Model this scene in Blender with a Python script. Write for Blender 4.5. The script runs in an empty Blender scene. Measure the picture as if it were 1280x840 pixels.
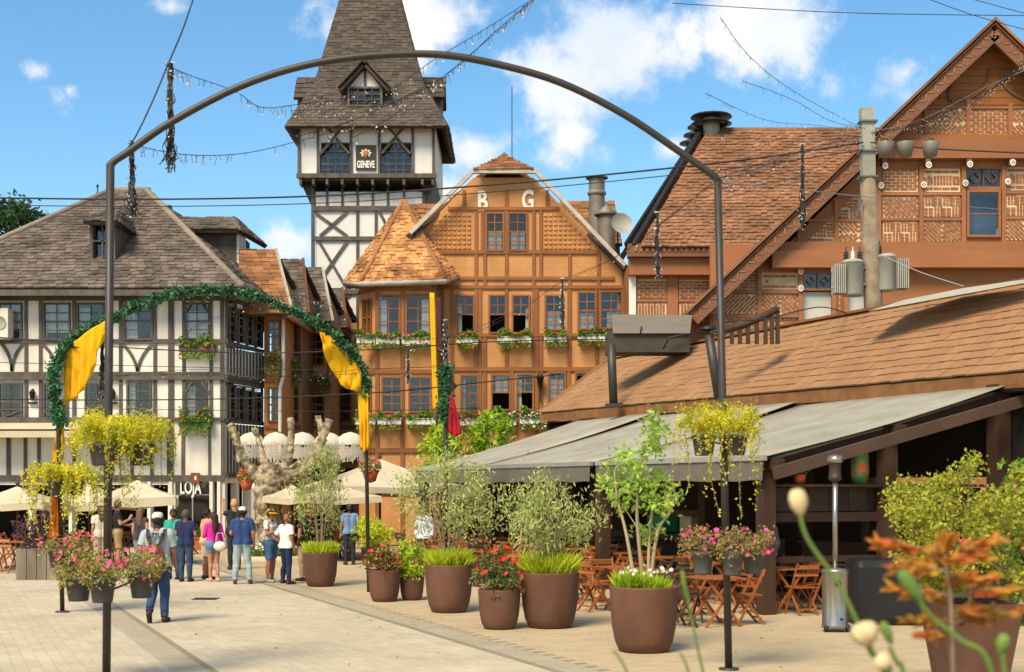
import bpy, math, random
import numpy as np
from mathutils import Vector, Matrix, Quaternion
random.seed(11); rng = np.random.default_rng(11)
sc = bpy.context.scene; col = sc.collection

# ---------------------------------------------------------------- camera
F, CX, HY, CAMH = 1700.0, 640.0, 607.0, 2.16      # focal length and horizon in photo pixels, eye height in metres
cam = bpy.data.cameras.new('camera'); camo = bpy.data.objects.new('camera', cam); col.objects.link(camo)
camo.location = (0, 0, CAMH); camo.rotation_euler = (math.radians(90), 0, 0)
cam.sensor_width = 36; cam.sensor_fit = 'HORIZONTAL'; cam.lens = 36 * F / 1280
cam.shift_y = (HY - 420) / 1280; cam.clip_start = .1; cam.clip_end = 3000
cam.dof.use_dof = True; cam.dof.focus_distance = 36; cam.dof.aperture_fstop = 2.8
sc.camera = camo
# ---------------------------------------------------------------- light
SUN_EL, SUN_AZ = 50, 208          # azimuth clockwise from +Y: the sun stands behind the camera on the left
w = bpy.data.worlds.new('World'); sc.world = w; w.use_nodes = True
def build_world():
    nt = w.node_tree; N = nt.nodes; L = nt.links; N.clear()
    out = N.new('ShaderNodeOutputWorld'); bg = N.new('ShaderNodeBackground'); bg.inputs['Strength'].default_value = .12
    L.new(bg.outputs[0], out.inputs[0])
    sky = N.new('ShaderNodeTexSky'); sky.sky_type = 'NISHITA'; sky.sun_disc = False
    sky.sun_elevation = math.radians(SUN_EL); sky.sun_rotation = math.radians(SUN_AZ)
    sky.air_density = 1.0; sky.dust_density = .45; sky.ozone_density = 2.2; sky.altitude = 0
    hs = N.new('ShaderNodeHueSaturation'); hs.inputs['Saturation'].default_value = 1.22; hs.inputs['Value'].default_value = .84; hs.inputs['Hue'].default_value = .49
    L.new(sky.outputs[0], hs.inputs['Color'])
    tc = N.new('ShaderNodeTexCoord')
    def M(op, a, b=None, c=None):
        n = N.new('ShaderNodeMath'); n.operation = op
        for i, v in enumerate((a, b, c)):
            if v is None: continue
            if isinstance(v, (int, float)): n.inputs[i].default_value = v
            else: L.new(v, n.inputs[i])
        return n.outputs[0]
    def noise(scale, detail, rough):
        n = N.new('ShaderNodeTexNoise'); n.inputs['Scale'].default_value = scale
        n.inputs['Detail'].default_value = detail; n.inputs['Roughness'].default_value = rough
        L.new(tc.outputs['Generated'], n.inputs['Vector']); return n.outputs['Fac']
    n1 = noise(10, 12, .62); n3 = noise(42, 8, .6); n2 = noise(5, 5, .55)
    def blob(px, py, rx, ry, amp):
        d = Vector(((px - CX) / F, 1, (HY - py) / F)); l = d.length; d.normalize()
        vm = N.new('ShaderNodeVectorMath'); vm.operation = 'SUBTRACT'; L.new(tc.outputs['Generated'], vm.inputs[0]); vm.inputs[1].default_value = d
        v2 = N.new('ShaderNodeVectorMath'); v2.operation = 'MULTIPLY'; L.new(vm.outputs[0], v2.inputs[0])
        v2.inputs[1].default_value = (F * l / rx, F * l / max(rx, ry), F * l / ry)
        v3 = N.new('ShaderNodeVectorMath'); v3.operation = 'LENGTH'; L.new(v2.outputs[0], v3.inputs[0])
        return M('MULTIPLY', M('MAXIMUM', M('SUBTRACT', 1.0, v3.outputs['Value']), 0.0), amp)
    blobs = [(760, 60, 105, 85, 1.35), (712, 100, 90, 80, 1.2), (715, 165, 60, 45, .7), (640, 78, 75, 35, .7), (850, 40, 70, 55, .6),
             (960, 35, 90, 65, 1.25), (985, 75, 60, 45, .8), (1045, 95, 35, 30, .55), (545, 15, 95, 70, .85), (590, 195, 55, 50, .95), (560, 235, 50, 40, .9),
             (365, 305, 52, 32, 1.1), (48, 86, 34, 17, .62), (72, 125, 22, 34, .5), (86, 112, 16, 14, .5), (215, 8, 45, 18, .65), (838, 188, 45, 26, .75), (1125, 92, 60, 30, .5), (400, 15, 70, 40, .45),
             (-260, 60, 160, 90, 1.1), (1560, 60, 190, 110, 1.2), (1900, 330, 160, 60, 1.0), (-600, 250, 200, 80, 1.0), (300, -330, 220, 120, 1.1), (1050, -400, 260, 130, 1.2), (640, -900, 300, 200, 1.1)]
    s = None
    for b in blobs:
        v = blob(b[0], b[1], b[2] * 1.3, b[3] * 1.3, b[4]); s = v if s is None else M('MAXIMUM', s, v)
    # general cloud field for the rest of the sky, faded out where the placed clouds are
    sep = N.new('ShaderNodeSeparateXYZ'); L.new(tc.outputs['Generated'], sep.inputs[0])
    away = M('MULTIPLY', M('MAXIMUM', M('SUBTRACT', .75, sep.outputs[1]), 0), 2.0)
    field = M('MULTIPLY', M('MAXIMUM', M('SUBTRACT', n2, .5), 0), M('MINIMUM', away, 1.0)); field = M('MULTIPLY', field, 6)
    s = M('MAXIMUM', s, field)
    e = M('ADD', M('ADD', s, M('MULTIPLY', M('SUBTRACT', n1, .5), 1.7)), M('MULTIPLY', M('SUBTRACT', n3, .5), 1.1))
    mr = N.new('ShaderNodeMapRange'); mr.interpolation_type = 'SMOOTHSTEP'
    L.new(e, mr.inputs['Value']); mr.inputs['From Min'].default_value = .16; mr.inputs['From Max'].default_value = .75
    gate = M('MINIMUM', M('MULTIPLY', s, 5.0), 1.0)
    fac = M('MULTIPLY', M('MULTIPLY', mr.outputs[0], gate), .96)
    cr = N.new('ShaderNodeMix'); cr.data_type = 'RGBA'
    cr.inputs['A'].default_value = (3.6, 4.0, 4.6, 1); cr.inputs['B'].default_value = (5.2, 4.9, 4.55, 1)
    L.new(M('MAXIMUM', M('MINIMUM', M('ADD', M('MULTIPLY', M('SUBTRACT', n1, .42), 3.2), M('MULTIPLY', e, .25)), 1.0), 0.0), cr.inputs['Factor'])
    mx = N.new('ShaderNodeMix'); mx.data_type = 'RGBA'
    L.new(fac, mx.inputs['Factor']); L.new(hs.outputs[0], mx.inputs['A']); L.new(cr.outputs['Result'], mx.inputs['B'])
    L.new(mx.outputs['Result'], bg.inputs['Color'])
build_world()
sun = bpy.data.lights.new('sun', 'SUN'); suno = bpy.data.objects.new('sun', sun); col.objects.link(suno)
sun.energy = 3.0; sun.angle = math.radians(25); sun.color = (1, .84, .61)
_az, _el = math.radians(SUN_AZ), math.radians(SUN_EL)
SUND = Vector((math.sin(_az) * math.cos(_el), math.cos(_az) * math.cos(_el), math.sin(_el)))
suno.rotation_euler = SUND.to_track_quat('Z', 'Y').to_euler(); suno.location = (-20, -20, 40)
vs = sc.view_settings; vs.view_transform = 'Standard'; vs.look = 'None'; vs.gamma = 1; vs.exposure = .93; vs.use_curve_mapping = False
sc.render.engine = 'CYCLES'; sc.cycles.use_denoising = True; sc.cycles.max_bounces = 8; sc.cycles.transparent_max_bounces = 16
sc.cycles.sample_clamp_indirect = 6

# ---------------------------------------------------------------- helpers
def P(px, py, D): return Vector(((px - CX) / F * D, D, CAMH + (HY - py) / F * D))
def G(px, py, z=0.0):
    D = (CAMH - z) * F / (py - HY); return Vector(((px - CX) / F * D, D, z))
def hexc(h, k=1.0):
    r = [int(h[i:i + 2], 16) / 255 for i in (1, 3, 5)]
    return tuple(min(1, (c / 12.92 if c <= .04045 else ((c + .055) / 1.055) ** 2.4) * k) for c in r) + (1,)

MATS = {}
def mat(name, a, b=None, rough=.8, scale=2.0, detail=4, var=.18, bump=0, bscale=30, metal=0, stretch=(1, 1, 1), trans=0, spec=.4, contrast=1.0, brick=0, hue=0):
    if name in MATS: return MATS[name]
    m = bpy.data.materials.new(name); m.use_nodes = True; nt = m.node_tree; N, L = nt.nodes, nt.links
    bs = N['Principled BSDF']; out = N['Material Output']
    b = b or a
    geo = N.new('ShaderNodeNewGeometry'); mp = N.new('ShaderNodeMapping'); mp.inputs['Scale'].default_value = stretch
    L.new(geo.outputs['Position'], mp.inputs['Vector'])
    no = N.new('ShaderNodeTexNoise'); no.inputs['Scale'].default_value = scale; no.inputs['Detail'].default_value = detail; no.inputs['Roughness'].default_value = .6
    L.new(mp.outputs[0], no.inputs['Vector'])
    mr = N.new('ShaderNodeMapRange'); mr.inputs['From Min'].default_value = .5 - .22 / contrast; mr.inputs['From Max'].default_value = .5 + .22 / contrast
    L.new(no.outputs['Fac'], mr.inputs['Value'])
    mx = N.new('ShaderNodeMix'); mx.data_type = 'RGBA'; L.new(mr.outputs[0], mx.inputs['Factor'])
    mx.inputs['A'].default_value = hexc(a) if isinstance(a, str) else a; mx.inputs['B'].default_value = hexc(b) if isinstance(b, str) else b
    at = N.new('ShaderNodeAttribute'); at.attribute_name = 'rnd'; oi = N.new('ShaderNodeObjectInfo')
    ad = N.new('ShaderNodeMath'); ad.operation = 'ADD'; L.new(at.outputs['Fac'], ad.inputs[0]); L.new(oi.outputs['Random'], ad.inputs[1])
    fr = N.new('ShaderNodeMath'); fr.operation = 'FRACT'; L.new(ad.outputs[0], fr.inputs[0])
    vr = N.new('ShaderNodeMapRange'); L.new(fr.outputs[0], vr.inputs['Value']); vr.inputs['To Min'].default_value = 1 - var; vr.inputs['To Max'].default_value = 1 + var
    hv = N.new('ShaderNodeHueSaturation'); L.new(mx.outputs['Result'], hv.inputs['Color']); L.new(vr.outputs[0], hv.inputs['Value'])
    if hue:
        hr = N.new('ShaderNodeMapRange'); f2 = N.new('ShaderNodeMath'); f2.operation = 'FRACT'
        m7 = N.new('ShaderNodeMath'); m7.operation = 'MULTIPLY'; m7.inputs[1].default_value = 7.31; L.new(fr.outputs[0], m7.inputs[0]); L.new(m7.outputs[0], f2.inputs[0])
        L.new(f2.outputs[0], hr.inputs['Value']); hr.inputs['To Min'].default_value = .5 - hue; hr.inputs['To Max'].default_value = .5 + hue
        L.new(hr.outputs[0], hv.inputs['Hue'])
    if brick:
        sx = N.new('ShaderNodeSeparateXYZ'); L.new(geo.outputs['Position'], sx.inputs[0]); cb = N.new('ShaderNodeCombineXYZ'); L.new(sx.outputs[0], cb.inputs[0]); L.new(sx.outputs[2], cb.inputs[1])
        bt = N.new('ShaderNodeTexBrick'); L.new(cb.outputs[0], bt.inputs['Vector']); bt.inputs['Scale'].default_value = 1; bt.inputs['Brick Width'].default_value = brick; bt.inputs['Row Height'].default_value = brick * .36; bt.inputs['Mortar Size'].default_value = brick * .07; bt.inputs['Color1'].default_value = (.93, .93, .93, 1); bt.inputs['Color2'].default_value = (1.05, 1.03, 1, 1); bt.inputs['Mortar'].default_value = (1.12, 1.13, 1.14, 1)
        mu = N.new('ShaderNodeMix'); mu.data_type = 'RGBA'; mu.blend_type = 'MULTIPLY'; mu.inputs['Factor'].default_value = 1; L.new(hv.outputs[0], mu.inputs['A']); L.new(bt.outputs['Color'], mu.inputs['B']); L.new(mu.outputs['Result'], bs.inputs['Base Color'])
    else: L.new(hv.outputs[0], bs.inputs['Base Color'])
    bs.inputs['Roughness'].default_value = rough; bs.inputs['Metallic'].default_value = metal; bs.inputs['Specular IOR Level'].default_value = spec
    if bump:
        n2 = N.new('ShaderNodeTexNoise'); n2.inputs['Scale'].default_value = bscale; n2.inputs['Detail'].default_value = 3; L.new(mp.outputs[0], n2.inputs['Vector'])
        bp = N.new('ShaderNodeBump'); bp.inputs['Strength'].default_value = bump; bp.inputs['Distance'].default_value = .02
        L.new(n2.outputs['Fac'], bp.inputs['Height']); L.new(bp.outputs[0], bs.inputs['Normal'])
    if trans:
        tr = N.new('ShaderNodeBsdfTranslucent'); L.new(hv.outputs[0], tr.inputs['Color'])
        ms = N.new('ShaderNodeMixShader'); ms.inputs[0].default_value = trans
        L.new(bs.outputs[0], ms.inputs[1]); L.new(tr.outputs[0], ms.inputs[2]); L.new(ms.outputs[0], out.inputs[0])
    MATS[name] = m; return m
def glassmat(name='glass', tint=(.9, .93, .95, 1), fac=.03):
    if name in MATS: return MATS[name]
    m = bpy.data.materials.new(name); m.use_nodes = True; nt = m.node_tree; N, L = nt.nodes, nt.links
    N.remove(N['Principled BSDF']); out = N['Material Output']
    t = N.new('ShaderNodeBsdfTransparent'); t.inputs[0].default_value = tint
    g = N.new('ShaderNodeBsdfGlossy'); g.inputs['Roughness'].default_value = .04; g.inputs[0].default_value = (1, 1, 1, 1)
    no = N.new('ShaderNodeTexNoise'); no.inputs['Scale'].default_value = 1.3; bp = N.new('ShaderNodeBump'); bp.inputs['Strength'].default_value = .15
    L.new(no.outputs['Fac'], bp.inputs['Height']); L.new(bp.outputs[0], g.inputs['Normal'])
    ly = N.new('ShaderNodeLayerWeight'); ly.inputs[0].default_value = .15
    ad = N.new('ShaderNodeMath'); ad.operation = 'ADD'; L.new(ly.outputs['Fresnel'], ad.inputs[0]); ad.inputs[1].default_value = fac
    ms = N.new('ShaderNodeMixShader'); L.new(ad.outputs[0], ms.inputs[0]); L.new(t.outputs[0], ms.inputs[1]); L.new(g.outputs[0], ms.inputs[2]); L.new(ms.outputs[0], out.inputs[0])
    MATS[name] = m; return m

ORG = {}
def org(o): return ORG.get(o.name, Vector((0, 0, 0))) if o is not None else Vector((0, 0, 0))
def tag(o, label=None, cat=None, group=None, kind=None):
    if label: o['label'] = label
    if cat: o['category'] = cat
    if group: o['group'] = group
    if kind: o['kind'] = kind
    return o
def thing(name, label, cat, loc=(0, 0, 0), group=None, rotz=0):
    o = bpy.data.objects.new(name, None); col.objects.link(o); o.empty_display_size = .2
    o.location = loc; o.rotation_euler[2] = rotz; ORG[o.name] = Vector(loc)
    return tag(o, label, cat, group)
def link(o, parent):
    col.objects.link(o)
    if parent is not None: o.parent = parent; ORG[o.name] = org(parent).copy()
    return o
CV = np.array([(x, y, z) for x in (-.5, .5) for y in (-.5, .5) for z in (-.5, .5)], float)
CF = np.array([(0, 1, 3, 2), (4, 6, 7, 5), (0, 4, 5, 1), (2, 3, 7, 6), (0, 2, 6, 4), (1, 5, 7, 3)])
def mesh_np(name, v, f, m, rnd=None, smooth=False):
    """v (n,3), f (k,3|4) arrays -> mesh"""
    me = bpy.data.meshes.new(name); v = np.asarray(v, np.float32); f = np.asarray(f, np.int32); k = f.shape[1]
    me.vertices.add(len(v)); me.vertices.foreach_set('co', v.ravel())
    me.loops.add(f.size); me.loops.foreach_set('vertex_index', f.ravel())
    me.polygons.add(len(f)); me.polygons.foreach_set('loop_start', np.arange(0, f.size, k, dtype=np.int32))
    me.polygons.foreach_set('use_smooth', np.full(len(f), bool(smooth)))
    if rnd is not None:
        a = me.attributes.new('rnd', 'FLOAT', 'FACE'); a.data.foreach_set('value', np.asarray(rnd, np.float32))
    me.update(calc_edges=True); me.validate()
    if m is not None: me.materials.append(m)
    return me
class MB:
    def __init__(s): s.v = []; s.f = []; s.sm = []
    def add(s, vs, fs, smooth=False):
        o = len(s.v); s.v += [tuple(p) for p in vs]; s.f += [tuple(i + o for i in q) for q in fs]; s.sm += [smooth] * len(fs); return s
    def box(s, x0, x1, y0, y1, z0, z1):
        return s.add([(x, y, z) for x in (x0, x1) for y in (y0, y1) for z in (z0, z1)], CF.tolist())
    def M(s, M): return s.add([M @ Vector(c) for c in CV], CF.tolist())
    def beam(s, p, q, wd, dp=None, up=(0, 0, 1)): return s.M(beamM(p, q, wd, dp, up))
    def tube(s, pts, r, seg=6, cap=True):
        pts = [Vector(p) for p in pts]; n = len(pts); rr = r if hasattr(r, '__len__') else [r] * n
        vs = []; fs = []; prev = None
        for i, p in enumerate(pts):
            d = (pts[min(i + 1, n - 1)] - pts[max(i - 1, 0)])
            if d.length < 1e-9: d = Vector((0, 0, 1))
            d.normalize()
            if prev is None: a = d.orthogonal().normalized()
            else:
                a = prev - d * prev.dot(d)
                a = a.normalized() if a.length > 1e-6 else d.orthogonal().normalized()
            prev = a; b = d.cross(a)
            for k in range(seg):
                t = 2 * math.pi * k / seg; vs.append(p + (a * math.cos(t) + b * math.sin(t)) * rr[i])
        for i in range(n - 1):
            for k in range(seg):
                k2 = (k + 1) % seg; fs.append((i * seg + k, i * seg + k2, (i + 1) * seg + k2, (i + 1) * seg + k))
        if cap: fs.append(tuple(range(seg - 1, -1, -1))); fs.append(tuple((n - 1) * seg + k for k in range(seg)))
        return s.add(vs, fs, seg > 4)
    def lathe(s, prof, c=(0, 0, 0), seg=24, sx=1, sy=1, ang0=0, ang1=2 * math.pi):
        c = Vector(c); vs = []; fs = []; n = len(prof); full = abs(ang1 - ang0 - 2 * math.pi) < 1e-6; m = seg if full else seg + 1
        for r, z in prof:
            for k in range(m):
                t = ang0 + (ang1 - ang0) * k / seg; vs.append(c + Vector((r * sx * math.cos(t), r * sy * math.sin(t), z)))
        for i in range(n - 1):
            for k in range(seg):
                k2 = (k + 1) % m; fs.append((i * m + k, i * m + k2, (i + 1) * m + k2, (i + 1) * m + k))
        return s.add(vs, fs, True)
    def prism(s, poly, off):
        """poly: list of 3-D points, extruded by vector off"""
        n = len(poly); off = Vector(off); vs = [Vector(p) for p in poly] + [Vector(p) + off for p in poly]
        fs = [tuple(range(n - 1, -1, -1)), tuple(range(n, 2 * n))] + [(i, (i + 1) % n, n + (i + 1) % n, n + i) for i in range(n)]
        return s.add(vs, fs)
    def ball(s, c, r, seg=8, sc_=(1, 1, 1)):
        pr = [(max(1e-4, r * math.sin(math.pi * i / seg)), -r * math.cos(math.pi * i / seg) * sc_[2]) for i in range(seg + 1)]
        return s.lathe(pr, c, seg + 2, sc_[0], sc_[1])
    def build(s, name, m, parent=None):
        me = bpy.data.meshes.new(name); o0 = org(parent)
        me.from_pydata([(a - o0.x, b - o0.y, c - o0.z) for a, b, c in s.v], [], s.f)
        if any(s.sm): me.polygons.foreach_set('use_smooth', s.sm)
        me.update(); me.materials.append(m)
        return link(bpy.data.objects.new(name, me), parent)
def beamM(p, q, wd, dp=None, up=(0, 0, 1)):
    p, q = Vector(p), Vector(q); d = q - p; l = d.length; d = d.normalized(); up = Vector(up)
    x = d.cross(up)
    if x.length < 1e-5: x = d.cross(Vector((0, 1, 0)))
    x.normalize(); z = x.cross(d); c = (p + q) / 2; dp = dp or wd
    return Matrix(((x.x * wd, d.x * l, z.x * dp, c.x), (x.y * wd, d.y * l, z.y * dp, c.y), (x.z * wd, d.z * l, z.z * dp, c.z), (0, 0, 0, 1)))
def frameM(c, ax, ay, az, sx, sy, sz):
    return Matrix(((ax.x * sx, ay.x * sy, az.x * sz, c.x), (ax.y * sx, ay.y * sy, az.y * sz, c.y), (ax.z * sx, ay.z * sy, az.z * sz, c.z), (0, 0, 0, 1)))
PM = {}
def cube_mesh(m):
    if m.name not in PM: PM[m.name] = mesh_np('piece', CV, CF, m)
    return PM[m.name]
def pix(p):
    return (CX + p.x / p.y * F, HY - (p.z - CAMH) / p.y * F) if p.y > .5 else (-9e3, -9e3)
def pieces(name, parent, Ms, m, limit=300, label=None):
    """alike boxes: the ones that show largest are objects sharing a mesh, the rest one joined part"""
    Ms = list(Ms); o0 = org(parent); T = Matrix.Translation(-o0)
    def key(M):
        x, y = pix(M.translation); inside = -20 < x < 1300 and -20 < y < 860
        return (0 if inside else 1, M.translation.y)
    if len(Ms) > limit: Ms.sort(key=key)
    me = cube_mesh(m)
    for M in Ms[:limit]:
        o = bpy.data.objects.new(name, me); link(o, parent); o.matrix_local = T @ M
        if label: o['label'] = label
    rest = Ms[limit:]
    if rest:
        A = np.array([np.array(T @ M) for M in rest]); c4 = np.c_[CV, np.ones(8)]
        v = np.einsum('nij,kj->nki', A, c4)[:, :, :3].reshape(-1, 3)
        f = (CF[None] + (np.arange(len(rest)) * 8)[:, None, None]).reshape(-1, 4)
        o = bpy.data.objects.new(name, mesh_np(name, v, f, m, np.repeat(rng.random(len(rest)), 6))); link(o, parent); o['kind'] = 'stuff'
def copy_tree(o, parent=None, loc=None, rotz=None, scale=None, label=None, group=None):
    c = o.copy(); col.objects.link(c); c.parent = parent
    if parent is not None: c.matrix_parent_inverse = o.matrix_parent_inverse
    if loc is not None: c.location = loc
    if rotz is not None: c.rotation_euler[2] = rotz
    if scale is not None: c.scale = (scale,) * 3 if not hasattr(scale, '__len__') else scale
    if label: c['label'] = label
    if group: c['group'] = group
    for ch in list(o.children): copy_tree(ch, c)
    return c

class Pl:
    """vertical plane through o with horizontal direction a; n points to the viewer. Local coords (s, z, d)"""
    def __init__(s, o, a):
        s.o = Vector((o[0], o[1], 0)); s.a = Vector((a[0], a[1], 0)).normalized(); s.n = s.a.cross(Vector((0, 0, 1)))
        if s.n.dot(-s.o) < 0: s.n = -s.n
    def w(s, u, z, d=0): return s.o + s.a * u + s.n * d + Vector((0, 0, z))
    def px(s, x, y, d=0):
        r = Vector(((x - CX) / F, 1, (HY - y) / F)); o = s.o + s.n * d; t = o.dot(s.n) / r.dot(s.n); p = r * t
        return ((p - s.o).dot(s.a), p.z + CAMH)
    def at(s, x, y, d=0): u, z = s.px(x, y); return s.w(u, z, d)
    def box(s, x0, x1, y0, y1, d0, d1):
        """pixel rectangle -> matrix of a box between depths d0..d1"""
        u0, z1 = s.px(x0, y0); u1, z0 = s.px(x1, y1); return s.ubox(u0, u1, z0, z1, d0, d1)
    def ubox(s, u0, u1, z0, z1, d0, d1):
        c = s.w((u0 + u1) / 2, (z0 + z1) / 2, (d0 + d1) / 2)
        return frameM(c, s.a, s.n, Vector((0, 0, 1)), abs(u1 - u0), abs(d1 - d0), abs(z1 - z0))
    def bar(s, p, q, wpx, d0, d1):
        """slanting timber between two pixels, width in pixels"""
        a, b = s.at(*p, (d0 + d1) / 2), s.at(*q, (d0 + d1) / 2); wd = wpx * a.y / F
        return beamM(a, b, wd, abs(d1 - d0), s.n)
    def poly(s, pts, d0, d1, mb):
        return mb.prism([s.at(x, y, d0) for x, y in pts], s.n * (d1 - d0))
def FP(D): return Pl((0, D), (1, 0))

def leafmesh(name, parent, C, size, asp, m, dirs=None, up=.25, rn=None, local=False):
    """leaf-sized folded diamonds round the centres C (n,3)"""
    C = np.asarray(C, float); n = len(C)
    if dirs is None:
        d = rng.normal(size=(n, 3)); d[:, 2] += up
    else: d = np.asarray(dirs, float) + rng.normal(size=(n, 3)) * .25
    d /= np.linalg.norm(d, axis=1)[:, None] + 1e-9
    r = rng.normal(size=(n, 3)); sd = np.cross(d, r); sd /= np.linalg.norm(sd, axis=1)[:, None] + 1e-9
    nn = np.cross(sd, d); L_ = (size * (.65 + .7 * rng.random(n)))[:, None]; W_ = L_ * asp
    if not local: C = C - np.array(org(parent))
    b = C - d * L_ / 2; t = C + d * L_ / 2; l = C + sd * W_ / 2 + nn * W_ * .22; q = C - sd * W_ / 2 + nn * W_ * .22
    v = np.stack([b, l, t, q], 1).reshape(-1, 3); i = np.arange(n) * 4
    f = np.stack([np.c_[i, i + 1, i + 2], np.c_[i, i + 2, i + 3]], 1).reshape(-1, 3)
    if rn is None: rn = rng.random(n)
    return link(bpy.data.objects.new(name, mesh_np(name, v, f, m, np.repeat(rn, 2))), parent)
def ell(c, r, n, shell=.5):
    """points in an ellipsoid, biased to its outside"""
    d = rng.normal(size=(n, 3)); d /= np.linalg.norm(d, axis=1)[:, None]
    return np.asarray(c) + d * (shell + (1 - shell) * rng.random(n) ** .6)[:, None] * np.asarray(r)
def clumps(c, r, k, n, sig, shell=.4, flat=1.0):
    cc = ell(c, r, k, shell); i = rng.integers(0, k, n); return cc[i] + rng.normal(size=(n, 3)) * sig * np.array([1, 1, flat]), cc
def blossoms(name, parent, C, size, m, local=False):
    """five-petalled flowers"""
    C = np.asarray(C, float); n = len(C)
    if not local: C = C - np.array(org(parent))
    ax = rng.normal(size=(n, 3)) * .6 + np.array([0, -.6, .5]); ax /= np.linalg.norm(ax, axis=1)[:, None]
    a = np.cross(ax, rng.normal(size=(n, 3))); a /= np.linalg.norm(a, axis=1)[:, None]; b = np.cross(ax, a)
    V = []; s = (size * (.7 + .6 * rng.random(n)))[:, None] / 2
    V.append(C - ax * s * .3)
    for k in range(10):
        t = 2 * math.pi * k / 10; rr = 1.0 if k % 2 == 0 else .62; V.append(C + (a * math.cos(t) + b * math.sin(t)) * s * rr + ax * s * (.15 if k % 2 == 0 else 0))
    v = np.stack(V, 1).reshape(-1, 3); base = np.arange(n) * 11
    f = np.concatenate([np.c_[base, base + 1 + k, base + 1 + (k + 1) % 10] for k in range(10)])
    return link(bpy.data.objects.new(name, mesh_np(name, v, f, m, np.tile(rng.random(n), 10))), parent)
def text(name, parent, s, m, size, center, a, up=(0, 0, 1), depth=.01, wd=None, bold=0):
    cu = bpy.data.curves.new(name, 'FONT'); cu.body = s; cu.size = size; cu.align_x = 'CENTER'; cu.align_y = 'CENTER'; cu.extrude = depth; cu.offset = bold
    o = bpy.data.objects.new(name, cu); col.objects.link(o); dg = bpy.context.evaluated_depsgraph_get()
    me = bpy.data.meshes.new_from_object(o.evaluated_get(dg)); bpy.data.objects.remove(o); bpy.data.curves.remove(cu)
    a = Vector(a).normalized(); up = Vector(up).normalized(); n = a.cross(up); k = 1
    xs = [v.co.x for v in me.vertices]
    if wd and xs: k = wd / (max(xs) - min(xs))
    c = Vector(center) - org(parent); me.transform(Matrix(((a.x * k, up.x, n.x, c.x), (a.y * k, up.y, n.y, c.y), (a.z * k, up.z, n.z, c.z), (0, 0, 0, 1))))
    me.materials.clear(); me.materials.append(m)
    return link(bpy.data.objects.new(name, me), parent)
def roofquad(A, B, C_, D_, rows, wid, thick=.035, jit=.25, over=1.35, lift=.05):
    """shingle matrices for the slope A,B (eave) C,D (ridge)"""
    A, B, C_, D_ = map(Vector, (A, B, C_, D_)); out = []
    up = ((C_ + D_) / 2 - (A + B) / 2).normalized(); rt = (B - A).normalized()
    nrm = rt.cross(up)
    if nrm.dot(Vector((0, -1, .3))) < 0: nrm = -nrm
    for i in range(rows):
        t0 = i / rows; t1 = (i + 1) / rows; tm = (t0 + t1) / 2
        l, r = A.lerp(D_, tm), B.lerp(C_, tm); ln = (r - l).length; n = max(1, round(ln / wid)); h = (A.lerp(D_, t1) - A.lerp(D_, t0)).dot(up)
        off = random.random() if n > 1 else 0
        for j in range(-1, n + 1):
            a, b = max(0, (j + off) / n), min(1, (j + 1 + off) / n)
            if b - a < .1 / n: continue
            c = l.lerp(r, (a + b) / 2) + nrm * (thick * .5 + random.random() * thick * jit) + up * (random.uniform(-.5, .5) * h * .12)
            tilt = lift + random.uniform(-.02, .02); u2 = (up - nrm * tilt).normalized(); n2 = rt.cross(u2)
            if n2.dot(nrm) < 0: n2 = -n2
            ww = (b - a) * ln * .965
            out.append(frameM(c, rt, u2, n2, ww, h * over, thick))
    return out
# ---------------------------------------------------------------- materials
m_pave = mat('paver_stone', '#bfb297', '#ab9e83', rough=.9, scale=.55, detail=8, var=.07, bump=.1, bscale=60, contrast=1.2)
m_pave2 = mat('paver_stone_rosy', '#b9a785', '#a89473', rough=.9, scale=.6, detail=8, var=.06, bump=.15, bscale=60)
m_band = mat('band_slab_stone', '#a79c84', '#9a8f77', rough=.9, scale=2.5, var=.05, bump=.1)
m_mortar = mat('mortar_sand', '#857a5f', '#776d54', rough=1, scale=5)
m_white = mat('white_plaster', '#e6e1d4', '#c9c1af', rough=.9, scale=1.6, detail=9, stretch=(1, 1, .3), var=.03, bump=.12, bscale=25)
m_timber = mat('dark_timber', '#474038', '#5e564c', rough=.8, scale=4, detail=8, contrast=1.5, var=.16, bump=.15, stretch=(1, 1, .3))
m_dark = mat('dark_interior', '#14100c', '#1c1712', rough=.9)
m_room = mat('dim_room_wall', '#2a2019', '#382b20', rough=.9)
m_curtain = mat('curtain_cloth', '#d9d2c0', '#c4bca8', rough=.95, scale=6, stretch=(4, 4, .3), var=.08, trans=.3)
m_shing = mat('weathered_wood_shingle', '#4d443a', '#74675a', rough=.92, scale=.9, detail=8, var=.34, bump=.4, bscale=40, contrast=1.4)
m_deck = mat('roof_deck_wood', '#3f342a', '#4a3d31', rough=.9)
m_ridge = mat('ridge_cap_wood', '#8d8272', '#746857', rough=.9, scale=3, var=.1)
m_glass = glassmat()
m_cream = mat('cream_canvas', '#d8ccb0', '#c6b999', rough=.9, scale=2, var=.04, trans=.2, bump=.1, bscale=12)
m_metal = mat('dark_brown_metal', '#3a332c', '#2e2823', rough=.5, var=.05, spec=.5, scale=8)
m_black = mat('black_metal', '#1d1b1a', '#141312', rough=.5, var=.05)
m_leaf = mat('green_leaf', '#4f7a22', '#7c9a34', rough=.6, scale=3, var=.4, trans=.35, hue=.03)
m_leafd = mat('dark_green_leaf', '#24401d', '#3d5c2c', rough=.6, scale=2, var=.4, trans=.25, hue=.02)
m_lime = mat('lime_leaf', '#bccb2c', '#98b82e', rough=.6, scale=4, var=.3, trans=.4, hue=.02)
m_yellow = mat('yellow_leaf', '#ecd92c', '#b9c33a', rough=.6, scale=4, var=.3, trans=.4, hue=.02)
m_pink = mat('pink_petal', '#e0407c', '#ee6f9a', rough=.6, var=.25, trans=.3, hue=.02)
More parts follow.
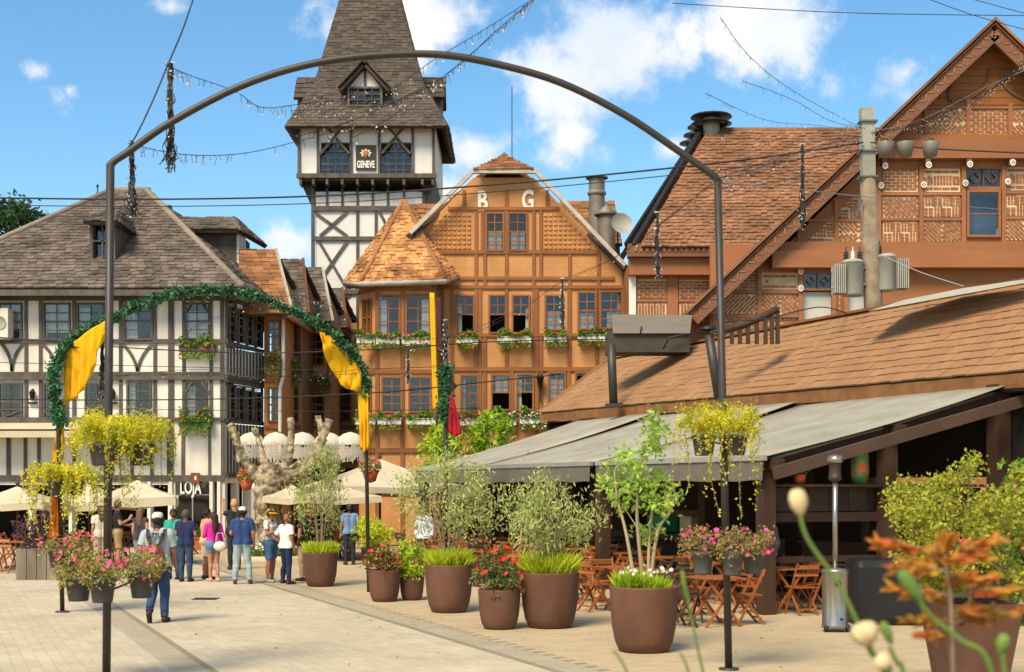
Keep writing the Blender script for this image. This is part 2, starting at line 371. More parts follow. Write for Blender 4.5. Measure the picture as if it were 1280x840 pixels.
m_red = mat('red_petal', '#d52f22', '#e2452c', rough=.6, var=.25, trans=.3)
m_whitep = mat('white_petal', '#f2efe2', '#e6dfca', rough=.6, var=.1, trans=.3)
m_soil = mat('potting_soil', '#3a2a1e', '#2a1e15', rough=1, scale=20, bump=.5)
m_steel = mat('grey_steel', '#8c8b84', '#77766f', rough=.35, metal=.8, var=.05)
m_grey = mat('grey_paint', '#9a998f', '#8a897f', rough=.6)
m_bark = mat('plane_tree_bark', '#6e5f49', '#b8a787', rough=.95, scale=4.5, detail=9, contrast=2.4, bump=.9, bscale=12)
m_stem = mat('grey_stem_bark', '#7a6a55', '#937f66', rough=.9, scale=8, bump=.3)
m_text = mat('sign_letter_white', '#e9e4d6', rough=.7, var=0)

# ---------------------------------------------------------------- ground
AU = Vector((-720, F, 0)).normalized(); AV = Vector((AU.y, -AU.x, 0))     # along the restaurant front / across it
UZ = Vector((0, 0, 1))
mb = MB(); mb.add([(-700, -200, -.08), (700, -200, -.08), (700, 1500, -.08), (-700, 1500, -.08)], [(0, 1, 2, 3)])
ground = mb.build('ground', mat('ground_cement', '#a39679', '#95896d', rough=.95, scale=.3, contrast=1.2)); ground['kind'] = 'structure'
mb = MB(); mb.box(-26, 30, 4, 64, -.07, -.0014)
plaza = mb.build('plaza_paving', m_mortar); plaza['kind'] = 'structure'
def uv(p): return p.dot(AU), p.dot(AV)
b1 = uv(G(580, 797))[1]; b2 = uv(G(205, 815))[1]; b3 = b2 - 3.6
bands = [b1, b2, b3]
A_, B_, C_l = [], [], []
def vis(p, lo=13.0, hi=47): return lo < p.y < hi and abs(p.x) < p.y * .376 * 1.12 + .6
for vi in range(-130, 160):
    v = vi * .155
    if any(abs(v - b) < .245 for b in bands): continue
    if v > b1: continue
    for ui in range(30, 190):
        p = AU * (ui * .31 + (.155 if vi % 2 else 0)) + AV * v
        if vis(p): A_.append(frameM(Vector((p.x, p.y, -.022 + random.uniform(-.0015, .001))), AV, AU, UZ, .1505, .3055, .045))
for vi in range(0, 80):
    v = b1 + .375 + vi * .31
    for ui in range(40, 380):
        p = AU * (ui * .155) + AV * (v + (.155 if ui % 2 else 0) - .155)
        if vis(p) and p.dot(AV) > b1 + .36: B_.append(frameM(Vector((p.x, p.y, -.022 + random.uniform(-.0015, .001))), AV, AU, UZ, .3055, .1505, .045))
for b in bands:
    for ui in range(15, 100):
        p = AU * (ui * .6) + AV * b
        if vis(p): C_l.append(frameM(Vector((p.x, p.y, -.021)), AV, AU, UZ, .40, .585, .045))
pieces('paver', plaza, A_, m_pave, 220); pieces('paver', plaza, B_, m_pave2, 80); pieces('band_slab', plaza, C_l, m_band, 120)
mb = MB(); mb.box(-26, 30, 47.2, 64, -.05, -.001)
far = mb.build('street', mat('street_stone', '#a39679', '#8f8468', rough=.95, scale=2)); far['kind'] = 'structure'
# drain in the plaza
g = G(258, 749); t = thing('drain_cover', 'dark grated drain cover set in a pale cement patch of the plaza', 'drain cover', g)
mb = MB(); mb.box(g.x - .62, g.x + .62, g.y - .55, g.y + .55, -.01, .004); mb.build('cement_patch', mat('pale_cement', '#c4b698', '#b0a284', rough=.95), t)
mb = MB(); mb.box(g.x - .25, g.x + .22, g.y - .2, g.y + .2, .0045, .008); mb.build('drain_hole', m_dark, t)
pieces('bar', t, [frameM(Vector((g.x - .22 + i * .07, g.y, .011)), Vector((1, 0, 0)), Vector((0, 1, 0)), UZ, .03, .42, .012) for i in range(7)], m_metal)

# ---------------------------------------------------------------- windows
_pane = {}
def window(parent, pl, x0, x1, y0, y1, cols, rows, fm, d=.02, curtain=None, fw=1.6, name='window', split=None, open_low=False):
    """frame with muntins, panes as sub-parts, a dim recess behind and a curtain where the photo shows one"""
    mb = MB(); b = pl.box
    mb.M(b(x0 - fw, x0 + fw * .4, y0 - fw, y1 + fw, d - .04, d + .06)); mb.M(b(x1 - fw * .4, x1 + fw, y0 - fw, y1 + fw, d - .04, d + .06))
    mb.M(b(x0 + fw * .4, x1 - fw * .4, y0 - fw, y0 + fw * .4, d - .04, d + .058)); mb.M(b(x0 - fw * .2, x1 + fw * .2, y1 - fw * .4, y1 + fw * .9, d - .04, d + .085))
    cw = (x1 - x0) / cols; rh = (y1 - y0) / rows; mw = .55
    lowrow = rows - (rows // 2) if open_low else rows
    for c in range(1, cols):
        x = x0 + c * cw; k = 1.9 if (split and c == split) else 1
        mb.M(b(x - mw * k, x + mw * k, y0, y0 + rh * lowrow, d - .02, d + .03))
    for r in range(1, lowrow + (1 if open_low else 0)):
        y = y0 + r * rh; k = 1.8 if r == rows // 2 and rows > 3 else 1
        mb.M(b(x0, x1, y - mw * k, y + mw * k, d - .018, d + .028))
    o = mb.build(name, fm, parent)
    Ms = [b(x0 + c * cw + mw * .6, x0 + (c + 1) * cw - mw * .6, y0 + r * rh + mw * .6, y0 + (r + 1) * rh - mw * .6, d - .008, d + .002) for c in range(cols) for r in range(lowrow)]
    pieces('pane', o, Ms, m_glass)
    if curtain:
        mb = MB(); f0, f1, g0, g1 = curtain
        xa, xb = x0 + (x1 - x0) * f0, x0 + (x1 - x0) * f1; ya, yb = y0 + (y1 - y0) * g0, y0 + (y1 - y0) * g1; n = 12
        vs = []
        for i in range(n + 1):
            x = xa + (xb - xa) * i / n; dd = -.09 + .03 * math.sin(i * 2.1)
            vs += [pl.at(x, ya, dd), pl.at(x, yb, dd)]
        mb.add(vs, [(2 * i, 2 * i + 2, 2 * i + 3, 2 * i + 1) for i in range(n)], True); mb.build('curtain', m_curtain, o)
    return o
def wall_with_holes(parent, pl, x0, x1, y0, y1, holes, m, d0=-.25, d1=0, name='wall'):
    """solid wall slab with real openings, cut as a grid of blocks joined in one mesh"""
    xs = sorted({x0, x1} | {v for h in holes for v in h[:2] if x0 < v < x1}); ys = sorted({y0, y1} | {v for h in holes for v in h[2:] if y0 < v < y1})
    mb = MB()
    for j in range(len(ys) - 1):
        i = 0
        while i < len(xs) - 1:
            cy = (ys[j] + ys[j + 1]) / 2
            def solid(k): cx = (xs[k] + xs[k + 1]) / 2; return not any(h[0] < cx < h[1] and h[2] < cy < h[3] for h in holes)
            if not solid(i): i += 1; continue
            k = i
            while k + 1 < len(xs) - 1 and solid(k + 1): k += 1
            mb.M(pl.box(xs[i], xs[k + 1], ys[j], ys[j + 1], d0, d1)); i = k + 1
    return mb.build(name, m, parent)
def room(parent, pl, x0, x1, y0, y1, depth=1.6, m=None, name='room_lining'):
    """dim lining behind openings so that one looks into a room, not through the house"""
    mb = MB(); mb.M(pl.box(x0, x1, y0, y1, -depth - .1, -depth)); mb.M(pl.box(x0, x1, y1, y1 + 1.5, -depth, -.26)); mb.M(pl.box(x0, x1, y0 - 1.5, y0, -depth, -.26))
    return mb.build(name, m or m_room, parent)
def arc(pl, p, q, bulge, wpx, d0, d1, mb, n=6):
    p, q = Vector(p), Vector(q); m = (p + q) / 2 + Vector((q - p).orthogonal() if False else Vector((-(q - p).y, (q - p).x))) * bulge
    pts = [p * (1 - t) ** 2 + m * 2 * t * (1 - t) + q * t * t for t in [i / n for i in range(n + 1)]]
    for a, b in zip(pts[:-1], pts[1:]): mb.M(pl.bar(a, b, wpx, d0, d1))
def flower_box(pl, x0, x1, y, label, group, h=7, bm=None, fl=('pink',), n=160, leaf=None, droop=.25, leafh=.3, d=.0):
    """window box with its plants, hung on the wall"""
    a, b = pl.at(x0, y, d), pl.at(x1, y, d); c = (a + b) / 2; t = thing('flower_box', label, 'flower box', c, group)
    mb = MB(); mb.M(pl.box(x0, x1, y, y + h, .03 + d, .28 + d)); mb.M(pl.box(x0 - .7, x1 + .7, y - .8, y, .01 + d, .31 + d)); mb.build('box', bm, t)
    mb = MB(); mb.M(pl.box(x0 + 2, x0 + 3, y + h, y + h + 5, .04 + d, .08 + d)); mb.M(pl.box(x1 - 3, x1 - 2, y + h, y + h + 5, .04 + d, .08 + d)); mb.build('bracket', bm, t)
    ln = (b - a).length; q = rng.random((n * 3, 3)); u = q[:, 0:1] * np.array(b - a)[None] + np.array(a)[None]
    lump = .5 + .5 * np.sin(q[:, 0] * ln * 7 + c.x)
    u[:, 2] += -.1 * droop + (q[:, 1] - .25) * leafh * (.5 + lump); u += np.array(pl.n) * (.08 + q[:, 2:3] * .3)
    dr = q[:, 1] < droop; u[dr, 2] -= q[dr, 2] * .35; u[dr] += np.array(pl.n) * .1
    leafmesh('foliage', t, u, .13, .55, leaf or m_leaf)
    for k, f in enumerate(fl):
        v = u[rng.choice(len(u), max(5, n // 8))] + np.array(pl.n) * .07 + np.array([0, 0, .05]); blossoms('blossoms', t, v, .095, {'pink': m_pink, 'red': m_red, 'white': m_whitep}[f])
    return t

# ---------------------------------------------------------------- half-timbered house on the left
DL = 46.5; pl = FP(DL); t = thing('timbered_house', 'black and white half-timbered house with brown shingled hip roof and dormers', 'house', (P(130, 607, DL).x, DL, 0)); LH = t
cor = pl.at(281, 500); ps = Pl((cor.x, cor.y), (.36, 1.0))          # side wall turning the corner
H2 = [(-40, -6, 380, 424), (0, 27, 380, 424), (56, 87, 380, 424), (98, 130, 380, 424), (156, 190, 378, 424), (232, 261, 380, 423)]
H1 = [(-40, -6, 480, 524), (0, 27, 480, 524), (56, 84, 480, 524), (108, 134, 480, 524), (160, 188, 478, 522), (232, 258, 478, 520)]
H0 = [(-60, 36, 606, 690), (42, 86, 606, 690), (92, 130, 606, 690), (136, 184, 606, 690), (190, 210, 606, 690), (219, 262, 598, 690), (267, 272, 600, 690)]
wall_with_holes(t, pl, -130, 281, 356, 692, H2 + H1 + H0, m_white)
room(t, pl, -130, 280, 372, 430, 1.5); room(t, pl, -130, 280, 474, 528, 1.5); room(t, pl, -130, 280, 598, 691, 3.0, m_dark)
for i, h in enumerate(H2): window(t, pl, *h, 2, 4, m_timber, curtain=[None, (.0, 1, 0, .7), (0, 1, 0, .8), (.0, .45, .1, 1), (.05, .5, .1, 1), (.1, .95, .2, 1)][i])
for i, h in enumerate(H1): window(t, pl, *h, 2, 4, m_timber, curtain=[None, None, (.6, 1, 0, 1), None, (.0, .3, 0, 1), (0, .5, .1, 1)][i])
B = []
def hb(x0, x1, y0, y1, d=.05): B.append(pl.box(x0, x1, y0, y1, .002, d))
for y0, y1 in ((370, 376), (424, 429.5), (594, 602)): hb(-130, 281, y0, y1, .062)
hb(-130, 281, 465, 470, .07); hb(-130, 281, 470, 475, .14); hb(-130, 213, 522, 529, .2); hb(213, 281, 522, 526, .1)
for x, wd in ((-60, 3), (-45, 3), (-3, 3), (33, 4), (51, 4), (93, 4.5), (137, 4.5), (151, 4), (194, 4), (214, 7), (230, 4), (264, 4), (278, 5)):
    for y0, y1 in ((357, 370), (376, 424), (429.5, 465), (475, 522)): hb(x - wd / 2, x + wd / 2, y0, y1)
for x, wd in ((-30, 4), (11, 5), (32, 4), (49, 4), (93, 4), (140, 4), (165, 4), (190, 4), (213, 8), (229, 4), (262, 3), (279, 5)): hb(x - wd / 2, x + wd / 2, 529 if x < 210 else 526, 594)
pieces('timber', t, B, m_timber)
for a, b in (((2, 429), (15, 464)), ((30, 429), (15, 464)), ((53, 430), (72, 462)), ((92, 430), (74, 462)), ((152, 429), (172, 464)), ((192, 429), (172, 464))):
    mb = MB(); arc(pl, a, b, -.18 if a[0] < b[0] else .18, 3.6, .002, .045, mb); mb.build('brace', m_timber, t)
for x in (232, 261):
    for y in (380, 480):
        mb = MB(); arc(pl, (x, y + 10), (x + (8 if x < 250 else -8), y - 4), .15 if x < 250 else -.15, 3, .05, .09, mb, 4); mb.build('brace', m_timber, t)
for x0, x1 in ((0, 27), (56, 84), (108, 134)):       # crossed rails in front of the first-floor windows
    mb = MB(); mb.M(pl.bar((x0, 514), (x1, 524), 1.6, .07, .1)); mb.M(pl.bar((x0, 524), (x1, 514), 1.6, .1, .13)); mb.M(pl.box(x0, x1, 511.5, 513, .07, .1)); mb.build('window_rail', m_timber, t)
# rafter tails under the eave
pieces('rafter_tail', t, [pl.box(x - 1.5, x + 1.5, 356, 361, .0, .55) for x in range(-100, 282, 15)], m_timber)
pieces('post', t, [pl.box(x - 2, x + 2, 602, 692, -.1, .1) for x in (39, 89, 133, 187, 214, 264.5, 274)], m_white)
# side wall
SH = []
for i in range(4):
    for y0, y1 in ((384, 426), (482, 522)):
        SH.append((286 + i * 11, 293 + i * 11, y0 + i * 3.2, y1 + i * 2.6))
wall_with_holes(t, ps, 281, 329, 355, 690, SH + [(284, 296, 604, 690), (299, 311, 604, 690), (314, 326, 604, 690)], m_white, name='side_wall')
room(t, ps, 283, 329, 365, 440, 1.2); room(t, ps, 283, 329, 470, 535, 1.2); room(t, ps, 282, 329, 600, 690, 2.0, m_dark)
for h in SH: window(t, ps, *h, 1, 4, m_timber, fw=.9)
S = []
def sl(y0, y1, wd, d):
    """timber following the wall, given at its two ends"""
    S.append(ps.bar((282, y0), (328.5, y1), wd, .004, d))
for y in ((372, 388), (428, 440), (470, 478), (476, 483), (526, 530), (595, 592)): sl(y[0], y[1], 5, .09)
for i in range(12):
    x = 284 + i * 4; k = (x - 282) / 46
    S.append(ps.box(x - .6, x + .6, 432 + 12 * k, 466 + 8 * k, .002, .05)); S.append(ps.box(x - .7, x + .7, 529 + 4 * k, 592 - 2 * k, .002, .05))
for i in range(5):
    x = 282.5 + i * 11; k = (x - 282) / 46; S.append(ps.box(x - 1, x + 1, 374 + 16 * k, 424 + 12 * k, .002, .06)); S.append(ps.box(x - 1, x + 1, 480 + 6 * k, 524 + 3 * k, .002, .06))
pieces('timber', t, S, m_timber)
# fascia and cream awning
mb = MB(); mb.prism([pl.at(-130, 529, .2), pl.at(-130, 533, .2), pl.at(-130, 540, 1.0), pl.at(-130, 538, 1.0)], Vector((pl.px(207, 530)[0] - pl.px(-130, 530)[0], 0, 0)))
mb.prism([pl.at(-130, 538, 1.0), pl.at(-130, 548, 1.0), pl.at(-130, 548, .97), pl.at(-130, 538, .97)], Vector((pl.px(207, 530)[0] - pl.px(-130, 530)[0], 0, 0)))
mb.build('awning', m_cream, t)
# shop: glass, door
mb = MB(); mb.M(pl.box(219, 262, 600, 691, -.12, -.1)); shop = mb.build('shop_window', m_glass, t)
text('letters', t, 'LOJA', m_text, .62, pl.at(238, 610, .0), (1, 0, 0), depth=.008, wd=.72, bold=.012)
mb = MB(); mb.M(pl.box(239, 250, 591, 604, .03, .08)); o = mb.build('hanging_board', mat('brown_board', '#8a4a2a', '#75401f', rough=.7), t)
mb = MB(); mb.M(pl.box(244, 246, 595, 600, .082, .09)); mb.build('board_emblem', m_text, o)
mb = MB(); mb.M(pl.box(239.5, 241, 600, 691, -.09, -.05)); mb.M(pl.box(219, 262, 618, 619, -.09, -.06)); mb.build('shop_window_frame', m_grey, t)
# roof
def slope(parent, A, B_, C2, D2, rows, wid, m, limit=300, name='shingle', deck=True, dm=None, thick=.05, jit=.6, lift=.11, th=.12, deckname='roof_slope'):
    A, B_, C2, D2 = map(Vector, (A, B_, C2, D2)); n = (B_ - A).cross(D2 - A) if (D2 - A).length > 1e-4 else (B_ - A).cross(C2 - A); n.normalize()
    if n.z < 0: n = -n
    mb = MB(); q = [A, B_, C2, D2] if (C2 - D2).length > 1e-3 else [A, B_, C2]
    mb.prism(q, -n * th); o = mb.build(deckname, dm or m_deck, parent)
    Ms = roofquad(A, B_, C2, D2, rows, wid, thick, jit, lift=lift); pieces(name, o, Ms, m, limit); return o
eL, eR = P(-130, 363, 45.7), P(303, 363, 45.7); rL, rR = P(140, 240, 52.5), P(183, 247, 52.5)
rz = rL.z; rR.z = rz; eL.z = eR.z = 9.0 - .2
o = slope(t, eL, eR, rR, rL, 34, .27, m_shing, 190)
# right hip
eB = Vector((eR.x + 1.5, 53.5, eR.z)); slope(t, eR, eB, rR, rR + Vector((.01, .3, 0)), 30, .34, m_shing, 60)
bkR = Vector((eR.x + 1.5, 58, eR.z)); slope(t, Vector((eL.x, 58, eR.z)), bkR, rR + Vector((0, .4, 0)), rL + Vector((0, .4, 0)), 12, .8, m_shing, 0)
mb = MB(); mb.tube([eR + Vector((0, 0, .06)), rR + Vector((0, 0, .08))], .12, 6); mb.tube([eL + Vector((0, 0, .06)), rL + Vector((0, 0, .08))], .12, 6); mb.tube([rL + Vector((-.1, .2, .1)), rR + Vector((.1, .2, .1))], .13, 6); mb.build('ridge_cap', m_ridge, t)
mb = MB(); mb.beam(eL + Vector((0, -.02, -.16)), eR + Vector((0, -.02, -.16)), .06, .2); mb.build('eave_board', m_timber, t)
# front dormer
pd = FP(47.3)
mb = MB(); mb.M(pd.box(112, 116, 277, 331, -2.2, 0)); mb.M(pd.box(140, 144, 277, 331, -2.2, 0)); mb.M(pd.box(116, 140, 277, 280, -2.2, 0)); mb.M(pd.box(116, 140, 323, 331, -2.2, 0)); mb.M(pd.box(116, 140, 280, 323, -2.2, -2.1)); dm = mb.build('dormer', m_timber, t)
mb = MB(); mb.M(pd.box(127, 129, 280, 323, -.1, 0)); mb.M(pd.box(116, 140, 300, 302, -.1, .0)); mb.build('dormer_window_frame', m_timber, dm)
mb = MB(); mb.M(pd.box(116, 140, 280, 323, -.3, -.28)); mb.build('pane', m_glass, dm)
a0, a1, ax = pd.at(107, 279, .35), pd.at(150, 279, .35), pd.at(128, 249, -1.6)
o = slope(dm, a0, a1, ax + Vector((.15, 0, 0)), ax - Vector((.15, 0, 0)), 7, .3, m_shing, 40, deckname='dormer_roof')
bk = Vector((0, 3.2, 0)); slope(dm, a1, a1 + bk, ax + Vector((.15, 1.5, 0)), ax + Vector((.15, 0, 0)), 7, .3, m_shing, 20, deckname='dormer_roof'); slope(dm, a0 + bk, a0, ax - Vector((.15, 0, 0)), ax + Vector((-.15, 1.5, 0)), 7, .3, m_shing, 0, deckname='dormer_roof')
# side dormer on the right hip
pq = FP(50.5); mb = MB(); mb.M(pq.box(236, 296, 289, 350, -2.5, 0)); dm2 = mb.build('dormer', m_timber, t)
pw = Pl(tuple(pq.at(296, 300))[:2], (.3, 1)); mb = MB()
for x in (297, 301, 305): mb.M(pw.box(x - .5, x + .5, 290, 345, -.05, .06))
mb.M(pw.box(296, 306, 316, 318, -.05, .06)); mb.build('dormer_window_frame', m_white, dm2)
mb = MB(); mb.M(pw.box(296, 306, 291, 344, -.1, .0)); mb.build('pane', m_glass, dm2)
a0, a1, c0, c1 = pq.at(213, 290, .5), pq.at(300, 290, .5), pq.at(285, 264, -1.2), pq.at(208, 265, -1.2)
slope(dm2, a0, a1, c0, c1, 7, .34, m_shing, 40, deckname='dormer_roof'); slope(dm2, a1, a1 + Vector((.55, 3, -.1)), c0 + Vector((0, .6, 0)), c0, 7, .34, m_shing, 10, deckname='dormer_roof')
# left roof behind, finial
mb = MB(); mb.prism([P(-60, 372, 53), P(148, 240, 56), P(150, 300, 56), P(-40, 400, 53)], Vector((0, 1, 0))); mb.build('rear_roof', m_shing, t)
mb = MB(); mb.beam(P(-30, 358, 52.9), P(148, 240, 55.9), .22, .12); mb.build('rear_verge_board', m_ridge, t)
mb = MB(); p = P(122, 252, 54); mb.tube([p, p + Vector((0, 0, .7))], .03, 6); mb.ball(p + Vector((0, 0, .3)), .08, 6); mb.ball(p + Vector((0, 0, .62)), .06, 6); mb.build('finial', m_timber, t)
for x in (42, 142):
    q = pl.at(x, 494, .14); l = thing('wall_lantern', 'small black wall lantern on the timbered house %s' % ('next to the air conditioner' if x < 100 else 'behind the arch post'), 'lantern', q  , 'lanterns on the timbered house')
    mb = MB(); mb.lathe([(.02, .2), (.12, .08), (.1, .07), (.07, -.15), (.03, -.2)], q, 6); mb.beam(q + Vector((0, .14, .2)), q + Vector((0, 0, .2)), .03); mb.build('lantern_body', m_black, l)
    mb = MB(); mb.box(q.x - .14, q.x + .14, q.y + .02, q.y + .13, q.z - .3, q.z - .24); mb.build('wall_bracket', m_black, l)
# air conditioner
q = pl.at(8, 406, .35); l = thing('air_conditioner', 'white air conditioner unit on the timbered house wall', 'air conditioner', q)
mb = MB(); mb.box(q.x - .32, q.x + .25, q.y - .2, q.y + .33, q.z - .52, q.z + .5); mb.build('case', m_white, l)
mb = MB(); mb.lathe([(.001, 0), (.2, 0), (.22, .02)], (0, 0, 0), 16); mb.v = [(q.x - .02 + a, q.y - .21 - c, q.z + b) for a, b, c in mb.v]; mb.build('fan_grille', m_grey, l)
flower_box(FP(DL - .05), 226, 271, 434, 'window box of red flowers and trailing green on the upper floor of the timbered house', 'boxes on the timbered house', 6, m_timber, ('red',), 170, droop=.35, leafh=.42)
flower_box(FP(DL - .05), 226, 266, 528, 'window box of pink flowers on the middle floor of the timbered house', 'boxes on the timbered house', 6, m_leafd, ('pink', 'red'), 170, droop=.3, leafh=.5)
# ---------------------------------------------------------------- clock-less half-timbered tower
m_twh = mat('tower_plaster', '#dfdcd4', '#cbc8be', rough=.9, scale=.8, var=.03)
m_twroof = mat('tower_roof_shingle', '#48403a', '#5d5249', rough=.95, scale=.7, detail=8, var=.28, bump=.3)
DT = 60.0; pt = FP(DT)
t = thing('timbered_tower', 'tall black and white timbered tower with steep dark shingled roof', 'tower', (P(462, 607, DT + 3).x, DT, 0)); TW = t
xl, xr = 390, 548
WT = [(401, 437, 178, 219), (476, 514, 178, 219)]
# lower shaft and jettied head as real boxes
a, b = pt.at(392, 236), pt.at(529, 236); mb = MB(); mb.box(a.x, b.x, DT + .6, DT + 6.2, 0, a.z); sh = mb.build('shaft', m_twh, t)
pb = FP(DT + .6); B = []
for y0, y1 in ((258, 264), (296, 301), (362, 368), (430, 436), (500, 506)): B.append(pb.box(390, 531, y0, y1, .005, .12))
for x in (391.5, 530): B.append(pb.box(x - 2.2, x + 2.2, 236, 690, .002, .1))
for x in (409, 428, 447, 466, 485, 505): B.append(pb.box(x - 1.3, x + 1.3, 236, 258, .002, .1))
for x in (447, 470, 492): B.append(pb.box(x - 1.6, x + 1.6, 264, 690, .002, .08))
for p, q in (((394, 266), (434, 295)), ((434, 265), (400, 295)), ((399, 302), (433, 360)), ((434, 302), (404, 345)), ((425, 378), (446, 362)), ((475, 266), (490, 295)), ((420, 400), (440, 428)), ((500, 266), (525, 295)), ((525, 266), (500, 295))):
    B.append(pb.bar(p, q, 3.4, .003, .075))
pieces('timber', t, B, m_timber)
wall_with_holes(t, pt, 373, 544, 156, 222, WT, m_twh, d0=-.25, name='head_wall')
zt, zb = pt.at(0, 156).z, pt.at(0, 222).z; xa, xb = pt.at(373, 200).x, pt.at(544, 200).x
mb = MB(); mb.box(xa, xa + .25, DT + .26, DT + 6.4, zb, zt); mb.box(xb - .25, xb, DT + .26, DT + 6.4, zb, zt); mb.box(xa, xb, DT + 6.4, DT + 6.6, zb, zt); mb.box(xa + .25, xb - .25, DT + 2, DT + 2.1, zb, zt); mb.build('head_side_walls', m_twh, t)
mb = MB(); mb.box(xa + .01, xb - .01, DT + .01, DT + 6.5, zb - .1, zb - .005); mb.build('head_floor', m_timber, t)
B = []
for y0, y1 in ((153, 158), (217.5, 223)): B.append(pt.box(371, 546, y0, y1, .003, .14))
for x, wd in ((374, 3.4), (397.5, 2.6), (439, 3), (474, 3), (516, 3), (542, 3.4)): B.append(pt.box(x - wd / 2, x + wd / 2, 158, 217.5, .002, .1))
for cx_, l, r in ((419, 400, 438), (495, 475, 515)):
    for s in (-1, 1):
        B.append(pt.bar((cx_ - s * 1, 171), (cx_ + s * 18, 193), 3.2, .103, .16)); B.append(pt.bar((cx_ + s * 1, 171), (cx_ - s * 12, 158), 2.4, .06, .1))
pieces('timber', t, B, m_timber)
for h in WT: window(t, pt, h[0], h[1], h[2] + 12, h[3], 4, 4, m_timber, fw=1.2, d=-.06)
for h in WT:
    cx_ = (h[0] + h[1]) / 2; mb = MB(); pt.poly([(h[0], 190), (cx_, 171), (h[1], 190)], -.12, -.1, mb); mb.build('gable_pane', m_glass, t)
    mb = MB(); mb.M(pt.bar((cx_, 190), (cx_, 173), 1.2, -.09, -.04)); mb.M(pt.bar((cx_, 190), (cx_ - 9, 180), 1.2, -.09, -.04)); mb.M(pt.bar((cx_, 190), (cx_ + 9, 180), 1.2, -.09, -.04)); mb.build('gable_muntin', m_timber, t)
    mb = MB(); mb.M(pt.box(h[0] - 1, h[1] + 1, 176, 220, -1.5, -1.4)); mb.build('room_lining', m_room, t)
# corbels under the head
B = [pt.box(x - 1.6, x + 1.6, 224, 231, -.6, .1) for x in (376, 392, 409, 428, 447, 466, 485, 505, 528, 541)]
pieces('corbel', t, B, m_timber)
mb = MB(); z0 = pt.at(0, 224).z
for s, x0, x1 in ((-1, 373, 391), (1, 544, 530)):
    A0 = pt.at(x0, 224, 0); A1 = pb.at(x1, 240, 0); mb.prism([A0 + Vector((0, .6, 0)), Vector((A1.x, DT + .6, z0)), Vector((A1.x, DT + .6, z0 - 1.2))], Vector((0, 5.5, 0)))
mb.build('jetty_brackets', m_timber, t)
# name board with emblem
mb = MB(); mb.M(pt.box(445, 470, 182, 213, .02, .09)); sg = mb.build('name_board', mat('sign_dark_brown', '#3b352c', '#332d26', rough=.7), t)
text('letters', sg, 'GENEVE', m_text, .42, pt.at(457.5, 206.5, .1), (1, 0, 0), depth=.01, wd=.78, bold=.012)
mb = MB(); c = pt.at(457.5, 192, .095)
for k in range(8):
    an = k * math.pi / 4; mb.prism([c, c + Vector((math.cos(an - .3) * .2, 0, math.sin(an - .3) * .15)), c + Vector((math.cos(an) * .27, 0, math.sin(an) * .2)), c + Vector((math.cos(an + .3) * .2, 0, math.sin(an + .3) * .15))], Vector((0, -.01 - .001 * k, 0)))
mb.build('emblem_wings', m_text, sg)
mb = MB(); mb.ball(c + Vector((0, -.03, -.02)), .13, 8, (1, .3, 1.1)); mb.build('emblem_heart', mat('emblem_orange', '#d08030', '#b86a24', rough=.6), sg)
# steep roof: flared skirt and pyramid
cxw = P(459, 607, DT + 3).x
def ring(x0, x1, y, front): p, q = P(x0, y, front), P(x1, y, front); return p, q
e0, e1 = P(357, 158, DT - .7), P(560, 158, DT - .7); dep = (e1.x - e0.x); e1b, e0b = Vector((e1.x, e1.y + dep * .95, e1.z)), Vector((e0.x, e0.y + dep * .95, e0.z))
k0, k1 = P(394, 104, DT + .95), P(528, 104, DT + .95); dk = dep * .95 - 2 * 1.65; k1b, k0b = k1 + Vector((0, dk, 0)), k0 + Vector((0, dk, 0))
tp = Vector(((k0.x + k1.x) / 2, (k0.y + k0b.y) / 2, P(0, -120, DT + 3).z))
h_ = .08
q0, q1, q1b, q0b = [tp + Vector((sx * h_, sy * h_, 0)) for sx, sy in ((-1, -1), (1, -1), (1, 1), (-1, 1))]
for A, B2, C2, D2, lim in ((e0, e1, k1, k0, 30), (e1, e1b, k1b, k1, 10), (e0b, e0, k0, k0b, 10), (e1b, e0b, k0b, k1b, 0)): slope(t, A, B2, C2, D2, 16, .3, m_twroof, lim, lift=.1, thick=.045, jit=.5, deckname='roof_skirt')
for A, B2, C2, D2, lim in ((k0, k1, q1, q0, 60), (k1, k1b, q1b, q1, 10), (k0b, k0, q0, q0b, 10), (k1b, k0b, q0b, q1b, 0)): slope(t, A, B2, C2, D2, 64, .3, m_twroof, lim, lift=.1, thick=.045, jit=.5, deckname='spire_slope')
# dormers
pf = FP(DT - .1); mb = MB(); mb.M(pf.box(434, 437, 108, 133, -2, 0)); mb.M(pf.box(475, 478, 108, 133, -2, 0)); mb.M(pf.box(437, 475, 108, 110.5, -2, 0)); mb.M(pf.box(437, 475, 131, 133, -2, 0)); mb.M(pf.box(437, 475, 110, 131, -2, -1.9)); dm = mb.build('dormer', m_timber, t)
mb = MB()
for x in (447, 456, 465): mb.M(pf.box(x - .6, x + .6, 110.5, 131, -.1, -.02))
mb.M(pf.box(437, 475, 117, 118, -.1, -.02)); mb.M(pf.box(437, 475, 124, 125, -.1, -.02)); mb.build('dormer_window_frame', m_timber, dm)
mb = MB(); mb.M(pf.box(437, 475, 110.5, 131, -.2, -.18)); mb.build('pane', m_glass, dm)
mb = MB(); mb.M(pf.box(440, 456, 111, 131, -.5, -.45)); mb.build('curtain', m_curtain, dm)
mb = MB(); pf.poly([(436, 108), (456, 84), (476, 108)], -1.5, -.15, mb); mb.build('dormer_gable', m_twh, dm)
mb = MB(); mb.M(pf.bar((456, 86), (456, 108), 2.6, -.15, -.08)); mb.build('dormer_post', m_timber, dm)
ap = pf.at(456, 80, .25); la, ra = pf.at(425, 113, .25), pf.at(487, 113, .25); bk = Vector((0, 3, 0))
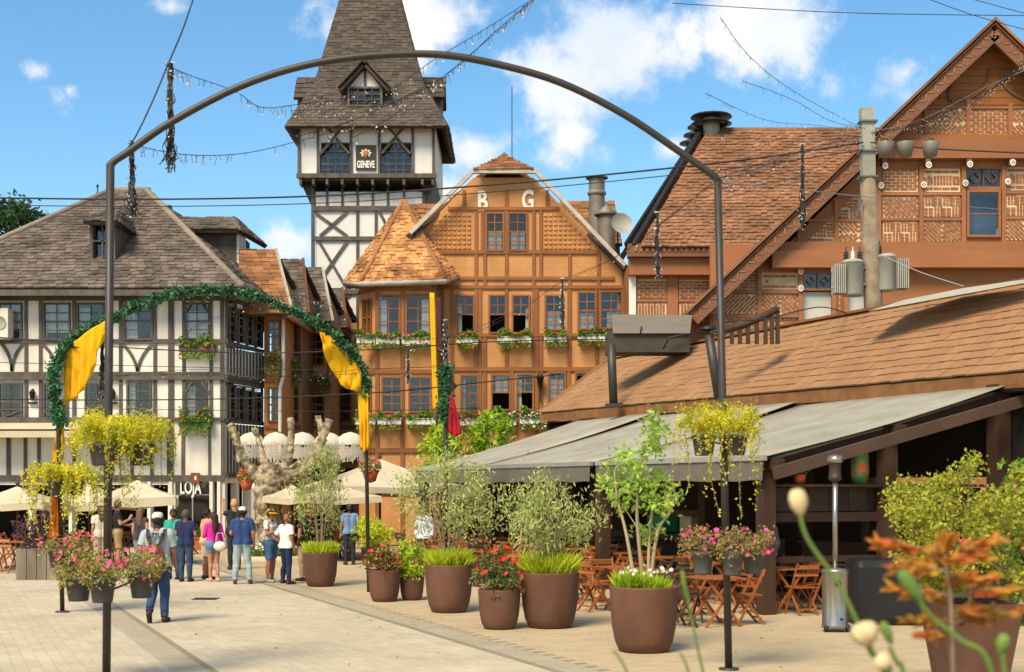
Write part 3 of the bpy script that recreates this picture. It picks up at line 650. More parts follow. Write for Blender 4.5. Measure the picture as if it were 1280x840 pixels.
slope(dm, la, ap, ap + bk, la + bk, 4, .5, m_twroof, 6, deckname='dormer_roof'); slope(dm, ap, ra, ra + bk, ap + bk, 4, .5, m_twroof, 6, deckname='dormer_roof')
for s, x0, x1 in ((-1, 368, 396), (1, 522, 556)):
    q = FP(DT + 2.4); xo = x0 if s < 0 else x1
    mb = MB(); mb.M(q.box(x0 + (4 if s < 0 else 0), x1 - (0 if s < 0 else 4), 118, 150, -1.4, 0)); d3 = mb.build('dormer', m_timber, t)
    c0, c1 = q.at(xo, 95 if s > 0 else 97, -.7), q.at(x0 if s > 0 else x1, 93, -.7); lo = -1.25 if s else 0
    slope(d3, q.at(x0, 124, .25), q.at(x1, 124, .25), q.at(x1, 93, -.7), q.at(x0, 93, -.7), 4, .5, m_twroof, 6, deckname='dormer_roof')
    slope(d3, q.at(x1, 124, -1.65), q.at(x0, 124, -1.65), q.at(x0, 93, -.7), q.at(x1, 93, -.7), 4, .5, m_twroof, 0, deckname='dormer_roof')

# ---------------------------------------------------------------- orange gabled house with the B G letters
m_obr = mat('orange_brick_infill', '#c08c58', '#a67443', rough=.9, scale=1.1, detail=8, var=.03, bump=.2, bscale=30, stretch=(1, 1, .45), brick=.24)
m_obr2 = mat('pale_brick_piece', '#c08850', '#b37a44', rough=.9, scale=2, var=.15)
m_owd = mat('orange_stained_timber', '#8f5b31', '#7c4c28', rough=.75, scale=1.4, var=.12, stretch=(1, 1, .25))
m_otile = mat('mossy_clay_tile', '#93663f', '#7a5231', rough=.95, scale=1.2, var=.35, contrast=1.6, bump=.3)
m_otile2 = mat('turret_clay_tile', '#c08a55', '#80552f', rough=.95, scale=1.0, var=.35, contrast=2.0, bump=.3)
m_lead = mat('grey_white_verge', '#b5ada0', '#958d80', rough=.8, scale=4)
DB = 50.0; pg = FP(DB); t = thing('orange_gabled_house', 'orange brick and timber house with big gable carrying two white letters', 'house', (P(610, 607, DB).x, DB, 0)); OH = t
W2 = [(571, 592, 370, 416), (612, 632, 370, 416), (641, 661, 370, 416), (682, 703, 370, 412), (723, 744, 366, 411), (751, 777, 365, 410)]
W1 = [(577, 597, 470, 514), (615, 637, 469, 512), (646, 666, 468, 512), (686, 706, 466, 508), (720, 744, 466, 508), (752, 775, 466, 508)]
WA = [(608, 629, 267, 313), (636, 658, 267, 313)]
W0 = [(560, 600, 580, 690), (610, 650, 580, 690), (660, 700, 580, 690), (710, 770, 580, 690)]
wall_with_holes(t, pg, 545, 781, 335, 690, W2 + W1 + W0, m_obr)
mb = MB(); pg.poly([(545, 335), (519, 296), (545, 270.2), (592, 222), (592, 262)] if False else [(519, 297), (592, 222), (600, 222), (600, 262), (600, 318), (600, 334.9), (545, 334.9), (530, 334.9)], -.25, 0, mb); mb.build('gable_wall', m_obr, t)
mb = MB(); pg.poly([(600, 222), (667, 222), (667, 262), (600, 262)], -.25, 0, mb); pg.poly([(667, 222), (778, 334.9), (667, 334.9)], -.25, 0, mb); pg.poly([(600, 318), (667, 318), (667, 334.9), (600, 334.9)], -.25, 0, mb)
for x0, x1 in ((600, 607), (630, 635), (659, 667)): mb.M(pg.box(x0, x1, 262, 318, -.25, 0))
for x0, x1 in ((607, 630), (635, 659)): mb.M(pg.box(x0, x1, 262, 266, -.25, 0)); mb.M(pg.box(x0, x1, 314, 318, -.25, 0))
mb.build('gable_wall', m_obr, t)
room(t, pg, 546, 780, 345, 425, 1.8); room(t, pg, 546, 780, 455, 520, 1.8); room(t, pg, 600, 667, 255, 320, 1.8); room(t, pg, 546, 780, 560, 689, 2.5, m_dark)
for i, h in enumerate(W2): window(t, pg, *h, 2, 4 if i in (3, 4, 5) else 4, m_owd, curtain=[(0, .3, .2, 1), None, (.8, 1, .3, 1), (.1, .95, .45, 1), (.05, .9, .55, 1), (.3, 1, .55, 1)][i], open_low=i in (0, 1, 2))
for i, h in enumerate(W1): window(t, pg, *h, 2, 4, m_owd, curtain=[(.0, .25, 0, 1), (.2, .9, .0, .5), (0, .3, .0, 1), (.1, .9, .2, .8), None, None][i], open_low=i in (1, 2))
for h in WA: window(t, pg, *h, 2, 4, m_owd, curtain=(.1, .9, .5, .95))
B = []
def ob(x0, x1, y0, y1, d=.06): B.append(pg.box(x0, x1, y0, y1, .004, d))
for x0, x1, y0, y1 in ((560, 699, 259, 263), (540, 748, 313, 317.5), (508, 768, 346, 350), (508, 781, 357, 361), (545, 781, 417, 421), (545, 781, 459, 464), (545, 781, 515, 519), (545, 781, 560, 566), (545, 781, 574, 579)): ob(x0, x1, y0, y1, .075)
for x, y0, y1 in ((633, 238, 313), (595, 264, 459), (603, 264, 313), (667, 262, 460), (676, 262, 346), (606, 318, 357), (633, 318, 460), (712, 318, 460), (748, 318, 417), (553, 335, 574), (565, 361, 574), (600, 361, 574), (606, 421, 574), (671, 361, 574), (676, 421, 515), (711, 361, 574), (746, 361, 574), (779, 336, 574), (640, 464, 515), (580, 238, 259), (684, 238, 259)):
    ob(x - 2, x + 2, y0, y1)
pieces('timber', t, B, m_owd)
# lattice brickwork beside the attic windows: proud bricks with recessed squares
B = []
for x0, x1 in ((535, 591), (679, 742)):
    nx = int((x1 - x0) / 6)
    for i in range(nx):
        for j in range(8):
            cx_, cy_ = x0 + (i + .5) * 6, 266 + (j + .5) * 5.8
            if x0 < 600 and cy_ < 297 - (cx_ - 519) * 1.03 + 9: continue
            if x0 > 600 and cy_ < 222 + (cx_ - 667) * 1.017 + 9: continue
            B.append(pg.box(cx_ - 2.0, cx_ + 2.0, cy_ - 1.5, cy_ + 1.5, .002, .05))
pieces('brick', t, B, m_obr2, 240)
text('letters', t, 'B', m_text, 1.0, pg.at(603, 252.5, .03), (1, 0, 0), depth=.03, wd=.36, bold=.03)
text('letters', t, 'G', m_text, 1.0, pg.at(660, 251.5, .03), (1, 0, 0), depth=.03, wd=.42, bold=.03)
# roof: two slopes, clipped gable, verge boards
bk = Vector((0, 10, 0)); apx = pg.at(630, 183, -1.4)
jl, jr = pg.at(590, 218, .6), pg.at(669, 217, .6); vl, vr = pg.at(512, 298, .6), pg.at(781, 337, .6)
slope(t, jl, jr, apx + Vector((.05, 0, 0)), apx - Vector((.05, 0, 0)), 9, .3, m_otile, 60)
slope(t, vr, vr + bk, apx + bk, apx, 20, .5, m_otile, 20, deckname='roof_slope'); slope(t, vl + bk, vl, apx, apx + bk, 18, .5, m_otile, 20)
mb = MB()
for a_, b_ in (((514, 295), (591, 219)), ((668, 217), (780, 335))): mb.M(pg.bar(a_, b_, 5, .45, .62))
mb.M(pg.box(589, 670, 216, 221, .45, .63)); mb.build('verge_board', m_lead, t)
mb = MB(); mb.tube([apx + Vector((-1.2, .1, -1.1)), apx + Vector((0, .05, .05)), apx + Vector((1.2, .1, -1.15))], .1, 6); mb.tube([apx, apx + bk], .12); mb.build('ridge_cap', m_otile, t)
# side walls behind so that the house is solid
mb = MB(); z = pg.at(0, 340).z; x0, x1 = pg.at(545, 400).x, pg.at(781, 400).x; mb.box(x1 - .25, x1, DB + .26, DB + 10, 0, z); mb.box(x0, x1, DB + 9.8, DB + 10, 0, z + 3.3); mb.build('side_walls', m_obr, t)
# bay turret
pa = FP(DB - .9); bx0, bx1 = pa.at(470, 400).x, pa.at(545, 400).x; bl = Pl((bx0, DB - .9), (-.62, .8))
bzt = pa.at(0, 352).z
T2 = [(473, 499, 370, 418), (508, 537, 369, 418)]; T1 = [(478, 502, 472, 515), (512, 539, 472, 515)]
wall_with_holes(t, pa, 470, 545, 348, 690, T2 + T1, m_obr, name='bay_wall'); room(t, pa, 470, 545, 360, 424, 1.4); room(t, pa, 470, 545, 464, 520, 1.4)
mb = MB(); mb.box(bx1 - .25, bx1, DB - .64, DB + 2, 0, bzt); mb.build('bay_side', m_obr, t)
for i, h in enumerate(T2): window(t, pa, *h, 2, 3, m_owd, curtain=(.0, .4, .1, 1) if i == 0 else (.65, 1, .1, 1), open_low=False)
for h in T1: window(t, pa, *h, 2, 4, m_owd)
lw = bl.px(449, 400)[0]
def lbx(y0, y1, f0, f1, d0, d1): z1, z0 = pa.at(0, y0).z, pa.at(0, y1).z; return bl.ubox(lw * f0, lw * f1, z0, z1, d0, d1)
mb = MB()
for y0, y1, f0, f1 in ((348, 372, 0, 1), (418, 472, 0, 1), (515, 690, 0, 1), (372, 418, 0, .25), (372, 418, .75, 1), (472, 515, 0, .25), (472, 515, .75, 1)): mb.M(lbx(y0, y1, f0, f1, -.25, 0))
mb.build('bay_wall', m_obr, t)
mb = MB()
for y0, y1 in ((372, 418), (472, 515)):
    mb.M(lbx(y0, y1, .47, .53, -.06, .04)); mb.M(lbx((y0 + y1) / 2 - 1, (y0 + y1) / 2 + 1, .25, .75, -.06, .04)); mb.M(lbx(y0, y1, .22, .28, -.06, .06)); mb.M(lbx(y0, y1, .72, .78, -.06, .06))
w_ = mb.build('window', m_owd, t); w_['kind'] = 'stuff'; mb = MB()
for y0, y1 in ((372, 418), (472, 515)): mb.M(lbx(y0, y1, .25, .75, -.12, -.1))
mb.build('pane', m_glass, w_)
B = []
for y0, y1 in ((360, 364), (420, 424), (462, 467), (517, 521), (560, 566)): B.append(pa.box(470, 545, y0, y1, .004, .07)); B.append(lbx(y0, y1, 0, 1, .004, .07))
for x in (471.5, 503, 543): B.append(pa.box(x - 2.4, x + 2.4, 352, 690, .002, .055))
pieces('timber', t, B, m_owd)
# turret roof
ev = [bl.w(lw * 1.25, bzt + .1, .55), pa.at(467, 349, .55), pa.at(552, 345, .55), pa.at(574, 343, -.9)]
ev[0] = P(431, 352, DB - .1); ev[1] = P(452, 353, DB - 1.35); ev[2] = P(556, 350, DB - 1.35); ev[3] = P(575, 343, DB + .3)
tpx = P(505, 251, DB + .55)
for A, B2, rows, lim in ((ev[0], ev[1], 25, 40), (ev[1], ev[2], 25, 210), (ev[2], ev[3], 25, 50)): slope(t, A, B2, tpx + (B2 - A).normalized() * .05, tpx - (B2 - A).normalized() * .05, rows, .2, m_otile2, lim, lift=.1, jit=.9, deckname='turret_roof')
mb = MB(); mb.tube([e + Vector((0, 0, -.05)) for e in ev], .11, 8); mb.build('turret_gutter', m_lead, t)
mb = MB()
for e in ev[1:3]: mb.tube([e.lerp(tpx, k / 6) + Vector((0, -.03, .05)) for k in range(7)], .09, 6)
mb.build('hip_cap', m_otile, t)
mb = MB(); mb.add([*[e + Vector((0, 0, -.12)) for e in ev], Vector((ev[3].x, DB + 1, ev[3].z - .12)), Vector((ev[0].x, DB + 1, ev[0].z - .12))], [(0, 1, 2, 3, 4, 5)]); mb.build('turret_soffit', m_owd, t)
# small tiled roof between turret and gable
slope(t, P(500, 300, DB + 2), P(590, 300, DB + 2), P(575, 257, DB + 3.2), P(505, 257, DB + 3.2), 8, .3, m_otile, 20, deckname='rear_roof')
# white flower shelves
for (x0, x1, y, f, n) in ((447, 470, 423, ('pink',), 90), (471, 500, 424, ('pink',), 140), (503, 541, 424, ('pink',), 150), (571, 598, 424, ('red',), 130), (622, 664, 422, ('red',), 190), (680, 708, 421, ('red',), 120), (722, 760, 420, ('pink',), 170)):
    flower_box(FP(DB - (1.0 if x0 < 550 else .08)), x0, x1, y, 'white window box with %s flowers under %s' % ('pink' if f[0] == 'pink' else 'red', 'the upper bay windows of the orange house' if x0 < 550 else 'the upper windows of the orange house'), 'upper window boxes of the orange house', 7, m_white, f, n)
for (x0, x1, y, f, n) in ((445, 470, 524, ('red',), 90), (473, 502, 524, ('pink',), 130), (509, 545, 524, (), 130), (570, 605, 525, ('pink', 'red'), 130), (612, 645, 524, ('white', 'white'), 200), (650, 690, 523, ('white', 'white', 'white'), 200)):
    flower_box(FP(DB - (1.0 if x0 < 550 else .08)), x0, x1, y, 'white window box with %s under %s' % (('white flowers' if 'white' in f else ('green leaves only' if not f else 'red flowers')) , 'the lower bay windows of the orange house' if x0 < 550 else 'the lower windows of the orange house'), 'lower window boxes of the orange house', 7, m_white, f, n, leafh=.45 if 'white' in f else .3)
# lantern, roof things
q = pg.at(675, 478, .3); l = thing('wall_lantern', 'black wall lantern on the orange house between lower windows', 'lantern', q)
mb = MB(); mb.lathe([(.02, .32), (.16, .15), (.13, .14), (.08, -.15), (.03, -.22)], q, 6); mb.beam(q + Vector((0, .3, .3)), q + Vector((0, 0, .32)), .04); mb.beam(q + Vector((0, .2, -.7)), q + Vector((0, .25, .3)), .05); mb.build('lantern_body', m_black, l)
for (x, y0, y1, wp, D, lab) in ((746, 222, 268, 10, 56, 'tall grey metal chimney with a flat cap behind the orange house'), (758, 268, 295, 11, 54, 'short grey metal chimney with a conical cap behind the orange house')):
    b_ = P(x, y1 + 30, D); tt = P(x, y0, D); r = wp * D / F; l = thing('metal_chimney', lab, 'chimney', b_)
    mb = MB(); mb.lathe([(r, 0), (r, (tt - b_).z)], b_, 14); mb.build('flue', mat('galvanised', '#8b867a', '#6f6a5f', rough=.6, metal=.3, var=.05, scale=3), l)
    mb = MB(); zz = (tt - b_).z
    mb.lathe([(r * 1.35, zz - .05), (r * 1.45, zz), (.01, zz + (.1 if wp == 10 else .4))] if True else [], b_, 14); mb.build('cap', MATS['galvanised'], l)
    if wp == 10: mb = MB(); mb.lathe([(r * 1.02, zz * .7), (r * 1.18, zz * .72), (r * 1.18, zz * .76), (r * 1.02, zz * .78)], b_, 14); mb.build('collar', MATS['galvanised'], l)
q = P(776, 281, 53); l = thing('satellite_dish', 'grey satellite dish on the roof edge beside the chimneys', 'satellite dish', q + Vector((-.1, .2, -.7)))
mb = MB(); R_ = Matrix.Rotation(math.radians(38), 4, 'Y') @ Matrix.Rotation(math.radians(70), 4, 'X'); mb.lathe([(.001, 0), (.18, .02), (.34, .08), (.44, .15)], (0, 0, 0), 16); mb.v = [tuple(R_ @ Vector(v) + q) for v in mb.v]; mb.build('dish', m_grey, l)
mb = MB(); mb.tube([q + Vector((0, .05, 0)), q + Vector((-.1, .2, -.3)), q + Vector((-.1, .2, -1.6))], .03, 6); mb.build('mast', m_black, l)
# roof behind the chimneys
mb = MB(); rr = thing('tiled_roof_house', 'dark tiled roof of a house behind the orange gable', 'house', (P(740, 607, 57).x, 57, 0))
mb.box(P(700, 0, 57).x, P(775, 0, 57).x, 57, 62, 0, P(0, 300, 57).z); mb.build('wall', m_obr, rr)
slope(rr, P(690, 305, 56.5), P(778, 305, 56.5), P(768, 253, 59), P(700, 253, 59), 12, .4, m_otile, 40, lift=.08)
mb = MB(); q = P(640, 183, 56); an = thing('roof_antenna', 'thin tall antenna rod above the orange gable', 'antenna', q + Vector((0, 0, -2))); mb.tube([q + Vector((0, 0, -2.2)), P(640, 108, 56)], .02, 5); mb.build('rod', m_black, an)

# ---------------------------------------------------------------- row of brown houses down the lane
m_terra = mat('terracotta_plaster', '#c58a52', '#b27742', rough=.9, scale=1, var=.04)
m_pinkw = mat('pinkish_plaster', '#c08a60', '#b27c52', rough=.9, scale=1, var=.04)
m_brn = mat('brown_timber', '#5b3a22', '#6b4629', rough=.8, scale=2, var=.1)
rows = [('terracotta house with a shingled roof beside the timbered house', 330, 354, 48.5, 384, m_terra), ('narrow house with dark windows and white timber band in the lane', 354, 377, 51, 388, mat('ochre_plaster', '#ad7e50', '#966a40', rough=.9, scale=1.5, detail=8)),
        ('pinkish plastered house with lattice window in the lane', 377, 412, 54, 400, m_pinkw), ('small brown house with a steep roof against the tower', 408, 446, 57.5, 404, MATS['ochre_plaster'])]
roofs = [((296, 392), (366, 392), (345, 314), (300, 314), 48.0), ((346, 392), (386, 392), (379, 326), (347, 325), 50.6), ((376, 402), (416, 402), (403, 336), (381, 335), 53.6), ((404, 410), (434, 410), (428, 362), (411, 362), 57)]
for i, (lab, x0, x1, D, yt, wm) in enumerate(rows):
    q = FP(D); h = thing('lane_house', lab, 'house', (P((x0 + x1) / 2, 607, D).x, D, 0), 'houses along the lane')
    mid = (x0 + x1) / 2; wx0, wx1 = x0 + (x1 - x0) * .25, x1 - (x1 - x0) * .22
    holes = [(wx0, wx1, yt + 18, yt + 56), (wx0, wx1, 486, 526)] + [(x0 + 4, x1 - 4, 585, 680)]
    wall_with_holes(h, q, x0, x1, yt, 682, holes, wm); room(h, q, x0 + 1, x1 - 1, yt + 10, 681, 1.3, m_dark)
    for hh in holes[:2]: window(h, q, *hh, 2, 4, m_owd if i in (0, 2) else m_brn, fw=1.3)
    pieces('timber', h, [q.box(x0 + 1, x1 - 1, y, y + 4, .004, .08) for y in (yt + 8, 474, 532, 574)] + [q.box(x - 1.2, x + 1.2, yt + 12, 474, .003, .06) for x in (x0 + 2, x1 - 2)], m_brn if i != 0 else m_owd)
    mb = MB(); z = q.at(0, yt).z; mb.box(q.at(x1, 0).x - .2, q.at(x1, 0).x, D + .26, D + 6, 0, z); mb.build('side_wall', wm, h)
    a_, b_, c_, d_, Dr = roofs[i]
    A, B2 = P(*a_, Dr - .5), P(*b_, Dr - .5); Cc, Dd = P(*c_, Dr + 2.2), P(*d_, Dr + 2.2); Dd.z = Cc.z
    slope(h, A, B2, Cc, Dd, 16, .3, m_shing if i else m_otile, 70, lift=.07)
    bb = B2 + Vector((.3, 5.2, 0)); slope(h, bb, A + Vector((0, 5.2, 0)), Dd, Cc, 8, .6, m_shing, 0)
    mb = MB(); mb.beam(B2 + Vector((0, -.05, -.05)), Cc + Vector((0, -.05, .02)), .1, .22); mb.build('verge_board', m_lead if i in (0, 2) else m_brn, h)
    mb = MB(); mb.prism([B2 + Vector((-.1, 0, -.1)), Cc + Vector((-.1, 0, -.1)), bb + Vector((-.3, 0, -.1))], Vector((-.15, 0, 0))); mb.build('gable_end', wm, h)
# small gable over the first house
h = None
q = P(354, 470, 48.3); dp = thing('downpipe', 'white downpipe between the lane houses', 'downpipe', Vector((q.x, 48.3, 0)))
mb = MB(); mb.tube([P(354, 388, 48.3), P(354, 470, 48.3), P(350, 484, 48.3), P(350, 600, 48.3), Vector((P(350, 600, 48.3).x, 48.3, 0))], .07, 6); mb.build('pipe', m_white, dp)
flower_box(FP(48.1), 333, 352, 452, 'green window box with drooping leaves on the terracotta lane house', 'window boxes in the lane', 6, m_brn, ('red',), 110, leafh=.5, droop=.4)
flower_box(FP(50.6), 352, 378, 468, 'leafy window box under the dark windows of the narrow lane house', 'window boxes in the lane', 6, m_brn, ('pink',), 130, leafh=.55, droop=.4)
flower_box(FP(53.5), 378, 414, 482, 'leafy window box on the pinkish lane house', 'window boxes in the lane', 6, m_brn, ('pink', 'red'), 150, leafh=.6, droop=.35)
# white fringed dome awnings at the foot of the lane
m_dome = mat('white_dome_canvas', '#ddd6c4', '#cbc3ae', rough=.9, scale=3, var=.05, trans=.25)
for i, x in enumerate((314, 345, 378, 410, 438)):
    D = 44.6 if x > 320 else 45.2; c = P(x, 556, D); r = 17.5 * D / F
    dthing = thing('dome_awning', 'white domed awning with a hanging fringe in front of the lane houses', 'awning', c, 'dome awnings in a row')
    mb = MB(); mb.lathe([(r * 1.05, 0), (r * .97, .12), (r * .8, .26), (r * .5, .36), (.02, .42)], c, 14, 1, .8); mb.build('dome', m_dome, dthing)
    fr = []; 
    for k in range(44):
        an = math.pi + math.pi * k / 43; p = c + Vector((r * 1.04 * math.cos(an), r * .83 * math.sin(an), -.005)); fr.append(frameM(p + Vector((0, 0, -.2 - .08 * random.random())), Vector((-math.sin(an), math.cos(an), 0)), Vector((math.cos(an), math.sin(an), 0)), UZ, .022, .008, .3 + random.random() * .4))
    pieces('fringe_strip', dthing, fr, m_dome)
    mb = MB(); mb.tube([c + Vector((0, 0, .41)), c + Vector((0, .4, .43)), c + Vector((0, 2.6, .4))], .03, 6); mb.build('bracket', m_black, dthing)
# shop signs
def board(name, label, x0, x1, y0, y1, D, m, s, tm, wd, size=.5, shape='rect'):
    q = FP(D); c = q.at((x0 + x1) / 2, (y0 + y1) / 2); o = thing(name, label, 'sign', c); mb = MB()
    if shape == 'oval':
        cx_, cy_ = (x0 + x1) / 2, (y0 + y1) / 2; q.poly([(cx_ + (x1 - x0) / 2 * math.cos(k * math.pi / 10) * (1 if k % 2 else .95), cy_ + (y1 - y0) / 2 * math.sin(k * math.pi / 10)) for k in range(20)], 0, .06, mb)
    else: mb.M(q.box(x0, x1, y0, y1, 0, .06))
    mb.build('board', m, o)
    if s: text('letters', o, s, tm, size, q.at((x0 + x1) / 2, (y0 + y1) / 2, .065), (1, 0, 0), depth=.006, wd=wd, bold=.01)
    mb = MB(); mb.M(q.box(x0 + 2, x0 + 3.2, y0 - 14, y0, .01, .05)); mb.M(q.box(x1 - 3.2, x1 - 2, y0 - 14, y0, .01, .05)); mb.build('hanger', m_black, o)
    return o
board('shop_sign', 'black shop sign with white capitals in the lane', 336, 356, 566, 581, 45.0, m_black, 'TT', m_text, .33, .42)
o = board('shop_sign', 'red oval shop sign with rosy lettering on a cream panel in the lane', 406, 438, 559, 575, 44.4, mat('sign_red', '#a83424', '#932a1b', rough=.6), '', m_text, None, .3, 'oval')
q = FP(44.4); mb = MB(); mb.M(q.box(405, 440, 562, 577, -.05, -.005)); mb.build('cream_panel', m_cream, o)
pieces('letter_stroke', o, [q.box(x, x + 1.0 + (k % 3) * .4, 563.5 + (k % 2), 568.5, .062, .07) for k, x in enumerate((411, 413.6, 416.6, 419.4, 422.4, 425.2, 428, 431))] + [q.box(417, 428, 571, 572, .062, .07)], mat('sign_rose', '#c8806a', rough=.7, var=.1))
# ---------------------------------------------------------------- brick building on the right
m_brick = mat('red_brown_brick', '#a06843', '#875433', rough=.9, scale=3, var=.18)
m_mort = mat('pale_mortar', '#d2b995', '#c2a680', rough=.95, scale=3)
m_rwood = mat('red_brown_timber', '#8a5634', '#9c663e', rough=.7, scale=1.2, var=.1, stretch=(.25, 1, 1), bump=.1)
m_rwd2 = mat('carved_brown_board', '#6d4a35', '#7d5840', rough=.8, scale=2, var=.1)
m_gold = mat('golden_plank', '#9a6230', '#85501f', rough=.7, scale=1.4, stretch=(.3, 1, 2), var=.06)
m_rtile = mat('orange_roof_tile', '#94694a', '#715038', rough=.95, scale=.8, detail=9, var=.2, contrast=1.7, bump=.2)
DR = 46.0; pr = FP(DR); t = thing('brick_gable_building', 'brown timber and patterned brick building with carved gable and big tiled roof', 'building', (P(1080, 607, DR).x, DR, 0)); BB = t
def gl(x, y): return y > 62 + (1243 - x) * .97 if x < 1243 else y > 62 + (x - 1243) * .97      # under the gable line
WR = [(1208, 1250, 238, 297), (1208, 1250, 211, 233), (1004, 1040, 363, 402), (1058, 1084, 363, 402), (1004, 1040, 342, 360)]
mb = MB(); pr.poly([(1243, 52), (1012, 276), (1012, 211), (1012, 211)] if False else [(1243, 52), (1330, 138), (1330, 172), (1118, 172)], -.25, 0, mb); mb.build('gable_wall', m_rwood, t)
mb = MB(); pr.poly([(1118.1, 172.1), (1100, 190), (1100, 305), (985, 305)], -.25, 0, mb); mb.build('gable_wall', m_rwood, t)
wall_with_holes(t, pr, 1100, 1330, 172.1, 305, WR, m_rwood)
wall_with_holes(t, FP(DR + .02), 888, 1330, 305.1, 640, WR, m_rwood)
wall_with_holes(t, FP(DR + .3), 1086, 1330, 336, 420, [(1150, 1180, 344, 362), (1190, 1215, 344, 362), (1225, 1280, 344, 360)], m_rwd2)
room(t, pr, 1200, 1258, 205, 300, 1.2); room(t, pr, 1000, 1090, 338, 420, 1.2); 
mb = MB(); mb.M(pr.box(1002, 1086, 364, 402, -.25, -.2)); mb.build('blind_or_reflection', mat('pale_blind', '#c5c6b8', '#b6b8aa', rough=.9, var=.03), t)
m_bluep = mat('blue_grey_reflection', '#46525e', '#59646c', rough=.9)
mb = MB(); mb.M(pr.box(1206, 1252, 236, 299, -.5, -.45)); mb.build('blind_or_reflection', m_bluep, t)  # blue-grey board behind the sash: reflection of its panes painted as colour
window(t, pr, 1210, 1248, 240, 295, 1, 2, m_rwood, fw=2.2)
# diamond lights
for x0, x1, y0, y1 in ((1208, 1250, 211, 233), (1004, 1040, 342, 360)):
    mb = MB(); n = 2
    for k in range(n):
        a = x0 + (x1 - x0) * k / n; b = x0 + (x1 - x0) * (k + 1) / n; cx_, cy_ = (a + b) / 2, (y0 + y1) / 2
        for p, q in (((cx_, y0 + 4), (b - 4, cy_)), ((b - 4, cy_), (cx_, y1 - 4)), ((cx_, y1 - 4), (a + 4, cy_)), ((a + 4, cy_), (cx_, y0 + 4))): mb.M(pr.bar(p, q, 1.2, -.04, .02))
        mb.M(pr.box(a - .5, a + .5, y0, y1, -.04, .02))
    o = mb.build('leaded_light', m_rwd2, t); mb = MB(); mb.M(pr.box(x0, x1, y0, y1, -.08, -.06)); mb.build('pane', m_glass, o)
    mb = MB(); mb.M(pr.box(x0, x1, y0, y1, -.4, -.36)); mb.build('light_backing', mat('dull_lining', '#6a6252', '#5a5244', rough=.9), o)
# patterned brick panels
BR = []
def clipline(p, d, x0, x1, y0, y1):
    a, b = -1e9, 1e9
    for k, (lo, hi) in enumerate(((x0, x1), (y0, y1))):
        if abs(d[k]) < 1e-9:
            if not lo <= p[k] <= hi: return None
        else:
            u, v = (lo - p[k]) / d[k], (hi - p[k]) / d[k]; a = max(a, min(u, v)); b = min(b, max(u, v))
    return (a, b) if b > a else None
def bricks(plane, u0, u1, z0, z1, ang, test=None, L_=.285, H_=.104, stag=True):
    d = (math.cos(ang), math.sin(ang)); n = (-d[1], d[0]); cx_, cz = (u0 + u1) / 2, (z0 + z1) / 2; ext = math.hypot(u1 - u0, z1 - z0) / 2
    k = 0; s = -ext
    while s < ext:
        s += H_; k += 1
        r = clipline((cx_ + n[0] * s, cz + n[1] * s), d, u0 + .012, u1 - .012, z0 + .02, z1 - .02)
        if not r: continue
        a = math.floor(r[0] / L_) * L_ - (L_ / 2 if stag and k % 2 else 0)
        while a < r[1]:
            b0, b1 = max(a, r[0]), min(a + L_ - .034, r[1])
            if b1 - b0 > .045:
                m = (b0 + b1) / 2; u, z = cx_ + n[0] * s + d[0] * m, cz + n[1] * s + d[1] * m; c = plane.w(u, z, .014 + random.uniform(-.004, .006))
                if test is None or test(*pix(c)): BR.append(frameM(c, plane.a * d[0] + UZ * d[1], plane.n, plane.a * n[0] + UZ * n[1], b1 - b0, .034, H_ - .034))
            a += L_
def panel(plane, x0, x1, y0, y1, pat, test=None):
    u0, z1 = plane.px(x0, y0); u1, z0 = plane.px(x1, y1); um, zm = (u0 + u1) / 2, (z0 + z1) / 2; q = math.pi / 4; h = math.pi / 2
    xx0 = x0
    if test is inn: xx0 = max(x0, 1243 - (y1 - 75) / .97)
    if x1 - xx0 > 2:
        mb = MB(); ya, yb = y0, y1
        if test is inn and not inn(x0, y0):
            xt = 1243 - (y0 - 75) / .97; pts = [(xx0, y1), (x1, y1), (x1, y0 if xt < x1 else 75 + (1243 - x1) * .97)] + ([(xt, y0)] if xt < x1 else []); yl = 75 + (1243 - xx0) * .97
            if yl < y1 - 1: pts.append((xx0, yl))
            plane.poly(pts, .001, .008, mb)
        else: mb.M(plane.box(xx0, x1, y0, y1, .001, .008))
        mb.build('mortar_panel', m_mort, t)
    f = lambda a, b, c, d, an, **k: bricks(plane, a, b, c, d, an, test, **k)
    if pat == 'run': f(u0, u1, z0, z1, 0)
    elif pat == 'vert': f(u0, u1, z0, z1, h)
    elif pat == 'diag': f(u0, u1, z0, z1, q)
    elif pat == 'diag2': f(u0, um, z0, zm, q); f(um, u1, z0, zm, -q); f(u0, um, zm, z1, -q); f(um, u1, zm, z1, q)
    elif pat == 'star': f(u0, um, z0, zm, -q + h + h); f(um, u1, z0, zm, q); f(u0, um, zm, z1, q); f(um, u1, zm, z1, -q)
    elif pat == 'vee': f(u0, um, z0, z1, -q); f(um, u1, z0, z1, q)
    elif pat == 'herr':
        n = 4
        for i in range(n): f(u0 + (u1 - u0) * i / n, u0 + (u1 - u0) * (i + 1) / n, z0, z1, q if i % 2 else -q, stag=False)
    elif pat == 'bask':
        for i in range(4):
            for j in range(2): f(u0 + (u1 - u0) * i / 4, u0 + (u1 - u0) * (i + 1) / 4, z0 + (z1 - z0) * j / 2, z0 + (z1 - z0) * (j + 1) / 2, h if (i + j) % 2 else 0, stag=False)
    elif pat == 'box':
        e = .22; w_ = (u1 - u0) * .22; f(u0, u1, z0, z0 + e, 0); f(u0, u1, z1 - e, z1, 0); f(u0, u0 + w_, z0 + e, z1 - e, h); f(u0 + w_, u1 - w_, z0 + e, z1 - e, h, stag=False); f(u1 - w_, u1, z0 + e, z1 - e, 0)
inn = lambda x, y: y > 75 + (1243 - x) * .97
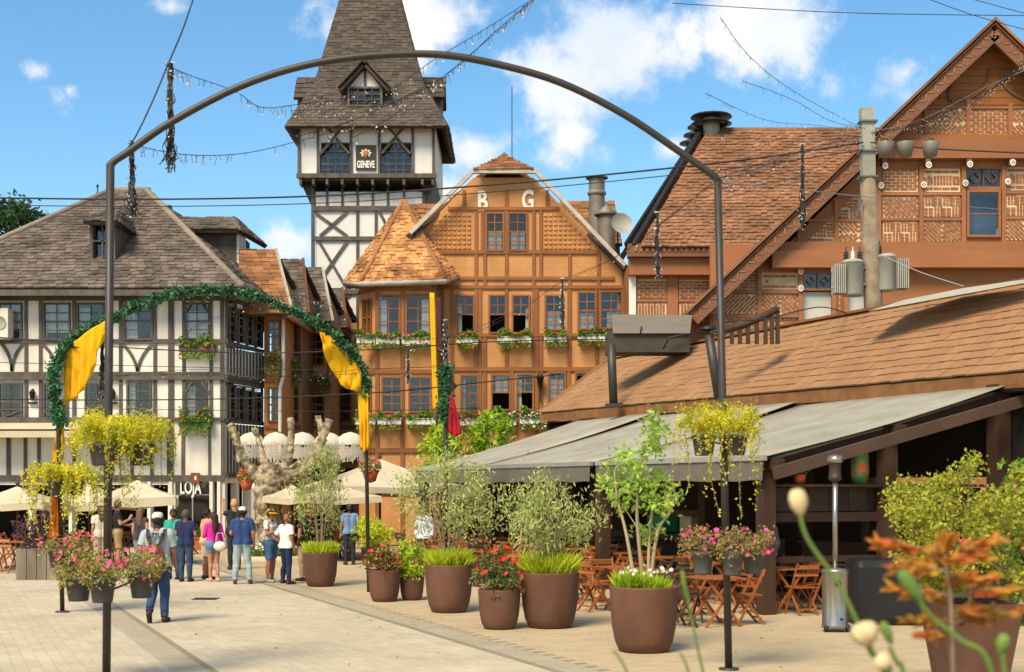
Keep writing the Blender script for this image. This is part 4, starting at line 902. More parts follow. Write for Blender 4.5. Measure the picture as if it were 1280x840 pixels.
for a in ((1118, 1154, 137, 172, 'vert'), (1160, 1207, 137, 172, 'star'), (1212, 1260, 137, 172, 'run'), (1265, 1312, 137, 172, 'star'),
          (1104, 1147, 212, 240, 'run'), (1155, 1200, 211, 240, 'box'), (1258, 1303, 209, 238, 'box'), (1104, 1147, 246, 272, 'diag'), (1155, 1200, 245, 271, 'bask'), (1258, 1303, 243, 270, 'bask'),
          (1104, 1147, 277, 303, 'bask'), (1155, 1200, 276, 302, 'vee'), (1258, 1303, 275, 300, 'vee'), (1046, 1098, 212, 242, 'herr'), (1003, 1042, 247, 273, 'run'), (1048, 1098, 247, 273, 'bask'),
          (955, 996, 277, 305, 'run'), (1000, 1043, 278, 305, 'box'), (1048, 1098, 278, 305, 'diag2')): panel(pr, *a, inn)
plw = FP(DR + .02)
for a in ((905, 946, 341, 362, 'run'), (952, 998, 341, 362, 'box'), (892, 946, 368, 392, 'diag'), (952, 998, 368, 400, 'vee'), (892, 946, 397, 420, 'run'), (952, 998, 404, 425, 'bask'), (1044, 1056, 345, 400, 'run')): panel(plw, *a, lambda x, y: y > 62 + (1243 - x) * .97 - 16)
B = []
def rb(x0, x1, y0, y1, d=.09): B.append(pr.box(x0, x1, y0, y1, .003, d))
for x, y0, y1 in ((1157, 130, 173), (1209.5, 122, 173), (1262, 130, 173), (1098, 208, 305), (1151, 208, 305), (1204, 208, 305), (1254, 208, 305), (1045, 250, 305), (999, 282, 305), (949, 338, 430), (1000.5, 338, 430), (1042, 338, 430), (1057, 338, 430), (1085, 338, 430), (1307, 208, 305)): rb(x - 2.6, x + 2.6, y0, y1)
for x0, x1, y0, y1 in ((1046, 1100, 243, 246.5), (1101, 1207, 241, 244.5), (1256, 1330, 239, 242.5), (1000, 1100, 274, 277.5), (1101, 1207, 272.5, 276), (1256, 1330, 271, 274.5), (905, 1000, 363.5, 367), (890, 1000, 394, 397), (1130, 1330, 133, 136.5)): rb(x0, x1, y0, y1, .07)
pieces('timber', t, B, m_rwood)
# great beams
mb = MB(); mb.M(pr.box(1094, 1330, 178, 201, .0, .4)); mb.build('beam', m_rwood, t)
mb = MB(); mb.M(pr.box(1106, 1330, 171, 177.6, .0, .28)); mb.build('beam', m_gold, t)
mb = MB(); mb.M(pr.box(962, 1330, 316, 337, .0, .5)); mb.build('beam', m_rwood, t)
mb = MB(); mb.M(pr.box(962, 1330, 305, 315.6, .0, .4)); mb.build('beam', m_rwood, t)
# bolt caps
for x, y in ((1102, 211), (1156, 210), (1207, 209), (1260, 207), (1100, 233), (1153, 232), (1205, 230), (1258, 228), (1000, 340), (1000, 361)):
    mb = MB(); c = pr.at(x, y, .42 if y < 213 else .12); mb.prism([c + Vector((.1 * math.cos(k * math.pi / 4 + .39), 0, .115 * math.sin(k * math.pi / 4 + .39))) for k in range(8)], Vector((0, -.05, 0))); o = mb.build('bolt_cap', m_white, t)
    mb = MB()
    for k in range(4): an = k * math.pi / 2; mb.prism([c + Vector((0, -.05, 0)) + Vector((math.cos(an + s) * r, -.002, math.sin(an + s) * r)) for s, r in ((-.45, .03), (-.3, .065), (.3, .065), (.45, .03))], Vector((0, -.01, 0)))
    mb.build('bolt_flower', m_black, o)
    if y < 213: mb = MB(); mb.M(pr.box(x - 3, x + 3, 201.5, 209, .1, .38)); mb.build('beam_end', m_rwd2, t)
# boarded gable head with carved arches
pieces('plank', t, [pr.box(max(1118, 1243 - (y + 9 - 55) * 1.0), min(1330, 1243 + (y + 9 - 55) * 1.0), y, y + 8.2, .004, .03) for y in range(78, 130, 9)], m_gold)
for p, q, bu in (((1185, 128), (1235, 103), .25), ((1300, 128), (1251, 103), -.25), ((1188, 128), (1192, 108), -.4), ((1299, 128), (1294, 108), .4), ((1235, 103), (1240, 85), -.3), ((1251, 103), (1246, 85), .3)):
    mb = MB(); arc(pr, p, q, bu, 3.2, .03, .1, mb); mb.build('carved_arch', m_rwd2, t)
# verge boards, carved
ovh = .9; po = FP(DR - ovh)
for p, q in (((1243, 40), (866, 398)), ((1243, 40), (1340, 133))):
    mb = MB(); mb.M(po.bar(p, q, 19, -.1, 0)); vb = mb.build('verge_board', m_rwd2, t)
    mb = MB(); e = Vector((p[0], p[1] - 13)); f = Vector((q[0], q[1] - 13)); mb.M(po.bar(e, f, 5, -.2, .1)); mb.build('verge_moulding', m_rwood, vb)
    C_ = []; L = (Vector(q) - Vector(p)).length; n = int(L / 8); dx, dy = (q[0] - p[0]) / L, (q[1] - p[1]) / L
    for i in range(n):
        c = Vector(p).lerp(Vector(q), (i + .5) / n); s = 1 if i % 2 else -1; nx, ny = -dy * s, dx * s
        C_.append(po.bar((c.x - dx * 3 - nx * 3, c.y - dy * 3 - ny * 3), (c.x + dx * 3 + nx * 3, c.y + dy * 3 + ny * 3), 2.0, .002, .018)); C_.append(po.bar((c.x - dx * 2 + nx * 5.5, c.y - dy * 2 + ny * 5.5), (c.x + dx * 2 + nx * 5.5, c.y + dy * 2 + ny * 5.5), 1.8, .002, .015))
    pieces('carving', vb, C_, m_rwood)
# gable roof slabs running back
for p, q in (((1243, 22), (858, 388)), ((1243, 22), (1345, 120))):
    A, B2 = po.at(*p, .15), po.at(*q, .15); mb = MB(); mb.prism([A, B2, B2 + Vector((0, 0, -.12)), A + Vector((0, 0, -.12))], Vector((0, 9, 0))); mb.build('gable_roof', m_rtile, t)
    mb = MB(); mb.prism([A + Vector((0, .05, -.13)), B2 + Vector((0, .05, -.13)), B2 + Vector((0, .05, -.2)), A + Vector((0, .05, -.2))], Vector((0, .85, 0))); mb.build('gable_soffit', m_rwd2, t)
# tiled wing
DW = 47.3; pwg = FP(DW + .6); e0, e1 = P(801, 309, DW - .2), P(1240, 309, DW - .2); g0, g1 = P(885, 165, 52.6), P(1280, 165, 52.6); g1.z = g0.z; e1.z = e0.z
slope(t, e0, e1, g1, g0, 38, .21, m_rtile, 260, lift=.16, thick=.06, jit=.7, name='tile', deckname='wing_roof')
slope(t, e1 + Vector((0, 9, 0)), e0 + Vector((0, 9, 0)), g0 + Vector((0, .1, 0)), g1 + Vector((0, .1, 0)), 8, 1, m_rtile, 0, name='tile', deckname='wing_roof')
mb = MB(); mb.tube([g0 + Vector((-.05, .05, .06)), g1 + Vector((0, .05, .06))], .13, 6); mb.build('ridge_cap', m_rtile, t)
mb = MB(); mb.beam(e0 + Vector((-.22, .1, 0)), g0 + Vector((-.2, .1, .05)), .16, .3); mb.beam(e0 + Vector((-.45, .8, .2)), g0 + Vector((-.3, .8, .1)), .1, .2); mb.beam(e0 + Vector((-.45, 6, .2)), g0 + Vector((-.3, 1.2, .1)), .1, .2); mb.build('verge_board', m_black, t)
wall_with_holes(t, pwg, 786, 905, 330, 640, [], m_rwood, name='wing_wall')
mb = MB(); z = pwg.at(0, 330).z; xx = pwg.at(786, 330).x; mb.box(xx, xx + .2, DW + .86, DW + 9, 0, z); mb.build('wing_end_wall', m_rwood, t)
slope(t, e0 + Vector((0, 9, 0)), e0, g0, g0 + Vector((0, .05, 0)), 24, .4, m_rtile, 0, name='tile', deckname='wing_roof')
mb = MB(); mb.M(pwg.box(783, 985, 309, 325, .2, .75)); mb.build('eave_beam', m_rwd2, t); mb = MB(); mb.M(pwg.box(785, 985, 325.5, 346, .05, .5)); mb.build('eave_beam', m_rwood, t)
pieces('carving', t, [pwg.box(790 + i * 7, 794 + i * 7, 312, 319, .752, .78) for i in range(24)], m_rwood)
for a in ((797, 833, 349, 373, 'run'), (849, 893, 350, 373, 'run'), (797, 833, 378, 402, 'vert'), (849, 890, 378, 402, 'vert')): panel(pwg, *a)
pieces('timber', t, [pwg.box(834, 847, 346, 430, .003, .1), pwg.box(894, 899, 346, 430, .003, .1), pwg.box(795, 833, 374, 377.5, .003, .07), pwg.box(848, 893, 374, 377.5, .003, .07)], m_rwood)
mb = MB(); mb.M(pwg.box(786, 794.5, 346, 430, .003, .15)); mb.build('corner_post', m_white, t)
pieces('brick', t, BR, m_brick, 300)
# roof cowls
for x, y, wp, D in ((889, 147, 26, 52.6), (874, 160, 15, 55), (869, 170, 15, 57), (864, 180, 15, 59)):
    c = P(x, y, D); r = wp * D / F; l = thing('roof_cowl', 'large dark round vent cowl on the tiled ridge' if wp > 20 else 'small dark round vent cowl behind the tiled roof edge', 'vent', c + Vector((0, 0, -1)), 'vent cowls')
    mb = MB(); mb.lathe([(r, 0), (r * .95, .06), (.1, .22), (.01, .24)], c, 16); mb.lathe([(r * .96, 0), (.05, -.06)], c, 16)
    if wp > 20: mb.lathe([(r * .8, -.28), (r, -.26), (.1, -.12)], c, 16)
    mb.build('hat', m_black, l); mb = MB(); mb.tube([c + Vector((0, 0, -.95)), c + Vector((0, 0, .02))], r * .4, 12); mb.build('neck', m_grey if wp > 20 else m_black, l)

# ---------------------------------------------------------------- restaurant pavilion
RO = Vector((4.17, 22.5, 0))
def R(t_, s, z=0): return RO + AU * t_ + AV * s + Vector((0, 0, z))
m_rsh = mat('tan_roof_shingle', '#9c7550', '#8a6644', rough=.95, scale=1.2, detail=8, var=.07, bump=.25, bscale=60)
m_fasc = mat('tan_fascia_board', '#8b6038', '#744d2b', rough=.85, scale=2, contrast=1.5, var=.05, bump=.2)
m_awn = mat('grey_awning_canvas', '#aba796', '#948f7d', rough=.85, scale=1.2, detail=8, contrast=1.3, var=.03, trans=.15, bump=.1, bscale=5)
m_val = mat('dark_grey_valance', '#6f6a60', '#605b52', rough=.9, scale=3, var=.05, trans=.1)
m_dkw = mat('dark_brown_wood', '#46301f', '#352418', rough=.75, scale=2, var=.12, stretch=(1, 1, .4))
m_awood = mat('orange_varnished_wood', '#a5622c', '#8b4d20', rough=.5, scale=3, var=.2)
m_awood2 = mat('dark_olive_wood', '#4d3a26', '#3c2d1e', rough=.6, scale=3, var=.2)
t = thing('restaurant_pavilion', 'open restaurant pavilion with tan shingled roof and dark posts', 'restaurant', R(8, 3)); RS = t
ez = lambda q: 4.20 + .014 * q
T0, T1 = -7.0, 20.4
eA, eB_, rB, rA = R(T1, 5.1, ez(T1)), R(T0, 5.1, ez(T0)), R(T0, 7.77, 6.27), R(T1 + .3, 7.77, 6.27)
slope(t, eA, eB_, rB, rA, 12, .36, m_rsh, 260, lift=.06, thick=.035, jit=.4, deckname='roof_slope')
b0, b1 = R(T1, 10.4, ez(T1)), R(T0, 10.4, ez(T0)); slope(t, b1, b0, rA + AV * .05, rB + AV * .05, 6, 1, m_rsh, 0, deckname='roof_slope')
mb = MB(); mb.prism([eA + UZ * -.2, rA + UZ * -.05, b0 + UZ * -.2], AU * -.15); mb.build('gable_end', m_fasc, t)
mb = MB(); mb.beam(eA + UZ * -.17, eB_ + UZ * -.17, .06, .26); mb.build('fascia', m_fasc, t)
mb = MB(); mb.beam(eA + AU * .1 + UZ * .03, rA + AU * .1 + UZ * .05, .3, .06); mb.beam(rA + UZ * .06, rB + UZ * .06, .3, .06); mb.build('ridge_trim', m_fasc, t)
mb = MB(); mb.beam(eA + UZ * -.34 - AV * .05, eB_ + UZ * -.34 - AV * .05, .05, .03); mb.build('eave_cable', m_black, t)
# posts, beams, ceiling, back and side partitions
def post(q, s, wd=.2, h=3.9, nm='post'): a = R(q, s); mb = MB(); mb.M(frameM(a + UZ * h / 2, AU, AV, UZ, wd, wd, h)); return mb.build(nm, m_dkw, t)
for q in (.25, 6.3, 12.85, 17.6): post(q, .2, .24, 2.55); post(q, 2.7, .26, 3.2); post(q, 5.2, .3, 4.0)
post(-6.8, 5.2, .3, 4.0); post(-2.6, 5.35, .5, 4.0)
mb = MB()
for s, z in ((.2, 2.52), (2.7, 3.12), (5.2, 3.92)): mb.beam(R(-.2 if s < 5 else T0, s, z), R(17.8, s, z), .14, .18)
for q in (.25, 6.3, 12.85, 17.6): mb.beam(R(q, .1, 2.43), R(q, 5.3, 3.78), .16, .2)
mb.build('frame_beams', m_dkw, t)
mb = MB(); mb.prism([R(T0, 5.35, 3.85), R(T1, 5.35, 4.0), R(T1, 10.2, 4.0), R(T0, 10.2, 3.85)], UZ * .05); mb.build('ceiling', m_dkw, t)
mb = MB()
def wallq(q0, q1, s, z0, z1): mb.prism([R(q0, s, z0), R(q1, s, z0), R(q1, s, z1), R(q0, s, z1)], AV * .12)
wallq(8.5, 20, 8.6, 0, 3.9); wallq(-7, 4.0, 8.6, 0, 3.9); wallq(4, 8.5, 8.6, 0, 2.0); wallq(4, 8.5, 8.6, 3.0, 3.9); mb.build('back_wall', m_dkw, t)
mb = MB(); mb.prism([R(T1 - .4, 5.2, 0), R(T1 - .4, 10.2, 0), R(T1 - .4, 10.2, 4.2), R(T1 - .4, 5.2, 4.2)], AU * .12); mb.build('end_wall', m_dkw, t)
# near-end partition: shelf, boards, rails
mb = MB(); mb.beam(R(.35, .3, 2.16), R(.35, 5.0, 2.16), .3, .05); sh_ = mb.build('shelf', m_dkw, t)
pieces('board', t, [frameM(R(.45, .55 + i * .42, 1.92), AV, AU, UZ, .4, .03, .4) for i in range(11)], m_awood2)
mb = MB(); mb.beam(R(.35, .3, 1.62), R(.35, 5.0, 1.62), .06, .16); mb.beam(R(.35, .3, .9), R(.35, 5.0, .9), .06, .1); mb.build('rail', m_dkw, t)
mb = MB(); mb.beam(R(-2.2, 5.1, 3.3), R(-2.2, 5.1, 2.2), .04, .04); mb.prism([R(4.5, 5.42, 2.32), R(-6.9, 5.42, 2.32), R(-6.9, 5.42, 3.84), R(4.5, 5.42, 3.84)], AV * .06); mb.build('interior_shade_sheet', m_dark, t)  # near-black sheet: shade of the deep interior put into its colour
for q in (2, 4, 8, 10, 14, 16):
    mb = MB(); mb.beam(R(q, 3.4, 1.05), R(q + 1.6, 3.4, 1.05), .5, .06); mb.M(frameM(R(q + .8, 3.4, .52), AU, AV, UZ, 1.4, .4, 1.0)); mb.build('counter', m_dkw, t)
mb = MB()
for z in (1.55, 1.0): mb.beam(R(6.4, 2.7, z), R(17.5, 2.7, z), .06, .14)
mb.build('rail', m_dkw, t)
# canopies
for i, (q0, q1) in enumerate(((-.05, 6.15), (6.4, 12.7), (12.95, 17.7))):
    o = thing('retractable_awning', 'grey canvas awning %s' % ('over the end of the pavilion by the patio heater' if i == 0 else ('in the middle of the pavilion front' if i == 1 else 'at the end of the pavilion towards the orange house')), 'awning', R((q0 + q1) / 2, 0, 0), 'pavilion awnings')
    mb = MB(); n, k = 10, 8; vs = []
    for a in range(n + 1):
        for b in range(k + 1):
            f = b / k; sag = -.07 * math.sin(math.pi * f) - .022 * math.sin(a * 2.4 + i) * math.sin(math.pi * f)
            vs.append(R(q0 + (q1 - q0) * a / n, 5.25 * f, 2.64 + (1.36 + .012 * q0) * f + sag))
    fs = [(a * (k + 1) + b, (a + 1) * (k + 1) + b, (a + 1) * (k + 1) + b + 1, a * (k + 1) + b + 1) for a in range(n) for b in range(k)]
    mb.add(vs, fs, True); ca = mb.build('canopy', m_awn, o); sm = ca.modifiers.new('thick', 'SOLIDIFY'); sm.thickness = .012
    mb = MB(); n = int((q1 - q0) / .045); vs = []
    for a in range(n + 1):
        w_ = .012 * (1 if a % 2 else -1); vs += [R(q0 + (q1 - q0) * a / n, -.04 + w_, 2.6), R(q0 + (q1 - q0) * a / n, -.05 + w_ * 1.4, 2.24 + .012 * math.sin(a * .25))]
    mb.add(vs, [(2 * a, 2 * a + 2, 2 * a + 3, 2 * a + 1) for a in range(n)]); mb.build('valance', m_val, o)
    for q in [q0 + (q1 - q0) * j / 5 for j in range(1, 5)]:
        mb = MB(); pp = [R(q, 5.25 * b / 8, 2.645 + (1.36 + .012 * q0) * b / 8 - .07 * math.sin(math.pi * b / 8) - .022 * math.sin((q - q0) / (q1 - q0) * 24 + i) * math.sin(math.pi * b / 8)) for b in range(9)]
        for u_, v_ in zip(pp[:-1], pp[1:]): mb.beam(u_, v_, .035, .012)
        mb.build('seam', m_val, o)
    mb = MB(); mb.beam(R(q0, -.02, 2.62), R(q1, -.02, 2.62), .09, .09); mb.build('front_bar', m_grey, o)
    mb = MB()
    for q in (q0 + .25, q1 - .25): mb.tube([R(q, .05, 2.56), R(q, 2.6, 3.16), R(q, 5.1, 3.85)], .035, 6)
    mb.build('folding_arm', m_grey, o)
mb = MB(); mb.beam(R(-.3, 0, 2.36), R(-.3, 5.35, 3.7), .1, .2); mb.build('side_beam', mat('dark_beam_wood', '#5a4434', '#4a3729', rough=.8, scale=2), t)
# things on the roof
q = R(15.2, 6.6, 5.4); o = thing('roof_hatch', 'grey metal hatch with raised lid on the shingled roof', 'roof hatch', q)
pA = FP(38.5)
mb = MB(); mb.M(pA.box(760, 862, 414, 440, -1.2, 0)); mb.build('box', mat('bituminous_felt', '#4f4940', '#403b33', rough=.95, scale=3, bump=.4), o)
mb = MB(); A, B2, C2, D2 = pA.at(766, 417, .1), pA.at(862, 417, .1), pA.at(868, 392, -.5), pA.at(766, 391, -.5); mb.prism([A, B2, C2, D2], Vector((0, .05, .03))); mb.build('lid', mat('dull_sheet_metal', '#7d7566', '#6b6456', rough=.6, scale=2, stretch=(.2, 1, 1)), o)
mb = MB(); mb.tube([pA.at(800, 417, .1), pA.at(802, 408, 0)], .02); mb.tube([pA.at(828, 437, .2), pA.at(835, 423, .25), pA.at(850, 420, .2), pA.at(880, 416, .2)], .025); mb.build('strut', m_black, o)
o = thing('vent_pipe', 'straight black pipe standing at the roof edge below the hatch', 'pipe', R(15.0, 5.0, 4.3)); D = 37.8
mb = MB(); mb.tube([P(764, 430, D), P(767, 506, D)], .12, 10); mb.build('pipe', m_metal, o); mb = MB(); mb.beam(P(757, 507, D), P(778, 506, D), .3, .1); mb.build('foot', m_metal, o)
o = thing('flue_pipe', 'leaning black flue pipe with a small cap on the shingled roof', 'pipe', P(895, 497, 30.5)); D = 30.5
mb = MB(); mb.tube([P(886, 418, D), P(899, 500, D)], .11, 10); mb.build('pipe', m_metal, o); mb = MB(); c = P(885, 412, D); mb.lathe([(.2, 0), (.19, .04), (.02, .1)], c, 12); mb.tube([c, P(886, 419, D)], .03); mb.build('cap', m_black, o)
o = thing('roof_railing', 'short dark wooden railing rising along the roof ridge', 'railing', P(940, 410, 33)); D = 32.5
mb = MB(); mb.tube([P(905, 413, D), P(930, 406, D), P(955, 395, D), P(972, 386, D)], .09, 6); mb.build('top_rail', m_dkw, o)
pieces('baluster', o, [beamM(P(x, y, D), P(x, 430, D), .09) for x, y in ((915, 411), (925, 408), (935, 404), (946, 400), (957, 395), (965, 391), (972, 386))], m_dkw)
o = thing('roof_sheet', 'pale translucent roofing sheet lying along the roof ridge', 'roofing sheet', P(1190, 375, 28))
mb = MB(); mb.prism([P(1085, 389, 29.5), P(1290, 352, 26.3), P(1290, 348, 26.6), P(1205, 360, 28.6), P(1130, 375, 29.8)], Vector((.1, .3, .03))); mb.build('sheet', mat('grey_sheet', '#a8a48f', '#969280', rough=.6), o)

# ---------------------------------------------------------------- utility pole with transformers
DP = 33.8; c0 = P(1090, 607, DP); c0.z = 0; o = thing('utility_pole', 'concrete utility pole rising behind the pavilion roof', 'utility pole', c0)
m_conc = mat('pole_concrete', '#a3a391', '#8f8f7f', rough=.9, scale=4, var=.03, bump=.2); m_conc2 = mat('stained_concrete', '#8c7c64', '#6e6150', rough=.95, scale=3, contrast=1.6, bump=.3)
mb = MB(); tp_ = P(1083, 136, DP); md = P(1085, 226, DP); mb.beam(md, tp_, .32, .28, (0, -1, 0)); mb.build('upper_shaft', m_conc, o)
mb = MB(); mb.tube([c0, P(1092, 390, DP), md + UZ * .03], [.28, .23, .195], 12); mb.build('lower_shaft', m_conc2, o)
mb = MB()
for y in (153, 190, 222): p = P(1084, y, DP); mb.box(p.x - .22, p.x + .22, p.y - .2, p.y + .16, p.z - .02, p.z + .02)
mb.beam(P(1078, 250, DP - .2), P(1068, 275, DP - .3), .04); mb.build('bands', m_steel, o)
m_trf = mat('transformer_paint', '#a7a698', '#98978a', rough=.55, scale=4, var=.03)
for s, x, y0, y1, wpx, lab in ((-1, 1066, 325, 371, 26, 'grey finned transformer with insulators mounted on the pole'), (1, 1108, 318, 365, 22, 'grey finned transformer on the pole side away from the insulators')):
    c = P(x, y1, DP - .1); o2 = thing('transformer', lab, 'transformer', c); h = (y1 - y0) * DP / F; r = wpx * DP / F / 2
    mb = MB(); mb.lathe([(.01, 0), (r * .9, .02), (r, .06), (r, h * .9), (r * 1.06, h * .91), (r * 1.06, h * .95), (r * .8, h), (.01, h * 1.02)], c, 18); mb.build('tank', m_trf, o2)
    pieces('fin', o2, [frameM(c + Vector((s * (r + .12 + (k - 2.5) * .048), -.1, h * .45)), Vector((1, 0, 0)), Vector((0, 1, 0)), UZ, .026, .42, h * .78) for k in range(6)], m_trf)
    mb = MB()
    for k in (.25, .7): mb.tube([c + Vector((s * r * .8, 0, h * k)), c + Vector((s * (r + .28), 0, h * k))], .03)
    mb.build('header_pipe', m_trf, o2)
    for k in range(3 if s < 0 else 1):
        b = c + Vector(((k - 1) * .17, 0, h)); mb = MB(); mb.lathe([(.04, 0), (.07, .04), (.04, .07), (.07, .11), (.04, .14), (.06, .18), (.02, .22), (.015, .32)], b, 10); mb.build('insulator', m_black if k != 1 else m_white, o2)
    mb = MB(); mb.box(min(c.x + s * -r * .9, c0.x), max(c.x + s * -r * .9, c0.x), c.y - .03, c.y + .03, c.z + h * .3, c.z + h * .36); mb.box(min(c.x + s * -r * .9, c0.x), max(c.x + s * -r * .9, c0.x), c.y - .03, c.y + .03, c.z + h * .75, c.z + h * .81); mb.build('clamp', m_steel, o2)
# ---------------------------------------------------------------- metal arch with hanging plants
DA = 15.75; AP = [(138, 206), (146, 199), (160, 190), (215, 152), (300, 108), (380, 82), (460, 70), (545, 68), (620, 80), (700, 103), (780, 143), (850, 190), (888, 217), (897, 225)]
def DAx(x): return 15.15 + (x - 135) / 770 * .8
o = thing('metal_arch', 'large brown steel arch with two posts spanning the plaza', 'arch', (P(520, 607, DA).x, DA, 0))
def cat_rom(pts, k=6):
    pts = [Vector(p) for p in pts]; out = []
    for i in range(len(pts) - 1):
        p0, p1, p2, p3 = pts[max(i - 1, 0)], pts[i], pts[i + 1], pts[min(i + 2, len(pts) - 1)]
        for j in range(k):
            t_ = j / k; out.append(.5 * ((2 * p1) + (p2 - p0) * t_ + (2 * p0 - 5 * p1 + 4 * p2 - p3) * t_ * t_ + (3 * p1 - p0 - 3 * p2 + p3) * t_ ** 3))
    return out + [pts[-1]]
mb = MB(); mb.tube(cat_rom([P(x, y, DAx(x)) for x, y in AP], 5), .043, 10); mb.build('bow', m_metal, o)
DL_, DR_ = DAx(135), DAx(905)
for a, b in ((P(138, 208, DL_), Vector((P(133, 800, DL_).x, DL_, 0))), (P(897, 226, DR_), Vector((P(911, 800, DR_).x, DR_, 0)))):
    mb = MB(); mb.tube([b, b.lerp(a, .5), a + UZ * .03], .046, 10); mb.lathe([(.12, 0), (.12, .02), (.05, .03)], b, 12); mb.build('post', m_metal, o)
m_pot = mat('dark_plastic_pot', '#4a4540', '#3e3a36', rough=.6, var=.06)
m_pot2 = mat('grey_plastic_pot', '#55554f', '#4a4a45', rough=.6, var=.06)
m_dry = mat('olive_pink_leaf', '#b3a557', '#979848', rough=.7, scale=6, var=.35, trans=.35, hue=.04)
m_wire = mat('wire_black', '#221f1d', rough=.6, var=0)
def hpot(c, r, h, mt, t):
    mb = MB(); mb.lathe([(.01, -h), (r * .72, -h), (r * .76, -h + .02), (r * .96, -.035), (r * 1.08, -.03), (r * 1.08, .01), (r * .98, .012), (r * .94, -.05), (.01, -.06)], c, 16); mb.build('pot', mt, t)
def bracket(c, p, t): mb = MB(); mb.tube([p, p.lerp(c, .5) + UZ * -.02, c + UZ * -.02], .012, 6); mb.build('bracket', m_black, t)
def trailing(label, c, post_, group, strands=60, ln=.55, spread=.32, r=.14, puff=900, leaf=None, lsz=.036):
    t = thing('hanging_planter', label, 'planter', c, group); hpot(c, r, .23, m_pot, t); bracket(c, post_, t)
    a, cc = clumps(c + Vector((0, 0, .17)), (spread * .95, spread * .8, .19), 16, puff, .06, .2); leafmesh('foliage', t, a, lsz * 1.15, .25, leaf or m_yellow, up=.8)
    pts = []; rnds = []; mb = MB()
    for i in range(strands):
        an = random.uniform(0, 2 * math.pi); L = ln * random.choice((.25, .4, .5, .8, 1.0, 1.25)) * random.uniform(.8, 1.1); r0 = spread * random.uniform(.75, 1.35); p = c + Vector((math.cos(an) * .1, math.sin(an) * .1, .08)); q = c + Vector((math.cos(an) * r0, math.sin(an) * r0, random.uniform(.0, .28))); e = q + Vector((random.uniform(-.06, .06), random.uniform(-.06, .06), -L)); sw = Vector((random.uniform(-.08, .08), random.uniform(-.08, .08), 0))
        cur = [p, p.lerp(q, .6) + UZ * .08, q, q.lerp(e, .5) + sw, e]; cr = cat_rom(cur, 6); 
        if i < strands * .5: mb.tube(cr, .004, 3, False)
        rr = random.random()
        for k, v in enumerate(cr):
            for _ in range(5 if k < len(cr) * .7 else 3): pts.append(v + Vector((random.gauss(0, .018), random.gauss(0, .018), random.gauss(0, .02)))); rnds.append((rr + random.uniform(-.12, .12)) % 1)
    mb.build('stem', m_stem, t); leafmesh('trailing_foliage', t, np.array([tuple(v) for v in pts]), lsz, .6, m_yellow if leaf is None else leaf, rn=np.array(rnds)); return t
def petunia(label, c, post_, group, r=.145, n=700, fl=18, leaf=None, mt=None, spread=.26, fm=None):
    t = thing('hanging_flower_pot', label, 'flower pot', c, group); hpot(c, r, .26, mt or m_pot, t); bracket(c, post_, t)
    a, cc = clumps(c + Vector((0, 0, .1)), (spread, spread, .17), 16, n, .055, .4); leafmesh('foliage', t, a, .05, .5, leaf or m_dry)
    mb = MB()
    for k in cc: mb.tube([c, (Vector(k) + c) / 2 + UZ * .06, Vector(k)], .004, 3, False)
    mb.build('stem', m_stem, t)
    f = ell(c + Vector((0, -.05, .14)), (spread * 1.05, spread * 1.05, .2), fl, .85); f[:, 2] = np.maximum(f[:, 2], c.z - .08); blossoms('blossoms', t, f, .07, fm or m_pink); return t
Lx = lambda y: P(135, y, DL_)
lp = Lx(556); gU = 'yellow trailing planters on the arch posts'; gL = 'pink flower pots on the arch posts'
for dx, dy, lab in ((0.06, -.24, 'yellow trailing plant in the middle pot high on the arch post beside the yellow drape'), (-.1, .1, 'yellow trailing plant in the outer pot high on the arch post beside the yellow drape'), (.34, .1, 'yellow trailing plant high on the arch post, in the pot turned to the plaza')):
    trailing(lab, lp + Vector((dx, dy, 0)), lp + UZ * -.1, gU, 20, .66, .28, .14, 2300)
lp = Lx(722)
for dx, dy, lab in ((0.0, -.2, 'pink petunias in the middle pot low on the arch post near the backpacker'), (-.33, .0, 'pink petunias in the outer pot low on the arch post near the backpacker'), (.36, .06, 'pink petunias in the pot beside the backpacker low on the arch post')):
    petunia(lab, lp + Vector((dx, dy, .0 if dx < .3 else .03)), lp + UZ * -.15, gL)
rp = P(904, 545, DR_)
for dx, dy, lab in ((.12, -.16, 'yellow trailing plant in the front box on the arch post by the awning'), (-.22, .05, 'yellow trailing plant in the back pot on the arch post by the awning')):
    trailing(lab, rp + Vector((dx, dy, 0)), rp + UZ * -.1, gU, 18, .8, .27, .14, 1900)
rp = P(908, 690, DR_)
for dx, dy, lab in ((-.28, -.02, 'faded pink flowers low on the arch post, in the pot towards the potted shrub'), (.04, -.2, 'faded pink flowers in the middle grey pot low on the arch post by the awning'), (.32, .06, 'faded pink flowers in the pot low on the arch post turned to the heater')):
    petunia(lab, rp + Vector((dx, dy, 0)), rp + UZ * -.15, gL, .13, 480, 14, mat('dry_pinkish_leaf', '#b09a5c', '#93804a', rough=.7, scale=7, var=.35, trans=.35, hue=.03), m_pot2)

